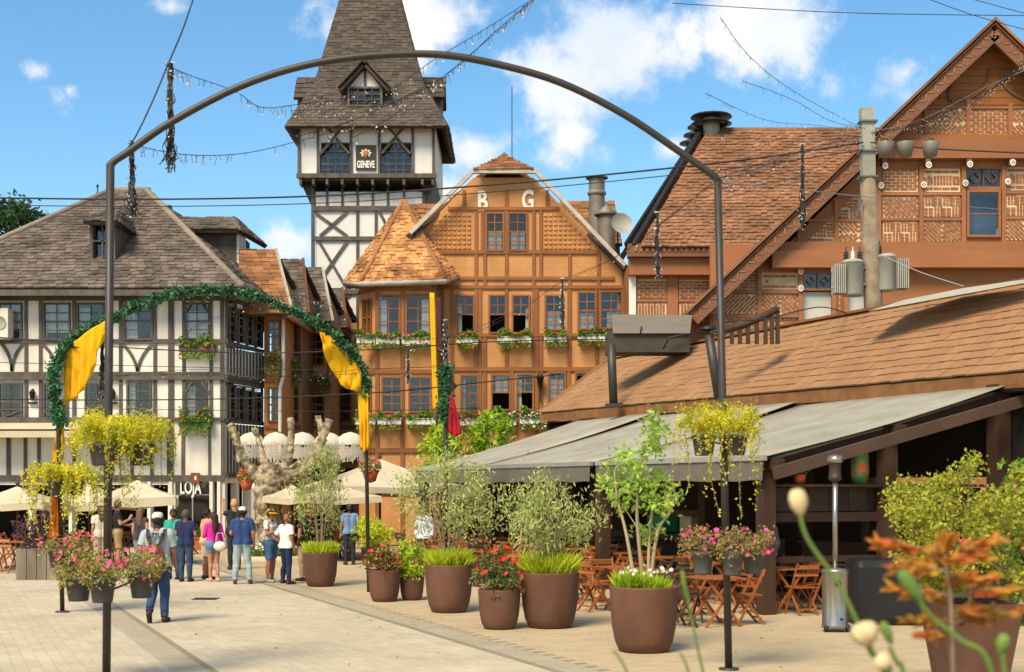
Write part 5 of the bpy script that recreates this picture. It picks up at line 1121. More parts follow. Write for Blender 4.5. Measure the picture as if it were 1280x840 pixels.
# ---------------------------------------------------------------- garland arch with yellow cloth
m_garl = mat('garland_green', '#22553c', '#4a7f4c', rough=.6, scale=5, var=.5, trans=.15, hue=.03); m_cloth = mat('yellow_cloth', '#f2bd0c', '#e8ae08', rough=.85, scale=2, var=.03, trans=.2)
m_orange = mat('orange_cloth', '#d57a10', '#c46c0c', rough=.85, trans=.2); m_redc = mat('red_cloth', '#c0203a', '#a81a30', rough=.85, trans=.25)
def DGx(x): return 23.2 + (x - 75) / 385 * 4.4
GP = [(74, 530), (68, 490), (70, 455), (88, 428), (120, 408), (160, 388), (210, 369), (262, 362), (312, 368), (360, 386), (405, 410), (438, 440), (453, 466), (457, 492)]
gp = [P(x, y, DGx(x)) for x, y in GP]; bL, bR = Vector((P(78, 0, 23.2).x, 23.2, 0)), Vector((P(461, 0, DGx(460)).x, DGx(460), 0))
o = thing('garland_arch', 'arch wound with green leaf garland over the plaza', 'arch', bL)
crv = cat_rom(gp, 8); mb = MB(); mb.tube([bL] + crv[2:-2] + [bR], .04, 8); mb.build('frame', m_metal, o)
mb = MB(); mb.lathe([(.12, 0), (.12, .02), (.05, .03)], bL, 12); mb.build('foot', m_metal, o)
pts = []
for i in range(len(crv) - 1):
    for k in range(46):
        v = crv[i].lerp(crv[i + 1], random.random()); pts.append(v + Vector((random.gauss(0, .05 + .018 * math.sin(i * .9)), random.gauss(0, .05), random.gauss(0, .05 + .02 * math.sin(i * 1.3)))))
leafmesh('garland', o, np.array([tuple(v) for v in pts]), .1, .5, m_garl)
def cloth(name, label, top, bot, D, m, n=14, k=22, amp=.085, group=None):
    """hanging cloth between a top polyline and a bottom polyline (pixels), with folds"""
    t = thing(name, label, 'cloth', P(*top[0], D), group); vs = []
    def samp(pl_, f):
        f *= len(pl_) - 1; i = min(int(f), len(pl_) - 2); return Vector(pl_[i]).lerp(Vector(pl_[i + 1]), f - i)
    for i in range(n + 1):
        a, b = samp(top, i / n), samp(bot, i / n)
        for j in range(k + 1):
            q = a.lerp(b, j / k); v = P(q.x, q.y, D); v.y += amp * (math.sin(i * 2.2 + j * .15) + .4 * math.sin(i * 4.1 - j * .3)) * (.4 + .6 * j / k); vs.append(v)
    mb = MB(); mb.add(vs, [(i * (k + 1) + j, (i + 1) * (k + 1) + j, (i + 1) * (k + 1) + j + 1, i * (k + 1) + j + 1) for i in range(n) for j in range(k)], True); c = mb.build('fabric', m, t); c.modifiers.new('thick', 'SOLIDIFY').thickness = .006
    return t
gD = 'yellow cloths on the garland arch'
cloth('cloth_drape', 'wide yellow cloth swag under the garland beside the tall arch post', [(76, 448), (92, 428), (112, 412), (134, 400)], [(80, 503), (94, 499), (110, 480), (133, 412)], 23.3, m_cloth, group=gD)
cloth('cloth_drape', 'narrow yellow cloth tail hanging to the planters on the garland arch post', [(72, 498), (79, 502), (84, 497)], [(67, 580), (71, 583), (76, 580)], 23.25, m_cloth, 8, group=gD)
cloth('cloth_drape', 'orange cloth wrapped low on the garland arch post', [(62, 622), (68, 620), (73, 622)], [(62, 674), (68, 676), (74, 674)], 23.15, m_orange, 8, group=gD)
cloth('cloth_drape', 'wide yellow cloth swag under the garland in front of the lane houses', [(397, 404), (420, 422), (440, 443), (452, 466)], [(399, 412), (407, 450), (428, 484), (451, 491)], 27.4, m_cloth, group=gD)
cloth('cloth_drape', 'narrow yellow cloth tail hanging over the lane on the garland arch', [(447, 490), (453, 488), (460, 492)], [(450, 561), (456, 565), (462, 560)], 27.5, m_cloth, 8, group=gD)
# garland post, banner and red cloth in front of the orange house
q = P(557, 607, 31); q.z = 0; o = thing('garland_post', 'post wound with green garland in front of the orange house', 'post', q)
mb = MB(); mb.tube([q, P(557, 400, 31)], .05, 8); mb.build('pole', m_metal, o); c = np.array([tuple(P(557 + random.gauss(0, 4.2), random.uniform(455, 528), 31 + random.gauss(0, .08))) for _ in range(800)]); leafmesh('garland', o, c, .14, .5, m_garl)
cloth('cloth_drape', 'red cloth hanging beside the garland post before the orange house', [(560, 494), (565, 494), (568, 497)], [(560, 540), (570, 546), (577, 542)], 30.9, m_redc, 8)
cloth('cloth_banner', 'long yellow banner strip hanging on the orange house', [(537, 366), (540, 366), (543, 366)], [(541, 514), (545, 515), (548, 514)], 47.5, m_cloth, 6, amp=.03)
cloth('cloth_banner', 'long dark maroon banner strip beside the yellow banner', [(545, 372), (548, 372), (551, 372)], [(547, 440), (550, 440), (553, 440)], 47.6, mat('maroon_cloth', '#5a3438', '#4a2a2e', rough=.9), 6, amp=.03)

# pots on the garland arch post
pg1 = P(70, 602, 23.1); trailing('yellow trailing plant on the garland arch post above the orange cloth', pg1 + Vector((.05, -.1, 0)), bL + UZ * 2.2, gU, 34, .9, .42, .15, 900, lsz=.045); trailing('yellow trailing plant on the garland arch post turned to the plaza', P(94, 602, 23.2), bL + UZ * 2.2, gU, 22, .8, .35, .15, 500, lsz=.045)
for x, y, lab in ((72, 690, 'pink petunias on the garland arch post behind the wooden planter'), (100, 688, 'pink petunias on the garland arch post turned to the café'), (88, 700, 'pink petunias in the lowest pot on the garland arch post')): petunia(lab, P(x, y, 23.0 + (x - 88) * .006), bL + UZ * .95, gL, .15, 420, 26, spread=.3)

# ---------------------------------------------------------------- potted plants along the pavilion
m_terr = mat('brown_terracotta', '#6f4d3b', '#573a2b', rough=.75, scale=2.2, detail=9, stretch=(1, 1, .5), var=.07, spec=.3, bump=.15, bscale=60)
m_olive = mat('olive_leaf', '#bfc57c', '#a2ae5a', rough=.65, scale=3, var=.3, trans=.3, hue=.02)
m_fern = mat('bright_fern', '#d4dc3c', '#bccb38', rough=.6, scale=5, var=.25, trans=.4, hue=.015)
def pot(t, c, r, h, round_=True):
    pr_ = [(.01, .0), (r * .62, .0), (r * .72, .02), (r * .84, h * .16), (r * .93, h * .4), (r * .97, h * .7), (r, h * .97), (r * 1.0, h), (r * .93, h), (r * .92, h * .94), (r * .9, h * .9)]
    mb = MB(); mb.lathe(pr_, c, 40); mb.build('pot', m_terr, t); mb = MB(); mb.lathe([(r * .91, h * .9), (.01, h * .92)], c, 24); mb.build('soil', m_soil, t)
def fern(t, c, r, h, n=900, m=None, name='fern'):
    an = rng.random(n) * 6.283; rr = r * np.sqrt(rng.random(n)); x = np.array(c) + np.c_[rr * np.cos(an), rr * np.sin(an), h * .45 * (.3 + rng.random(n))]
    d = np.c_[np.cos(an) * rr / r * .8, np.sin(an) * rr / r * .8, np.ones(n)]; leafmesh(name, t, x, h * .75, .1, m or m_fern, dirs=d)
def treelet(t, base, stems, clumpc, r0, leafm, n, sig, lsz, asp, stemm=None, up=.3):
    """stems from the soil to clump centres, leaves round each"""
    for s in stems:
        mb = MB(); mb.tube(cat_rom(s, 4), [r0 * (1 - .65 * i / (4 * (len(s) - 1))) for i in range(4 * (len(s) - 1) + 1)], 6); mb.build('stem', stemm or m_stem, t)
    mb = MB(); ends = [Vector(s[k]) for s in stems for k in range(1, len(s))]
    for c in clumpc:
        c = Vector(c); e = min([e for e in ends if e.z < c.z + .05] or ends, key=lambda e: (e - c).length); mid = e.lerp(c, .5) + Vector((random.gauss(0, .04), random.gauss(0, .04), .04)); mb.tube([e, mid, c], [r0 * .35, r0 * .22, r0 * .1], 4, False)
    mb.build('twigs', stemm or m_stem, t)
    cc = np.array([tuple(c) for c in clumpc]); i = rng.integers(0, len(cc), n); leafmesh('foliage', t, cc[i] + rng.normal(size=(n, 3)) * sig, lsz, asp, leafm, up=up)
def groundpot(name, label, px, py, wpx, rimy, group='brown pots along the pavilion'):
    g = G(px, py); r = wpx / 2 * g.y / F; g = g + Vector((0, r * .75, 0)); D = g.y; h = max(.3, CAMH - (rimy - HY) / F * (D - r * .9)); t = thing(name, label, 'potted plant', g, group); pot(t, g, r, h); return t, g + UZ * h * .92, r, D
# shrub with long pale stems
t, c, r, D = groundpot('potted_shrub', 'tall leafy shrub with bare pale stems in a large brown pot', 808, 818, 88, 735)
q = lambda x, y, dd=0: P(x, y, D + dd)
treelet(t, c, [[c + Vector((-.1, 0, 0)), q(783, 668), q(772, 625, .1), q(768, 590, .1)], [c, q(797, 660), q(797, 620, -.1), q(800, 580, 0), q(815, 535)], [c + Vector((.05, 0, 0)), q(812, 670, .1), q(816, 620), q(808, 590, .2)], [c + Vector((.08, .05, 0)), q(822, 665), q(838, 640), q(843, 615)]],
        [q(*p, random.uniform(-.3, .3)) for p in ((815, 525), (818, 545), (822, 538), (808, 560), (823, 560), (776, 570), (790, 575), (765, 590), (782, 595), (800, 598), (757, 605), (770, 612), (790, 612), (806, 605), (822, 598), (835, 612), (840, 625), (778, 630), (812, 625), (828, 635), (795, 585), (806, 668), (822, 663))], .028, mat('fresh_green_leaf', '#9cc04a', '#bccf62', rough=.5, scale=4, var=.3, trans=.4), 950, .075, .1, .5, mat('pale_stem', '#a89878', '#8f7f62', rough=.9))
fern(t, c + Vector((-.2, -.1, 0)), .2, .32, 420, m_lime, 'underplanting'); fern(t, c + Vector((.1, -.1, 0)), .22, .26, 420, m_lime, 'underplanting'); blossoms('blossoms', t, ell(c + Vector((0, -.1, .28)), (.4, .3, .08), 30), .06, m_whitep)
# olive in big pot
def olive(label, px, py, wpx, rimy, k, n, w_, hgt, low=.25):
    t, c, r, D = groundpot('potted_olive_tree', label, px, py, wpx, rimy); fern(t, c, r * .95, .42 * r / .44, 1100)
    stems = []
    for i in range(5):
        an = i * 1.26 + .3; e = c + Vector((math.cos(an) * w_ * .4, math.sin(an) * w_ * .4, hgt * random.uniform(.5, .9))); stems.append([c + Vector((math.cos(an) * .06, math.sin(an) * .06, 0)), c.lerp(e, .45) + Vector((0, 0, .08)), e])
    cl = ell(c + Vector((0, 0, hgt * (.5 + low / 2))), (w_, w_ * .8, hgt * (.5 - low / 2)), k, .3); treelet(t, c, stems, cl, .022, m_olive, n, np.array([.1, .1, .14]), .085, .28, up=1.0); return t
olive('pale olive tree with grassy fern in the widest brown pot beside red begonias', 688, 787, 75, 717, 54, 3100, .8, 1.5)
olive('pale olive tree in the brown pot between the begonias and the pair of small pots', 560, 767, 61, 707, 66, 3600, 1.0, 1.95)
olive('feathery olive tree in the brown pot next to the standing men', 398, 734, 44, 692, 55, 3000, .6, 2.35, .1)
def flowerpot(label, px, py, wpx, rimy, fm, lm, n=900, hh=.32, fn=40, fr=.09):
    t, c, r, D = groundpot('potted_flowers', label, px, py, wpx, rimy); a, cc = clumps(c + UZ * hh * .5, (r * 1.15, r * 1.1, hh * .75), 26, n, .06, .3); leafmesh('foliage', t, a, .075, .6, lm); blossoms('blossoms', t, ell(c + UZ * hh * .6, (r * 1.2, r * 1.1, hh * .8), fn, .9), fr, fm); return t
flowerpot('red begonias in the brown pot beside the widest olive pot', 624, 788, 54, 738, m_red, mat('begonia_leaf', '#62803a', '#70603a', rough=.6, scale=6, var=.35, trans=.3), 1300, .5, 30, .1)
flowerpot('reddish leafy plant in the taller of two small brown pots', 479, 753, 41, 713, m_red, mat('red_leaf', '#a0583a', '#7d8a3a', rough=.6, scale=6, var=.35, trans=.3, hue=.03), 1200, .42, 12, .1)
t = flowerpot('lime green plant in the smallest brown pot', 514, 751, 31, 722, m_yellow, m_lime, 1200, .6, 8, .05)
# yellow shrub behind
# ---------------------------------------------------------------- planters at the café side
g = G(46, 725); o = thing('wooden_planter', 'weathered wooden box planter holding a dark purple shrub', 'planter', g + Vector((0, .45, 0))); m_grw = mat('weathered_plank', '#877a68', '#6f6454', rough=.9, scale=3, contrast=1.5, stretch=(1, 1, .2), var=.15)
wv = .46; c = g + Vector((0, .45, 0))
B = []
for i in range(4):
    for s in (-1, 1): B.append(frameM(c + Vector((-wv + (i + .5) * wv / 2, s * wv, .36)), Vector((1, 0, 0)), Vector((0, 1, 0)), UZ, wv / 2 - .015, .04, .72)); B.append(frameM(c + Vector((s * wv, -wv + (i + .5) * wv / 2, .36)), Vector((0, 1, 0)), Vector((1, 0, 0)), UZ, wv / 2 - .015, .04, .72))
pieces('plank', o, B, m_grw); mb = MB(); mb.box(c.x - wv + .02, c.x + wv - .02, c.y - wv + .02, c.y + wv - .02, .02, .66); mb.build('soil', m_soil, o)
a, cc = clumps(c + UZ * 1.05, (.62, .55, .42), 30, 1800, .09, .3); leafmesh('foliage', o, a, .09, .45, mat('purple_leaf', '#4a2c3a', '#6a4650', rough=.6, scale=5, var=.4, trans=.25))
mb = MB(); [mb.tube([c + UZ * .6, c.lerp(Vector(k), .5) + UZ * .1, Vector(k)], .01, 4, False) for k in cc]; mb.build('stem', m_stem, o)
g = G(238, 688); o = thing('orange_planter', 'low orange planter box with green plants by the shop door', 'planter', g); mb = MB(); mb.box(g.x - .5, g.x + .4, g.y, g.y + .35, 0, .42); mb.box(g.x - .53, g.x + .43, g.y - .03, g.y + .38, .38, .44); mb.build('box', mat('orange_paint', '#b5622a', '#a5561f', rough=.7), o); a, cc = clumps(g + Vector((-.05, .15, .58)), (.45, .2, .15), 10, 500, .07); leafmesh('foliage', o, a, .11, .5, m_leaf)
# ---------------------------------------------------------------- pollarded tree with flower bed
g = G(338, 698); D = g.y; o = thing('pollarded_tree', 'gnarled pollarded tree with bare stubby limbs', 'tree', g); q = lambda x, y, d_=0: P(x, y, D + d_)
mb = MB(); limbs = [([g + UZ * -.05, q(338, 660), q(334, 625), q(337, 598), q(345, 585)], [.5, .42, .40, .44, .36]), ([q(330, 605), q(318, 590, -.1), q(303, 570, -.2), q(294, 545, -.3), q(287, 530, -.3)], [.3, .2, .17, .15, .16]), ([q(334, 600), q(330, 580, .2), q(326, 560, .3), q(318, 535, .4)], [.25, .15, .12, .12]),
         ([q(345, 595), q(358, 578, -.2), q(364, 560, -.2), q(363, 522, -.2)], [.26, .17, .14, .14]), ([q(345, 595), q(370, 585, .1), q(390, 570, .1), q(402, 545, .2), q(397, 520, .3)], [.28, .18, .16, .14, .14]), ([q(350, 598), q(375, 590, -.3), q(395, 572, -.4), q(403, 550, -.5), q(412, 524, -.5)], [.26, .18, .17, .15, .18]), ([q(337, 590), q(345, 580, -.4), q(360, 585, -.5), q(375, 575, -.5)], [.15, .1, .07, .05])]
for p, rr in limbs:
    cr = cat_rom(p, 5); n = len(cr); thin = 1.0 if rr[0] > .4 else .74; rad = [thin * np.interp(i / (n - 1) * (len(rr) - 1), range(len(rr)), rr) * (1 + .13 * math.sin(i * 2.3) + random.uniform(-.08, .08)) for i in range(n)]; mb.tube(cr, rad, 10)
mb.build('trunk', m_bark, o)
ob_ = o.children[0]; rm = ob_.modifiers.new('fuse', 'REMESH'); rm.mode = 'VOXEL'; rm.voxel_size = .045; rm.use_smooth_shade = True; ds = ob_.modifiers.new('knots', 'DISPLACE'); tx = bpy.data.textures.new('knots', 'CLOUDS'); tx.noise_scale = .13; ds.texture = tx; ds.strength = .08; d2 = ob_.modifiers.new('bark', 'DISPLACE'); t2x = bpy.data.textures.new('bark', 'VORONOI'); t2x.noise_scale = .07; d2.texture = t2x; d2.strength = -.05
a = np.array([tuple(q(*random.choice(((295, 545), (303, 575), (340, 610), (330, 640), (350, 650))), random.gauss(-.3, .1)) + Vector((random.gauss(0, .15), -.2, random.gauss(0, .15)))) for _ in range(60)]); leafmesh('sprouts', o, a, .12, .5, m_leaf)['kind'] = 'stuff'
g2 = G(335, 700); o = thing('flower_bed', 'kerbed bed of white and yellow flowers at the foot of the pollarded tree', 'flower bed', g2)
mb = MB(); mb.lathe([(1.15, .0), (1.15, .12), (1.0, .12), (1.0, .03), (.01, .05)], g2 + Vector((0, .4, 0)), 24, 1.15, .8); mb.build('kerb', m_pave, o); a, cc = clumps(g2 + Vector((0, .2, .25)), (.95, .5, .18), 24, 900, .08); leafmesh('foliage', o, a, .12, .4, m_leaf); blossoms('blossoms', o, ell(g2 + Vector((0, -.1, .42)), (.9, .45, .15), 50), .1, m_whitep)
# ---------------------------------------------------------------- foreground planter with flower stems
o = thing('foreground_bed', 'stone edged raised bed of stems and reddish shrub close to the viewer', 'flower bed', (1.15, 3.9, 0)); mb = MB(); mb.box(.15, 2.6, 3.0, 5.4, 0, 1.28); mb.build('edging', m_band, o); mb = MB(); mb.box(.22, 2.53, 3.07, 5.33, 1.285, 1.3); mb.build('soil', m_soil, o)
m_gstem = mat('green_flower_stem', '#5d7a33', '#76923f', rough=.5, var=.1, scale=8, trans=.15); m_bud = mat('cream_bud', '#f0e2b8', '#e6c68a', rough=.6, scale=25, var=.05, trans=.3)
def stem(label, pts, D, bud=None, r=.006, group='flower stems in the near bed', budm=None, bw=.024, bh=.04):
    b = P(*pts[-1], D); base = Vector((b.x + .05, D, 1.29)); t = thing('garden_flower', label, 'flower', base, group); cr = cat_rom([base] + [P(x, y, D) for x, y in reversed(pts)], 6); mb = MB(); mb.tube(cr, [r * (1.25 - .4 * i / len(cr)) for i in range(len(cr))], 8); mb.build('stem', m_gstem, t)
    if bud:
        c = P(*bud, D); dr = (cr[-1] - cr[-3]).normalized(); mb = MB(); mb.lathe([(.002, -bh * .9), (bw * .55, -bh * .6), (bw * .95, -.1 * bh), (bw, bh * .35), (bw * .8, bh * .75), (bw * .4, bh * .95), (.002, bh * .9)], (0, 0, 0), 20); mb.v = [(x * (1 + .1 * math.sin(5 * math.atan2(y, x) + z * 40)), y * (1 + .1 * math.sin(5 * math.atan2(y, x) + z * 40)), z) for x, y, z in mb.v]; Rm = dr.to_track_quat('Z', 'Y').to_matrix(); mb.v = [tuple(Rm @ Vector(v) + c) for v in mb.v]; bo = mb.build('bud', budm or m_bud, t)
    return t
stem('cream flower bud on the tallest green stem', [(999, 640), (1010, 675), (1045, 725), (1068, 770), (1088, 815), (1105, 842)], 3.6, (998, 629))
stem('opened cream bud on a short green stem', [(1086, 805), (1096, 825), (1108, 845)], 3.5, (1082, 794), bw=.036, bh=.036)
stem('small closed cream bud low in the bed', [(1108, 836), (1114, 846)], 3.45, (1103, 826), bw=.02, bh=.025)
stem('slim green bud beside the opened cream bud', [(1112, 808), (1122, 830), (1130, 846)], 3.5, (1109, 792), budm=m_gstem, bw=.013, bh=.035)
stem('thick green pod bent over a leaning stem', [(1146, 748), (1165, 772), (1200, 800), (1240, 842)], 3.3, (1140, 735), budm=m_gstem, bw=.018, bh=.055)
stem('upright green pod near the planter corner', [(1254, 815), (1256, 845)], 3.4, (1253, 806), budm=m_gstem, bw=.016, bh=.03)
stem('thin green blade standing before the potted shrub', [(856, 722), (862, 760), (870, 800), (880, 845)], 4.6, (855, 730), .004, budm=m_gstem, bw=.008, bh=.05)
stem('short green blade low beside the potted shrub', [(766, 812), (785, 845)], 4.4, None, .004); stem('second short green blade low beside the potted shrub', [(850, 815), (862, 845)], 4.5, None, .004)
# nandina
D = 4.1; b = P(1195, 860, D); b.z = 1.29; o = thing('red_leaf_shrub', 'reddish orange heavenly bamboo shrub in the near bed', 'shrub', b); m_nan = mat('orange_red_leaf', '#c96a2e', '#c8a03a', rough=.6, scale=9, var=.3, trans=.4, hue=.03)
sp = []; mb = MB(); stem_pts = [b, P(1190, 800, D), P(1188, 745, D), P(1180, 690, D)]; mb.tube(cat_rom(stem_pts, 4), .006, 6)
ends = [(1090, 680), (1115, 710), (1140, 740), (1130, 700), (1165, 690), (1184, 672), (1200, 700), (1235, 690), (1250, 672), (1245, 720), (1280, 735), (1275, 765), (1240, 760), (1110, 735), (1150, 790), (1135, 775), (1215, 770), (1190, 730), (1165, 740), (1210, 720)]
dirs = []
for x, y in ends:
    e = P(x, y, D + random.uniform(-.2, .2)); s = min(cat_rom(stem_pts, 4), key=lambda v: (v - e).length + max(0, v.z - e.z) * 2); mb.tube([s, s.lerp(e, .55) + UZ * .01, e], [.003, .002, .001], 4, False); d = (e - s)
    for k in range(34):
        f = .3 + .7 * k / 33; sd = Vector((random.gauss(0, 1), random.gauss(0, 1), random.gauss(0, .5))).normalized(); sp.append(tuple(s.lerp(e, f) + sd * .017)); dirs.append(tuple(d.normalized() * .9 + sd * .6))
mb.build('stem', m_stem, o); leafmesh('foliage', o, np.array(sp), .058, .3, m_nan, dirs=np.array(dirs))
# square planter with bougainvillea
D = 14.0; c = Vector((P(1212, 0, D).x, D, 0)); o = thing('square_planter', 'tall brown tapered square planter with a yellow green bougainvillea', 'planter', c); mb = MB(); hw, bw, hh = .41, .27, .97
vs = []
for z, k in ((0, bw), (hh, hw), (hh, hw - .035), (hh - .06, hw - .04)): vs += [c + Vector((sx * k, sy * k, z)) for sx, sy in ((-1, -1), (1, -1), (1, 1), (-1, 1))]
mb.add(vs, [(3, 2, 1, 0)] + [(r_ * 4 + i, r_ * 4 + (i + 1) % 4, r_ * 4 + 4 + (i + 1) % 4, r_ * 4 + 4 + i) for r_ in range(3) for i in range(4)] + [(12, 13, 14, 15)]); mb.build('pot', m_terr, o)
q = lambda x, y, d_=0: P(x, y, D + d_); m_boug = mat('bougainvillea_leaf', '#bdb83c', '#9aa638', rough=.55, scale=4, var=.35, trans=.4, hue=.02)
cl = [q(random.uniform(1130, 1300), random.uniform(620, 735), random.uniform(-.5, .5)) for _ in range(70)] + [q(*p, random.uniform(-.2, .2)) for p in ((1215, 580), (1205, 590), (1195, 600), (1180, 605), (1165, 610), (1150, 618), (1135, 615), (1118, 628), (1120, 640), (1140, 632), (1125, 610), (1290, 600), (1275, 595), (1260, 620))]
treelet(o, c + UZ * .93, [[c + UZ * .9, q(1212, 700), q(1180, 660), q(1140, 640)], [c + UZ * .9, q(1215, 690), q(1210, 640), q(1212, 590)], [c + UZ * .9, q(1225, 700, .2), q(1260, 650, .2), q(1290, 620, .2)]], cl, .022, m_boug, 11000, .07, .048, .62)
blossoms('blossoms', o, np.array([tuple(q(random.uniform(1140, 1290), random.uniform(600, 700), -.45)) for _ in range(5)]), .05, m_pink)
# climbing leaves at the pavilion corner
g = P(1275, 640, 21); o = thing('climbing_vine', 'green leafy vine climbing the pavilion corner', 'vine', Vector((g.x, 21, 0))); a = np.array([tuple(P(1272 + random.gauss(0, 10), random.uniform(575, 800), 21 + random.gauss(0, .1))) for _ in range(420)]); leafmesh('foliage', o, a, .13, .75, m_leaf); mb = MB(); mb.tube([Vector((g.x, 21.1, 0)), P(1272, 580, 21.1)], .02, 5); mb.build('stem', m_stem, o)
# bushes behind the awning end and yellow shrub by the chairs
for (x0, x1, y0, y1, D, lab, m, n) in ((533, 575, 528, 575, 41.5, 'yellow green bush beside the red cloth behind the awning', m_lime, 900), (590, 638, 518, 560, 41.0, 'bright green bush with yellow leaves showing over the grey awning', mat('yellow_green_leaf', '#a8c030', '#86a828', rough=.6, scale=4, var=.35, trans=.4, hue=.02), 1200)):
    c = P((x0 + x1) / 2, (y0 + y1) / 2, D); b = Vector((c.x, D, 0)); o = thing('tall_bush', lab, 'bush', b); w_ = (x1 - x0) / 2 * D / F; h_ = (y1 - y0) / 2 * D / F; a, cc = clumps(c - UZ * .3, (w_, .5, h_ + .5), 26, n, .14); leafmesh('foliage', o, a, .2, .5, m); mb = MB(); mb.tube([b, b + UZ * 2, c], [.08, .06, .03], 6); mb.build('trunk', m_stem, o)
b = G(462, 706); o = thing('yellow_shrub', 'bright yellow green shrub in a dark tub among the café chairs', 'shrub', b); hpot(b + UZ * .5, .25, .5, m_pot, o); a, cc = clumps(b + Vector((0, 0, .85)), (.6, .45, .32), 26, 1500, .1); leafmesh('foliage', o, a, .12, .3, m_fern)
# tree far left
b = P(-10, 607, 75); b.z = 0; o = thing('broadleaf_tree', 'leafy green tree rising behind the timbered house roof', 'tree', b); cz = P(0, 300, 75); mb = MB(); mb.tube([b, b + UZ * 8, cz + UZ * -1], [.4, .3, .15], 8)
a, cc = clumps(Vector((b.x + .4, 75, cz.z + .2)), (3.3, 2.6, 2.2), 60, 5200, .38, .35)
for k in cc[::3]: mb.tube([b + UZ * 9, Vector(k)], [.12, .03], 5, False)
mb.build('trunk', m_stem, o); leafmesh('crown', o, a, .36, .55, m_leafd)
# ---------------------------------------------------------------- folding chairs and tables
def make_chair(wm, label):
    t = thing('folding_chair', label, 'chair', (0, 0, 0), 'wooden folding chairs')
    for s in (-1, 1):
        mb = MB(); mb.beam((s * .2, .24, 0), (s * .2, -.2, .86), .035, .025, (1, 0, 0)); mb.build('leg', wm, t)
        mb = MB(); mb.beam((s * .165, -.22, 0), (s * .165, .2, .47), .035, .025, (1, 0, 0)); mb.build('leg', wm, t)
    pieces('seat_slat', t, [frameM(Vector((0, -.12 + i * .085, .46)), Vector((1, 0, 0)), Vector((0, 1, 0)), UZ, .4, .07, .018) for i in range(5)], wm)
    pieces('back_slat', t, [frameM(Vector((0, y, z)), Vector((1, 0, 0)), Vector((0, 1, -.4)).normalized(), Vector((0, .4, 1)).normalized(), .43, .018, .07) for y, z in ((-.17, .8), (-.125, .68))], wm)
    mb = MB(); mb.beam((-.165, -.15, .1), (.165, -.15, .1), .025); mb.build('stretcher', wm, t); return t
def make_table(wm, label):
    t = thing('folding_table', label, 'table', (0, 0, 0), 'wooden folding tables')
    pieces('table_slat', t, [frameM(Vector((0, -.3 + i * .12, .74)), Vector((1, 0, 0)), Vector((0, 1, 0)), UZ, .74, .11, .022) for i in range(6)], wm)
    for s in (-1, 1):
        for e in (-1, 1): mb = MB(); mb.beam((s * (.3 if e > 0 else .26), -e * .3, 0), (s * (.3 if e > 0 else .26), e * .28, .72), .04, .03, (1, 0, 0)); mb.build('leg', wm, t)
    mb = MB(); mb.beam((-.3, -.25, .07), (.3, -.25, .07), .03); mb.build('stretcher', wm, t); return t
LC = 'orange wooden folding chair drawn up to a table under the grey awnings'; LT = 'orange wooden folding table under the grey awnings'; LD = 'dark wooden folding chair standing under the grey awnings'
ch1 = make_chair(m_awood, LC); ch2 = make_chair(m_awood2, LD); tb1 = make_table(m_awood, LT); ua = math.atan2(AU.y, AU.x); fc = fd = ft = True
def put(proto, loc, rz, first, label=None, group=None):
    if first: proto.location = loc; proto.rotation_euler[2] = rz; return proto
    return copy_tree(proto, None, loc, rz, label=label, group=group)
n = 0
for row, s in enumerate((.75, 2.3)):
    for i in range(9 if row == 0 else 6):
        q = .6 + i * 1.95 + row * .7
        if i % 9 == 3 and row: continue
        put(tb1, R(q, s), ua + random.uniform(-.08, .08), ft); ft = False
        for dq, ds, rot in ((-.62, 0, -90), (.62, 0, 90), (0, -.68, 0), (0, .62, 180)):
            if row and ds: continue
            if ds < 0 and i % 3 == 2: continue
            dark = (i * 3 + int(ds * 10) + row) % 4 == 1; p_ = ch2 if dark else ch1; rz = ua - math.pi / 2 + math.radians({-90: 0, 90: 180, 0: -90, 180: 90}[rot]) + random.uniform(-.25, .25)
            f_ = fd if dark else fc; put(p_, R(q + dq, s + ds), rz, f_)
            if dark: fd = False
            else: fc = False
LO = 'wooden folding chair in the open row between the brown pots and the grey awnings'
for i in range(9):
    q = -1.0 + i * 1.5 + random.uniform(-.1, .1); put(tb1, R(q, -1.55), ua + random.uniform(-.1, .1), False, 'wooden folding table in the open row between the brown pots and the grey awnings', 'open row of tables')
    for dq, ds, rt_ in ((0, -.66, 180), (.02, .62, 0), (.7, -.1, 90)):
        put(ch2 if (i + int(ds > 0)) % 3 == 0 else ch1, R(q + dq, -1.55 + ds), ua - math.pi / 2 + math.radians({180: -90, 0: 90, 90: 180}[rt_]) + random.uniform(-.3, .3), False, LO, 'open row of chairs')
# café on the left and by the tree
LC2 = 'brown folding chair at the café under cream umbrellas beside the timbered house'; LT2 = 'brown folding table at the café under cream umbrellas beside the timbered house'
for x, y in ((8, 716), (30, 706), (95, 704), (120, 706), (165, 700), (205, 694)):
    g = G(x, y); put(tb1, g + Vector((0, .6, 0)), .1, False, LT2, 'café tables by the timbered house')
    for d_, rz in ((Vector((-.65, .6, 0)), -1.57), (Vector((.65, .6, 0)), 1.57), (Vector((0, -.05, 0)), 0)): put(ch2 if d_.x > 0 else ch1, g + d_, rz + random.uniform(-.3, .3), False, LC2, 'café chairs by the timbered house')
LC3 = 'brown folding chair at the tables behind the potted olives and pollarded tree'
for x, y in ((425, 700), (445, 700), (490, 702), (530, 712), (555, 705), (588, 716)):
    g = G(x, y); put(tb1, g + Vector((0, .7, 0)), .3, False, 'brown folding table behind the potted olives and pollarded tree', 'tables behind the olives')
    for d_, rz in ((Vector((-.6, .7, 0)), -1.5), (Vector((.1, 0, 0)), .2)): put(ch1 if x % 2 else ch2, g + d_, rz, False, LC3, 'chairs behind the olives')
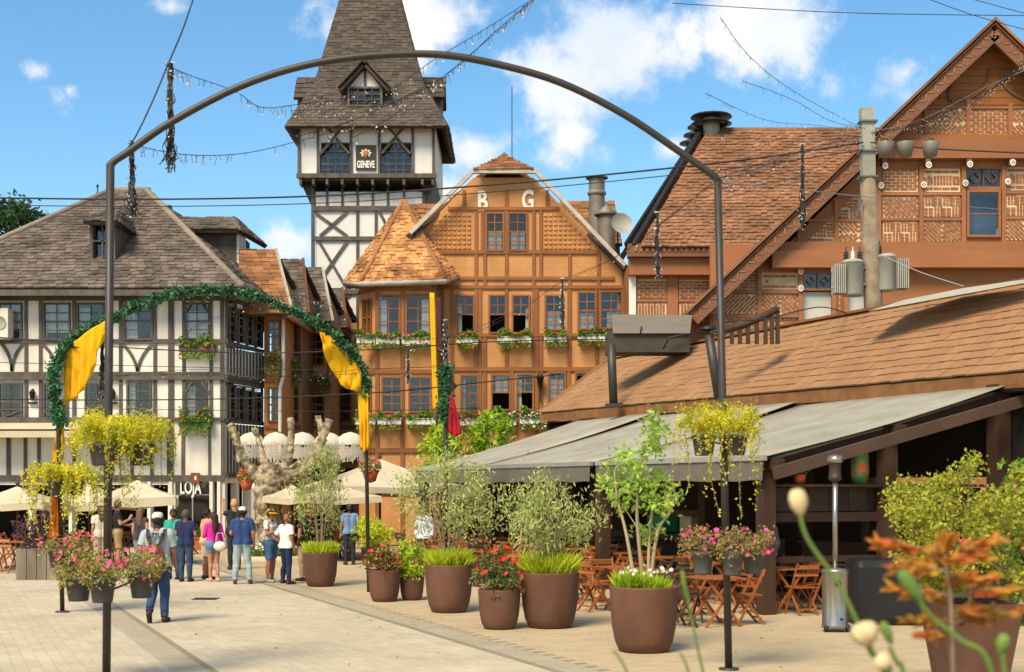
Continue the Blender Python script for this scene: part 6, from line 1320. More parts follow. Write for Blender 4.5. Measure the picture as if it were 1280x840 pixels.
# ---------------------------------------------------------------- patio heater
g = G(1048, 791); g.y += .2; o = thing('patio_heater', 'tall steel patio heater on wheels beside the awning post', 'patio heater', g); m_inox = mat('brushed_steel', '#b3aea2', '#98948a', rough=.3, metal=.85, var=.04, scale=6, stretch=(3, 3, .2))
mb = MB(); mb.lathe([(.01, .06), (.2, .06), (.2, .1), (.19, .12), (.19, .86), (.2, .88), (.2, .92), (.03, .95)], g, 24); mb.build('base', m_inox, o)
mb = MB(); mb.tube([g + UZ * .9, g + UZ * 2.25], .04, 10); mb.build('pole', m_inox, o); mb = MB(); mb.lathe([(.05, 2.22), (.11, 2.26), (.09, 2.3), (.09, 2.5), (.12, 2.52)], g, 16); mb.build('burner', mat('burnt_steel', '#5d5346', '#463e35', rough=.5, metal=.6), o); mb = MB(); mb.lathe([(.1, 2.5), (.13, 2.53), (.1, 2.6), (.01, 2.62)], g, 16); mb.build('top_cap', m_inox, o)
for s in (-1, 1): mb = MB(); mb.tube([g + Vector((s * .16 - .025, -.12, .05)), g + Vector((s * .16 + .025, -.12, .05))], .05, 12); mb.build('wheel', m_black, o)
mb = MB(); mb.tube([g + Vector((0, -.185, .72)), g + Vector((0, -.2, .72))], .05, 14); mb.tube([g + Vector((.05, -.185, .2)), g + Vector((.05, -.2, .2))], .02, 8); mb.build('vent_hole', m_black, o)
g = G(1100, 785); o = thing('covered_stand', 'low unit under a black cover beside the patio heater', 'cover', g); mb = MB(); mb.box(g.x - .3, g.x + .8, g.y + .3, g.y + 1.1, 0, 1.02); b_ = mb.build('cover', mat('black_tarp', '#1b1a1a', '#242322', rough=.5, bump=.4, bscale=5), o); bv = b_.modifiers.new('soft', 'BEVEL'); bv.width = .12; bv.segments = 3
# shelf flowers, hanging fern, painted bottle column, stool silhouette
g = R(.35, .95, 2.19); o = thing('shelf_flower_pot', 'red flowers in a small pot on the pavilion shelf', 'flower pot', g); mb = MB(); mb.lathe([(.01, 0), (.08, 0), (.11, .16), (.1, .16), (.01, .14)], g, 14); mb.build('pot', mat('orange_clay', '#b5532a', '#9c4520', rough=.8), o); leafmesh('foliage', o, ell(g + UZ * .28, (.17, .17, .12), 260), .07, .5, m_leaf); blossoms('blossoms', o, ell(g + UZ * .34, (.17, .17, .1), 16), .08, m_red)
g = R(.35, 2.2, 2.19); o = thing('painted_vase', 'tall green vase painted with red and yellow shapes on the pavilion shelf', 'vase', g); mb = MB(); mb.lathe([(.01, 0), (.13, 0), (.16, .2), (.15, .5), (.12, .75), (.13, .8), (.01, .78)], g, 18); mb.build('body', mat('painted_green', '#2f6a3c', '#a83a20', rough=.5, scale=6, contrast=3), o)
for q, s in ((5.2, .6), (11.4, .7)):
    g = R(q, s, 2.1); o = thing('hanging_fern', 'green fern hanging under the grey awning %s' % ('by the middle post' if q < 6 else 'by the far post'), 'fern', g); hpot(g, .16, .2, m_pot, o); leafmesh('foliage', o, ell(g + UZ * -.05, (.32, .32, .4), 600), .16, .3, m_leaf); mb = MB(); mb.tube([g, g + UZ * .55], .008, 4); mb.build('hanger', m_black, o)
# crates and bar goods in the dim interior
m_crt = mat('pale_crate', '#b5a98a', '#9a8e70', rough=.8)
for q, lab, m, w_ in ((7.2, 'stacked pale boxes on the pavilion counter', m_crt, .5), (8.6, 'green crate on the pavilion counter', mat('green_crate', '#1f8a5a', '#1a774c', rough=.6), .7)):
    g = R(q, 2.9, 1.08); o = thing('crate', lab, 'crate', g); mb = MB(); mb.M(frameM(g + UZ * .2, AU, AV, UZ, w_, .4, .36)); mb.build('case', m, o); mb = MB(); mb.M(frameM(g + UZ * .41, AU, AV, UZ, w_ + .05, .45, .05)); mb.build('rim', m, o)
# ---------------------------------------------------------------- café umbrellas
def umbrella(label, x, y, D, hw, drop, group='cream umbrellas', val=.16, rot=0.0):
    a = P(x, y, D); b = Vector((a.x, D, 0)); t = thing('café_umbrella'.replace('é', 'e'), label, 'umbrella', b, group); n = 8; vs = []
    c_, s_ = math.cos(rot), math.sin(rot)
    def pt(u, v, z): return Vector((a.x + u * c_ - v * s_, D + u * s_ + v * c_, z))
    cor = [(-1, -1), (0, -1.0), (1, -1), (1.0, 0), (1, 1), (0, 1.0), (-1, 1), (-1.0, 0)]
    mb = MB(); rings = []
    for k in range(6):
        f = k / 5; rings.append([pt(u * hw * f, v * hw * f, a.z - drop * f - .05 * math.sin(f * math.pi) - (.07 * f if i % 2 else 0)) for i, (u, v) in enumerate(cor)])
    for i in range(8):
        j = (i + 1) % 8
        for k in range(5): mb.add([rings[k][i], rings[k][j], rings[k + 1][j], rings[k + 1][i]], [(0, 1, 2, 3)] if k else [(0, 2, 3)])
    cn = mb.build('canopy', m_cream, t); cn.modifiers.new('thick', 'SOLIDIFY').thickness = .01
    mb = MB()
    for i in range(8): j = (i + 1) % 8; mb.add([rings[5][i], rings[5][j], rings[5][j] - UZ * val, rings[5][i] - UZ * val], [(0, 1, 2, 3)])
    mb.build('valance', m_cream, t); mb = MB(); mb.tube([b, a + UZ * .05], .035, 8); mb.ball(a + UZ * .08, .06, 6); mb.build('pole', m_awood2, t)
    for i in range(8): mb = MB(); mb.beam(a - UZ * .08, rings[5][i] - UZ * .03, .025); mb.build('rib', m_awood2, t)
    mb = MB(); mb.lathe([(.01, .12), (.06, .12), (.08, .08), (.32, .06), (.34, 0)], b, 16); mb.build('base', m_black, t); return t
umbrella('cream square umbrella above the wooden planter', 22, 608, 35.5, 1.05, .4); umbrella('wide cream umbrella beside the arch post', 112, 606, 38, 1.35, .5); umbrella('cream umbrella with deep valance next to the shop window', 172, 600, 37, 1.05, .45, val=.22, rot=.2)
umbrella('big cream umbrella behind the pollarded tree pots', 475, 574, 41, 2.0, .8, rot=.3); umbrella('low cream umbrella behind the feathery olive', 425, 605, 39, 1.2, .35, rot=.1); umbrella('small cream umbrella at the pollarded trunk', 365, 606, 40, .75, .35)
umbrella('cream umbrella behind the middle olive', 540, 594, 43, 1.6, .5)
# hanging flower baskets on the shop front and among the tables
m_basket = mat('orange_basket', '#b5552c', '#9c4522', rough=.8)
for x, y, D, lab in ((308, 600, 44, 'orange basket of red flowers hung on the corner of the timbered house'), (463, 588, 38, 'pink flower basket hung before the big cream umbrella'), (388, 632, 39, 'reddish flower basket hung behind the men')):
    g = P(x, y, D); o = thing('flower_basket', lab, 'flower basket', g, 'hanging flower baskets'); mb = MB(); mb.lathe([(.01, -.35), (.15, -.3), (.24, 0), (.22, 0), (.01, -.05)], g, 14); mb.build('basket', m_basket, o); leafmesh('foliage', o, ell(g + UZ * .12, (.32, .32, .25), 350), .12, .5, m_dry); blossoms('blossoms', o, ell(g + UZ * .12, (.34, .34, .28), 40), .12, m_red if x < 400 else m_pink); mb = MB(); mb.tube([g, g + UZ * .7], .012, 4); mb.build('hanger', m_black, o)
# ---------------------------------------------------------------- people
def caps(mb, p, q, r1, r2, seg=14):
    p, q = Vector(p), Vector(q); d = q - p; L = d.length
    if L < 1e-4: mb.ball(p, r1, 10); return
    prof = [(max(.0005, r1 * math.sin(a)), -r1 * math.cos(a)) for a in [math.pi / 2 * i / 5 for i in range(6)]] + [(max(.0005, r2 * math.cos(a)), L + r2 * math.sin(a)) for a in [math.pi / 2 * i / 5 for i in range(6)]]
    s = len(mb.v); mb.lathe(prof, (0, 0, 0), seg); Q = d.to_track_quat('Z', 'Y').to_matrix(); mb.v[s:] = [tuple(Q @ Vector(v) + p) for v in mb.v[s:]]
def arm_pose(kind, s):
    """elbow, wrist, direction of the hand"""
    return {'hang': ((.24, -.03, 1.14), (.25, .05, .9), (0, .15, -1)), 'swing_f': ((.24, .03, 1.14), (.23, .2, .95), (0, .5, -.8)), 'swing_b': ((.25, -.1, 1.15), (.26, -.08, .9), (0, .1, -1)), 'hip': ((.36, -.1, 1.14), (.2, .02, 1.02), (-.8, .5, -.2)), 'fwd': ((.25, .0, 1.14), (.14, .26, 1.1), (-.4, .9, .2)), 'phone': ((.25, .05, 1.15), (.1, .27, 1.25), (-.3, .5, .8)), 'cross': ((.25, .06, 1.16), (-.02, .2, 1.18), (-1, .1, .1)), 'up': ((.3, .1, 1.4), (.28, .15, 1.66), (0, .1, 1)), 'back': ((.26, -.12, 1.16), (.06, -.16, .98), (-.9, -.1, -.2))}[kind]
def person(label, px, py, hpx, face, skin='#a8745a', shirt=('#ffffff',), sleeve=.55, pants='#33445e', plen=.97, shoes='#2a2420', hair='#2a1c14', hairlen=0, cap=None, arms=('hang', 'hang'), legs=None, female=False, loose=.012, vox=.0115, name='person', lean=(0, 0), shirt2=None, hem=.90, glasses=False, beard=False):
    g = G(px, py) if not isinstance(px, Vector) else px; k = (hpx * g.y / F if hpx > 3 else hpx) / 1.75
    t = thing(name, label, 'person', g, 'people on the plaza', math.radians(face)); bones = []
    w_ = .9 if female else 1.0; lx, ly = lean
    def V(p):
        f = max(0, (p[2] - .9)) / .8; return Vector((p[0] + lx * f, p[1] + ly * f, p[2])) * k
    def bn(nm, p, q, r1, r2): bones.append((nm, V(p), V(q), r1 * k, r2 * k))
    hip = .1 if female else .085
    for s in (-1, 1):
        bn('hips', (s * hip, -.01, .93), (s * .07, 0, 1.05), .118, .1); bn('torso', (s * .065, 0, 1.05), (s * .085 * w_, 0, 1.3), .1 * w_, .108 * w_); bn('torso', (s * .085 * w_, 0, 1.3), (s * .1 * w_, -.01, 1.38), .108 * w_, .075)
        kn, an = (legs or {}).get(s, (((s * .1), .02, .5), ((s * .105), -.02, .09))); bn('thigh', (s * .09, -.005, .9), kn, .096, .063); bn('calf', kn, an, .061, .042)
        mid = (kn[0] * .75 + an[0] * .25, kn[1] * .75 + an[1] * .25 - .025, kn[2] * .72 + an[2] * .28); bn('calf', mid, (an[0], an[1] - .005, an[2] * .7 + kn[2] * .3), .055, .042)
        fz = an[2] - .09; up = 0 if fz < .03 else 1
        if not up: bn('foot', (an[0], an[1] - .03, fz + .045), (an[0] + s * .02, an[1] + .17, fz + .035), .043, .034); bn('foot', an, (an[0], an[1] - .02, fz + .05), .042, .045)
        else: bn('foot', an, (an[0], an[1] - .03, fz + .05), .042, .043); bn('foot', (an[0], an[1] - .04, fz + .05), (an[0] + s * .01, an[1] + .06, fz - .1), .043, .034)
        el, wr, hd = arm_pose(arms[0 if s < 0 else 1], s); el = (s * el[0] * w_, el[1], el[2]); wr = (s * wr[0] * w_, wr[1], wr[2]); hd = Vector((s * hd[0], hd[1], hd[2])).normalized()
        bn('shoulder', (s * .08, -.01, 1.42), (s * .175 * w_, -.005, 1.405), .06, .058); bn('uarm', (s * .185 * w_, -.005, 1.40), el, .056, .043); bn('farm', el, wr, .043, .029)
        W = Vector(wr); pe = W + hd * .085; bn('hand', W, pe, .028, .034); sd = hd.cross(Vector((1, 0, 0.01))).normalized() if abs(hd.x) < .8 else Vector((0, 1, 0)); cu = hd.cross(sd).normalized()
        for fi, fl in ((-.030, .06), (-.01, .075), (.011, .07), (.031, .055)): b0 = pe + sd * fi; b1 = b0 + hd * fl * .55 - cu * s * .006; bn('hand', b0, b1, .0105, .0095); bn('hand', b1, b1 + hd * fl * .4 - cu * s * .018, .0095, .008)
        tb_ = W + hd * .03 + sd * .035; bn('hand', tb_, tb_ + (hd * .7 + sd * .7).normalized() * .05, .012, .0095)
    bn('neck', (0, -.01, 1.42), (0, .01, 1.56), .056, .05); bn('head', (0, .0, 1.63), (0, .008, 1.67), .08, .077); bn('head', (0, .04, 1.605), (0, .053, 1.582), .057, .038); bn('head', (0, .08, 1.645), (0, .102, 1.618), .011, .015)
    for s in (-1, 1): bn('head', (s * .078, .005, 1.645), (s * .08, .0, 1.612), .014, .012)
    mb = MB()
    for nm, p, q, r1, r2 in bones: caps(mb, p, q, r1, r2, 12)
    me = bpy.data.meshes.new('tmp'); me.from_pydata(mb.v, [], mb.f); o = bpy.data.objects.new('tmp', me); col.objects.link(o)
    m1 = o.modifiers.new('r', 'REMESH'); m1.mode = 'VOXEL'; m1.voxel_size = vox; m2 = o.modifiers.new('s', 'SMOOTH'); m2.iterations = 3; m2.factor = .5
    dg = bpy.context.evaluated_depsgraph_get(); bm_ = bpy.data.meshes.new_from_object(o.evaluated_get(dg)); bpy.data.objects.remove(o); bpy.data.meshes.remove(me)
    nv = len(bm_.vertices); co = np.empty(nv * 3); bm_.vertices.foreach_get('co', co); co = co.reshape(-1, 3); no = np.empty(nv * 3); bm_.vertex_normals.foreach_get('vector', no); no = no.reshape(-1, 3)
    nf = len(bm_.polygons); lv = np.empty(nf * 4, np.int32); bm_.loops.foreach_get('vertex_index', lv); fa = lv.reshape(-1, 4); fc_ = co[fa].mean(1)
    sk = mat('skin_' + skin[1:], skin, rough=.6, var=0); 
    bo = bpy.data.objects.new('body', mesh_np('body', co, fa, sk, smooth=True)); link(bo, t); bpy.data.meshes.remove(bm_)
    best = np.full(nf, 1e9); bi = np.zeros(nf, int); bt = np.zeros(nf)
    for i, (nm, p, q, r1, r2) in enumerate(bones):
        p, q = np.array(p), np.array(q); d = q - p; tt = np.clip(((fc_ - p) @ d) / (d @ d + 1e-12), 0, 1); ds = np.linalg.norm(fc_ - p - tt[:, None] * d, axis=1) - (r1 + (r2 - r1) * tt); u = ds < best; best[u] = ds[u]; bi[u] = i; bt[u] = tt[u]
    names = np.array([b[0] for b in bones])[bi]; z = fc_[:, 2] / k
    def cloth_part(nm, sel, m, off):
        f = fa[sel]
        if not len(f): return
        u, inv = np.unique(f, return_inverse=True); wob = .004 * np.sin(co[u, 2] * 19 + co[u, 0] * 26 + px % 7 if not isinstance(px, Vector) else co[u, 2] * 19) + .003 * np.sin(co[u, 0] * 41 - co[u, 2] * 13 + co[u, 1] * 30)
        o = bpy.data.objects.new(nm, mesh_np(nm, co[u] + no[u] * ((off + wob * (1 if off > .01 else 0)) * k)[:, None] if hasattr(off + wob, '__len__') else co[u], inv.reshape(-1, 4), m, smooth=True)); link(o, t); return o
    S = (np.isin(names, ['torso', 'shoulder']) | ((names == 'hips') & (z > hem)) | ((names == 'thigh') & (z > hem)) | ((names == 'uarm') & (bt < sleeve)) | ((names == 'farm') & (bt < sleeve - 1)) | ((names == 'neck') & (z < 1.445)))
    sm = mat('shirt_' + shirt[0][1:] + (shirt[1][1:] if len(shirt) > 1 else ''), shirt[0], shirt[1] if len(shirt) > 1 else None, rough=.9, scale=16 if len(shirt) > 1 else 4, contrast=3 if len(shirt) > 1 else 1, var=0, bump=.7, bscale=9)
    so = cloth_part('shirt', S, sm, loose + .006)
    if plen < 1: PT = ((names == 'hips') & (z < 1.02)) | ((names == 'thigh') & (bt < plen * 2 if plen < .5 else names == 'thigh')) | ((names == 'calf') & (z > .5 - (plen - .5) * .9))
    if plen < .5: PT = ((names == 'hips') & (z < 1.02)) | ((names == 'thigh') & (z > .9 - plen * .8))
    cloth_part('trousers' if plen > .6 else 'shorts', PT, mat('trousers_' + pants[1:], pants, rough=.9, var=0, scale=5, bump=.7, bscale=12), loose if plen > .6 else loose + .01)
    cloth_part('shoes', (names == 'foot') | ((names == 'calf') & (z < .085)), mat('shoe_' + shoes[1:], shoes, rough=.7, var=0), .005)
    hy = fc_[:, 1] / k
    if hair: 
        hs = ((names == 'head') & ((z > 1.675) | ((hy < .01) & (z > 1.56)) )) | ((names == 'neck') & (hy < -.02) & (z > 1.5)); cloth_part('hair', hs, mat('hair_' + hair[1:], hair, rough=.6, var=0, scale=30), .016)
    if hairlen:
        mb = MB(); h0 = V((0, -.02, 1.71)); pts = [h0, V((0, -.05, 1.6)), V((.01, -.085, 1.46)), V((.01, -.1, 1.42 - hairlen))]; mb.tube(cat_rom(pts, 4), [v * k for v in (.03, .075, .092, .097, .098, .096, .092, .09, .09, .088, .08, .065, .03)], 12); mb.v = [(x, (y + .06 * k) * .62 - .075 * k, z_) for x, y, z_ in mb.v]; hh = MB(); hh.v, hh.f, hh.sm = mb.v, mb.f, mb.sm; oo = bpy.data.meshes.new('long_hair'); oo.from_pydata(mb.v, [], mb.f); oo.polygons.foreach_set('use_smooth', mb.sm); oo.materials.append(mat('hair_' + hair[1:], hair)); link(bpy.data.objects.new('long_hair', oo), t)
    if beard: cloth_part('beard', (names == 'head') & (z < 1.595) & (hy > .02), mat('hair_' + hair[1:], hair), .006)
    def loc(nm, mb, m): me_ = bpy.data.meshes.new(nm); me_.from_pydata(mb.v, [], mb.f); me_.polygons.foreach_set('use_smooth', mb.sm); me_.materials.append(m); return link(bpy.data.objects.new(nm, me_), t)
    for s in (-1, 1): mb = MB(); mb.ball(V((s * .03, .075, 1.648)), .011 * k, 6); loc('eye', mb, mat('eye_dark', '#1a1410', rough=.3, var=0))
    mb = MB(); mb.ball(V((0, .09, 1.588)), .018 * k, 6, (1.3, .4, .3)); loc('mouth', mb, mat('lip_rose', '#8a4a40', rough=.6, var=0))
    if glasses: 
        mb = MB(); [mb.ball(V((s * .034, .085, 1.648)), .027 * k, 8, (1, .35, .75)) for s in (-1, 1)]; mb.tube([V((-.09, .0, 1.65)), V((-.06, .09, 1.65)), V((.06, .09, 1.65)), V((.09, .0, 1.65))], .004 * k, 4); loc('sunglasses', mb, m_black)
    if cap:
        mb = MB(); c = V((0, .005, 1.665)); mb.lathe([(.097 * k, -.015 * k), (.097 * k, .02 * k), (.088 * k, .055 * k), (.06 * k, .082 * k), (.002, .09 * k)], c, 18, .92, 1.02); n_ = 10; vs = []
        for i in range(n_ + 1):
            a = math.pi * i / n_; vs += [c + Vector((.1 * math.cos(a), .1 * math.sin(a), -.005)) * k, c + Vector((.1 * math.cos(a), .02 + (.19 if a else .1) * math.sin(a), -.025)) * k]
        mb.add(vs, [(2 * i, 2 * i + 2, 2 * i + 3, 2 * i + 1) for i in range(n_)]); loc('cap', mb, mat('cap_' + cap[1:], cap, rough=.9, var=0))
    return t, k, V
walk = {-1: ((-.09, .06, .5), (-.08, -.2, .2)), 1: ((.1, .05, .5), (.11, .0, .09))}
t, k, V = person('person walking away in white cap, pale T-shirt and jeans with a brown backpack', 197, 778, 138, 2, skin='#a06a4c', shirt=('#9fa8a8',), sleeve=.75, pants='#2c4468', cap='#c9c6be', legs=walk, arms=('swing_b', 'swing_f'), loose=.02, vox=.0095, shoes='#2e241c', name='person')
# backpack with straps and the shirt print
o = bpy.data.objects.new
bp = thing('backpack', 'brown orange patterned backpack with dark straps on the walking person', 'backpack', G(197, 778), None, math.radians(2)); m_bpk = mat('backpack_pattern', '#8a5a34', '#4e3222', rough=.8, scale=14, contrast=2.5, var=0); m_strap = mat('dark_strap', '#352a24', rough=.8, var=0)
def locm(nm, mb, m, par): me_ = bpy.data.meshes.new(nm); me_.from_pydata(mb.v, [], mb.f); me_.polygons.foreach_set('use_smooth', mb.sm); me_.materials.append(m); return link(bpy.data.objects.new(nm, me_), par)
mb = MB(); mb.ball((0, -.235 * k, .96 * k), .175 * k, 16, (1.0, .72, 1.75)); locm('bag', mb, m_bpk, bp); mb = MB(); mb.ball((0, -.335 * k, .84 * k), .14 * k, 12, (.95, .5, .95)); locm('front_pocket', mb, m_bpk, bp)
mb = MB(); mb.ball((0, -.362 * k, 1.0 * k), .05 * k, 8, (1.3, .6, .8)); locm('emblem', mb, m_white, bp); mb = MB(); mb.tube([Vector((math.cos(a) * .118 * k, -.35 * k - .01 * math.sin(a), (.95 + .2 * math.sin(a)) * k)) for a in [math.pi * i / 12 for i in range(13)]], .008 * k, 5); locm('zip', mb, m_strap, bp)
for s in (-1, 1):
    mb = MB(); pts = [Vector((s * .05, -.2, 1.2)), Vector((s * .11, -.165, 1.34)), Vector((s * .135, -.06, 1.475)), Vector((s * .13, .06, 1.46)), Vector((s * .12, .13, 1.35)), Vector((s * .14, .12, 1.15)), Vector((s * .15, -.05, 1.02))]; cr = cat_rom([p * k for p in pts], 4)
    for a, b in zip(cr[:-1], cr[1:]): mb.beam(a, b, .055 * k, .012 * k, (0, -1, .6))
    locm('strap', mb, m_strap, bp)
tx = text('shirt_print', t, 'ATTLE', mat('print_dark', '#3a4444', rough=.9, var=0), .085 * k, org(t) + Vector((0, -.158 * k, 1.385 * k)), (1, 0, 0), (0, .18, 1), depth=.012, bold=.004)
person('person in teal T-shirt and sunglasses with a beard facing the plaza', 217, 724, 88, 172, skin='#8f5f48', shirt=('#2f9a84',), pants='#2b3f5c', beard=True, glasses=True, hair='#201612')
person('person in navy polo shirt and jeans with back turned', 232, 727, 90, -8, skin='#9a6a50', shirt=('#20284a',), pants='#2d4158', arms=('fwd', 'fwd'), hair='#4a4038', loose=.016)
person('person in peach shirt, black cap and cream shorts', 258, 724, 89, -60, skin='#8a5a42', shirt=('#d09468',), pants='#cbb898', plen=.42, cap='#26221f', arms=('cross', 'fwd'))
t2, k2, V2 = person('person with long brown hair in a magenta jacket and denim shorts', 267, 727, 87, 35, skin='#b07c60', shirt=('#c8288e',), sleeve=1.8, pants='#5f7ea0', plen=.18, hair='#3a2218', hairlen=.22, arms=('phone', 'hang'), female=True, shoes='#c59a80', legs={-1: ((-.06, .05, .5), (-.06, .06, .09)), 1: ((.08, .0, .5), (.08, -.08, .09))})
hb_ = P(275, 683, G(267, 727).y - .15); o = thing('handbag', 'small white handbag beside the magenta jacket', 'bag', hb_); mb = MB(); mb.ball(hb_, .15, 10, (1, .5, .75)); mb.build('bag', m_white, o); mb = MB(); mb.tube([hb_ + Vector((-.1, 0, .08)), hb_ + Vector((-.06, 0, .3)), hb_ + Vector((.06, 0, .3)), hb_ + Vector((.1, 0, .08))], .01); mb.build('handle', m_white, o)
person('person in blue T-shirt, white cap and pale washed jeans with back turned', 303, 730, 97, 8, skin='#a9745a', shirt=('#27406e',), pants='#92a3a4', cap='#d8d2c4', arms=('fwd', 'hang'), shoes='#3a3a40', loose=.018, sleeve=.7, legs={-1: ((-.13, .02, .5), (-.16, -.02, .09)), 1: ((.12, .02, .5), (.17, -.02, .09))})
person('person in yellow cap, white printed shirt and denim shorts', 338, 728, 92, -110, skin='#9a6648', shirt=('#dcd8cc', '#8e9a98'), pants='#44648a', plen=.42, cap='#d79a1c', arms=('phone', 'phone'), shoes='#8a8a88')
person('bald person in white T-shirt and dark jeans with hand on hip', 358, 730, 88, -40, skin='#8a5a42', shirt=('#dedad0',), pants='#1f2a48', hair=None, arms=('hip', 'hang'), shoes='#3a2e26', legs={-1: ((-.15, .08, .5), (-.24, .08, .09)), 1: ((.12, -.02, .5), (.16, -.06, .09))}, sleeve=.65)
person('person in black sleeveless top and beige trousers behind the feathery olive pot', 380, 726, 84, 60, skin='#8a5a42', shirt=('#1f1d20',), sleeve=.15, pants='#b39a78', hair='#2a1a14', hairlen=.1, arms=('hip', 'cross'), female=True)
person('person with fair hair raising one arm beside the pollarded tree', 293, 712, 88, 20, skin='#c08a6a', shirt=('#2a2426',), pants='#2a2a30', hair='#b58a50', arms=('up', 'hang'), female=True, name='person')
person('person in cream top and beige skirt trousers by the café', 126, 712, 80, 30, skin='#b5866a', shirt=('#cabfa6',), pants='#b8a47e', plen=.9, hair='#4a3020', hairlen=.12, female=True, loose=.03)
person('person in black T-shirt and khaki shorts by the café', 147, 711, 86, -70, skin='#b08064', shirt=('#232022',), pants='#a88e5e', plen=.45, arms=('fwd', 'phone'), hair='#5a4030')
person('person with long fair brown hair in a dark vest and white sleeves', 176, 716, 82, -15, skin='#b5866a', shirt=('#3a3a44',), sleeve=.2, pants='#7c8a98', hair='#6a4a30', hairlen=.2, female=True)
person('person in white shirt and dark trousers standing behind the middle olive', 530, 716, 84, 150, skin='#9a6a50', shirt=('#ccd2da',), sleeve=1.7, pants='#20242c', hair='#1e1612')
person('person in pale blue shirt and dark trousers behind the yellow shrub', 437, 706, 76, 20, skin='#9a6a50', shirt=('#6a86b0',), pants='#24283a', hair='#1e1612')
person('person in a pale hooded top among the pavilion tables', R(2.3, 1.6), 0, 1.68, 40, skin='#9a6a50', shirt=('#a9adb0',), sleeve=1.8, pants='#2a2a34', hair='#2a1c14')
# ---------------------------------------------------------------- cables and light strings
def cable(label, pts, r=.012, name='cable', group='overhead cables', m=None):
    cr = cat_rom([P(*p) for p in pts], 8); t = thing(name, label, 'cable', cr[0], group); mb = MB(); mb.tube(cr, r, 5, False); mb.build('strand', m or m_wire, t); return t
m_bulb = mat('clear_bulb', '#d9d4c4', '#c9c2ae', rough=.3, var=.1)
def lights(label, pts, n, jit=.03, drop=.12, r=.005, bulb=.022, strands=1):
    t = thing('light_string', label, 'light string', P(*pts[0]), 'fairy light strings'); mb = MB(); bl_ = []
    for s in range(strands):
        cr = cat_rom([P(*p) + Vector((random.gauss(0, jit), random.gauss(0, jit), random.gauss(0, jit))) for p in pts], 10); mb.tube(cr, r, 4, False)
        for i in range(n // strands):
            f = random.random() * (len(cr) - 1); a = cr[int(f)].lerp(cr[int(f) + 1], f % 1); L = random.random() * drop; e = a + Vector((random.gauss(0, .02), 0, -L)); mb.tube([a, e], r * .6, 3, False); bl_.append(tuple(e))
    mb.build('strand', m_wire, t); leafmesh('bulbs', t, np.array(bl_), bulb * 1.6, .6, m_bulb)['kind'] = 'stuff'; return t
def bundle(label, x, y0, y1, D, wpx, foot=False):
    t = thing('light_bundle', label, 'light string', P(x, y0, D), 'gathered light strings'); mb = MB(); bl_ = []
    for s in range(30 if wpx > 8 else 18):
        pts = []
        for i in range(9):
            f = i / 8; sp = wpx * (.35 + .4 * f + (.5 if foot and f > .75 else 0)); pts.append(P(x + random.gauss(0, sp * .35), y0 + (y1 - y0) * f * random.uniform(.88, 1.02), D + random.gauss(0, sp * .35 * D / F)))
        cr = cat_rom(pts, 3); mb.tube(cr, .0085 * D / 20, 4, False); bl_ += [tuple(v + Vector((random.gauss(0, .02), 0, 0))) for v in cr[::3]]
    mb.build('strand', m_wire, t); leafmesh('bulbs', t, np.array(bl_), .035 * D / 20, .6, m_bulb)['kind'] = 'stuff'; return t
c1 = [(-40, 247, 34), (200, 249, 33), (420, 244, 33), (640, 229, 33), (830, 211, 33), (960, 196, 33.3), (1079, 178, 33.6)]
cable('thick dark cable sagging from the utility pole past the tower', c1, .022); cable('second dark cable just below the thick one', [(x, y + 9, d) for x, y, d in c1], .012)
cable('pair of cables leaving the utility pole over the brick gable', [(1088, 178, 33.6), (1170, 186, 33), (1300, 192, 32)], .02); cable('thin pale wire crossing the brick gable windows', [(902, 228, 15.9), (1000, 237, 20), (1140, 252, 26), (1300, 266, 30)], .008, m=m_grey)
cable('thin wire from the pole to the roofing sheet', [(1100, 318, 33.5), (1150, 340, 32), (1205, 358, 31)], .012, m=m_grey)
cable('thin wire across the top of the sky', [(840, 4, 20), (1060, 16, 20), (1320, 20, 20)], .006)
cable('dark cable across the windows of the timbered house', [(-40, 418, 30), (60, 427, 30), (200, 437, 30), (340, 441, 30), (480, 436, 30), (620, 427, 31), (760, 424, 32)], .014)
cable('lower dark cable across the timbered house', [(-40, 498, 30), (120, 500, 30), (300, 498, 30), (480, 490, 30), (620, 476, 31), (700, 468, 32)], .014)
cable('thin cable between the two dark cables of the timbered house', [(-40, 452, 30), (200, 458, 30), (400, 462, 30), (560, 458, 31)], .008)
cable('faint lowest cable across the lane', [(-40, 508, 30), (200, 512, 30), (420, 514, 30), (600, 510, 31)], .007)
cable('steep cable rising from the arch out of sight', [(139, 207, 15.2), (165, 178, 15.2), (190, 128, 15.3), (211, 78, 15.4), (228, 38, 15.4), (246, -14, 15.5)], .009)
lights('light string from the top bundle to the arch', [(213, 79, 15.4), (245, 96, 15.5), (290, 115, 15.6), (330, 128, 15.7), (372, 126, 16), (440, 118, 17)], 60); lights('light string drooping from the arch towards the tower', [(165, 178, 15.2), (230, 187, 15.6), (300, 193, 16), (370, 178, 17), (440, 158, 18)], 50)
lights('bright light string crossing the tower roof', [(372, 126, 16), (430, 118, 17), (480, 108, 17), (545, 75, 17), (600, 40, 17), (665, -5, 17)], 60); lights('second light string crossing the tower windows', [(372, 175, 16), (440, 150, 17), (500, 122, 17), (560, 90, 17), (620, 40, 17), (660, 5, 17)], 60); lights('third light string over the tower eave', [(360, 140, 17), (440, 138, 17), (500, 120, 17), (560, 92, 17)], 60)
lights('thick light string hanging from the arch elbow to the pole', [(898, 222, 15.9), (940, 212, 18), (1000, 190, 23), (1078, 168, 33.4)], 70, strands=3); lights('thick light string from the pole up over the gable', [(1088, 166, 33.4), (1140, 158, 31), (1210, 130, 28), (1262, 95, 25), (1300, 60, 23)], 150, strands=4)
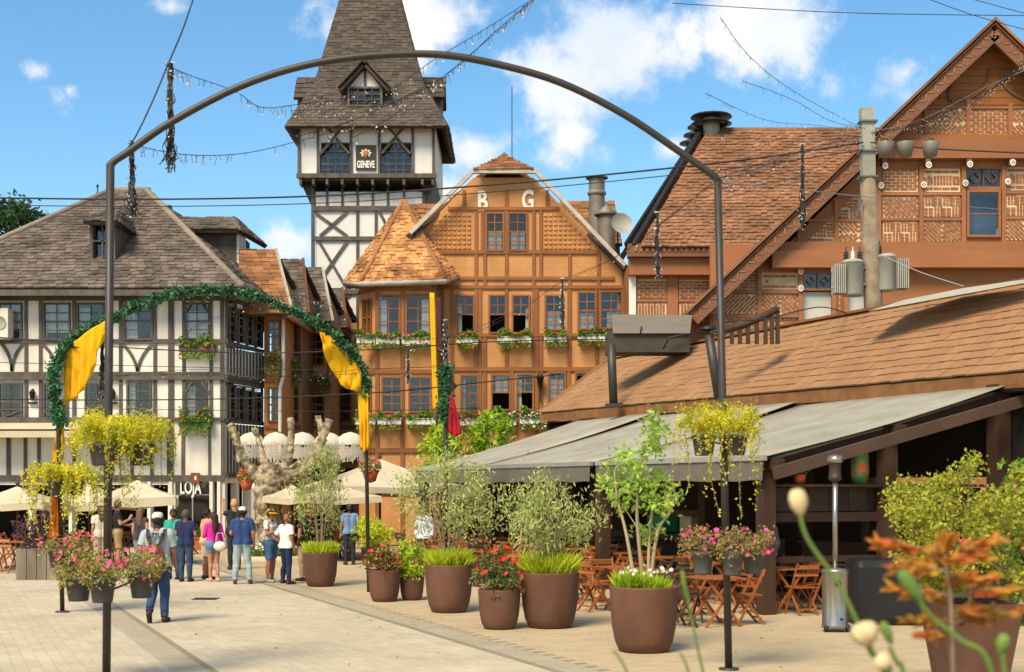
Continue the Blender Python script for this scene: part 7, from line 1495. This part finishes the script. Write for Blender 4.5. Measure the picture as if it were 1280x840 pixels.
lights('light string along the tiled ridge to the pole', [(885, 120, 25), (960, 150, 28), (1020, 160, 31), (1078, 166, 33.4)], 40); lights('upper light string reaching the pole from the sky', [(930, 100, 24), (990, 125, 28), (1040, 152, 31), (1078, 163, 33.4)], 40)
lights('faint light string high beside the tower spire', [(440, 175, 18), (500, 140, 18), (560, 95, 18), (640, 30, 18), (680, -15, 18)], 60)
lights('faint light string fanning to the pole above the tiled ridge', [(905, 165, 24), (960, 178, 27), (1020, 176, 30), (1078, 170, 33.4)], 50); lights('faint light string falling from the pole to the arch elbow', [(1078, 172, 33.4), (1010, 215, 26), (950, 232, 20), (900, 226, 15.9)], 50)
lights('faint light string rising from the pole into the sky', [(1078, 160, 33.4), (1000, 118, 28), (940, 72, 25), (900, 20, 22)], 45); cable('thin wire fanning over the brick gable peak', [(1088, 165, 33.4), (1150, 150, 31), (1230, 110, 28), (1300, 80, 25)], .008, m=m_grey)
cable('thin wire across the corner of sky above the gable', [(1150, -5, 22), (1220, 20, 22), (1300, 42, 22)], .006); cable('second thin wire above the gable', [(1190, -8, 22), (1300, 22, 22)], .006)
cable('slack black cable over the shingled roof', [(1060, 392, 33), (1030, 384, 31), (1000, 388, 30), (960, 398, 30), (905, 402, 30)], .014); lights('light string before the orange house windows', [(440, 420, 28), (540, 428, 28), (640, 395, 28), (702, 352, 28), (770, 320, 27), (895, 226, 16)], 70, strands=2)
lights('light string across the garland arch', [(140, 470, 24), (250, 466, 24.5), (360, 470, 25), (458, 462, 26)], 60, strands=2); lights('light string over the timbered house corner', [(230, 410, 25), (300, 385, 25.5), (380, 372, 26), (450, 400, 26.5)], 50)
bundle('big black bundle of light strings hanging under the top of the arch cable', 213, 78, 214, 15.4, 12, True); bundle('bundle of light strings at the arch elbow before the hip roof', 165, 176, 270, 15.3, 9, True)
bundle('bundle of light strings hanging before the tiled roof', 1003, 180, 285, 23, 6); bundle('short bundle of light strings near the black verge', 822, 265, 350, 20, 6); bundle('thin bundle of light strings before the orange house windows', 703, 348, 412, 28, 4); bundle('bundle of light strings behind the garland post', 557, 400, 452, 30.5, 7); bundle('bundle of light strings by the yellow swag', 128, 425, 500, 23.5, 7, True); bundle('bundle of light strings on the orange house bay', 510, 432, 480, 30, 4)
for x, lab in ((1107, 'galvanised bucket lamp on the cable next to the pole'), (1132, 'middle galvanised bucket lamp on the cable'), (1163, 'galvanised bucket lamp on the cable farthest from the pole')):
    c = P(x, 178, 32.8); o = thing('bucket_lamp', lab, 'lamp', c, 'bucket lamps'); mb = MB(); mb.lathe([(.2, .0), (.21, -.02), (.15, -.34), (.01, -.35)], c, 16); mb.build('bucket', mat('galvanised', '#8b867a'), o); mb = MB(); mb.tube([c + Vector((-.2, 0, -.02)), c + Vector((0, 0, .1)), c + Vector((.2, 0, -.02))], .012, 4); mb.build('handle', m_black, o)
# ---------------------------------------------------------------- fallen leaves
pp = np.array([tuple(G(random.uniform(60, 1000), random.choice((random.uniform(735, 835), random.uniform(760, 800)))) + UZ * .012) for _ in range(70)]); lf = leafmesh('fallen_leaves', None, pp, .045, .5, mat('dry_leaf', '#a08250', '#857044', rough=.8, var=.4), dirs=np.c_[rng.normal(size=(70, 2)), np.zeros(70)])
tag(lf, 'small dry leaves scattered over the plaza paving', 'leaves', kind='stuff')
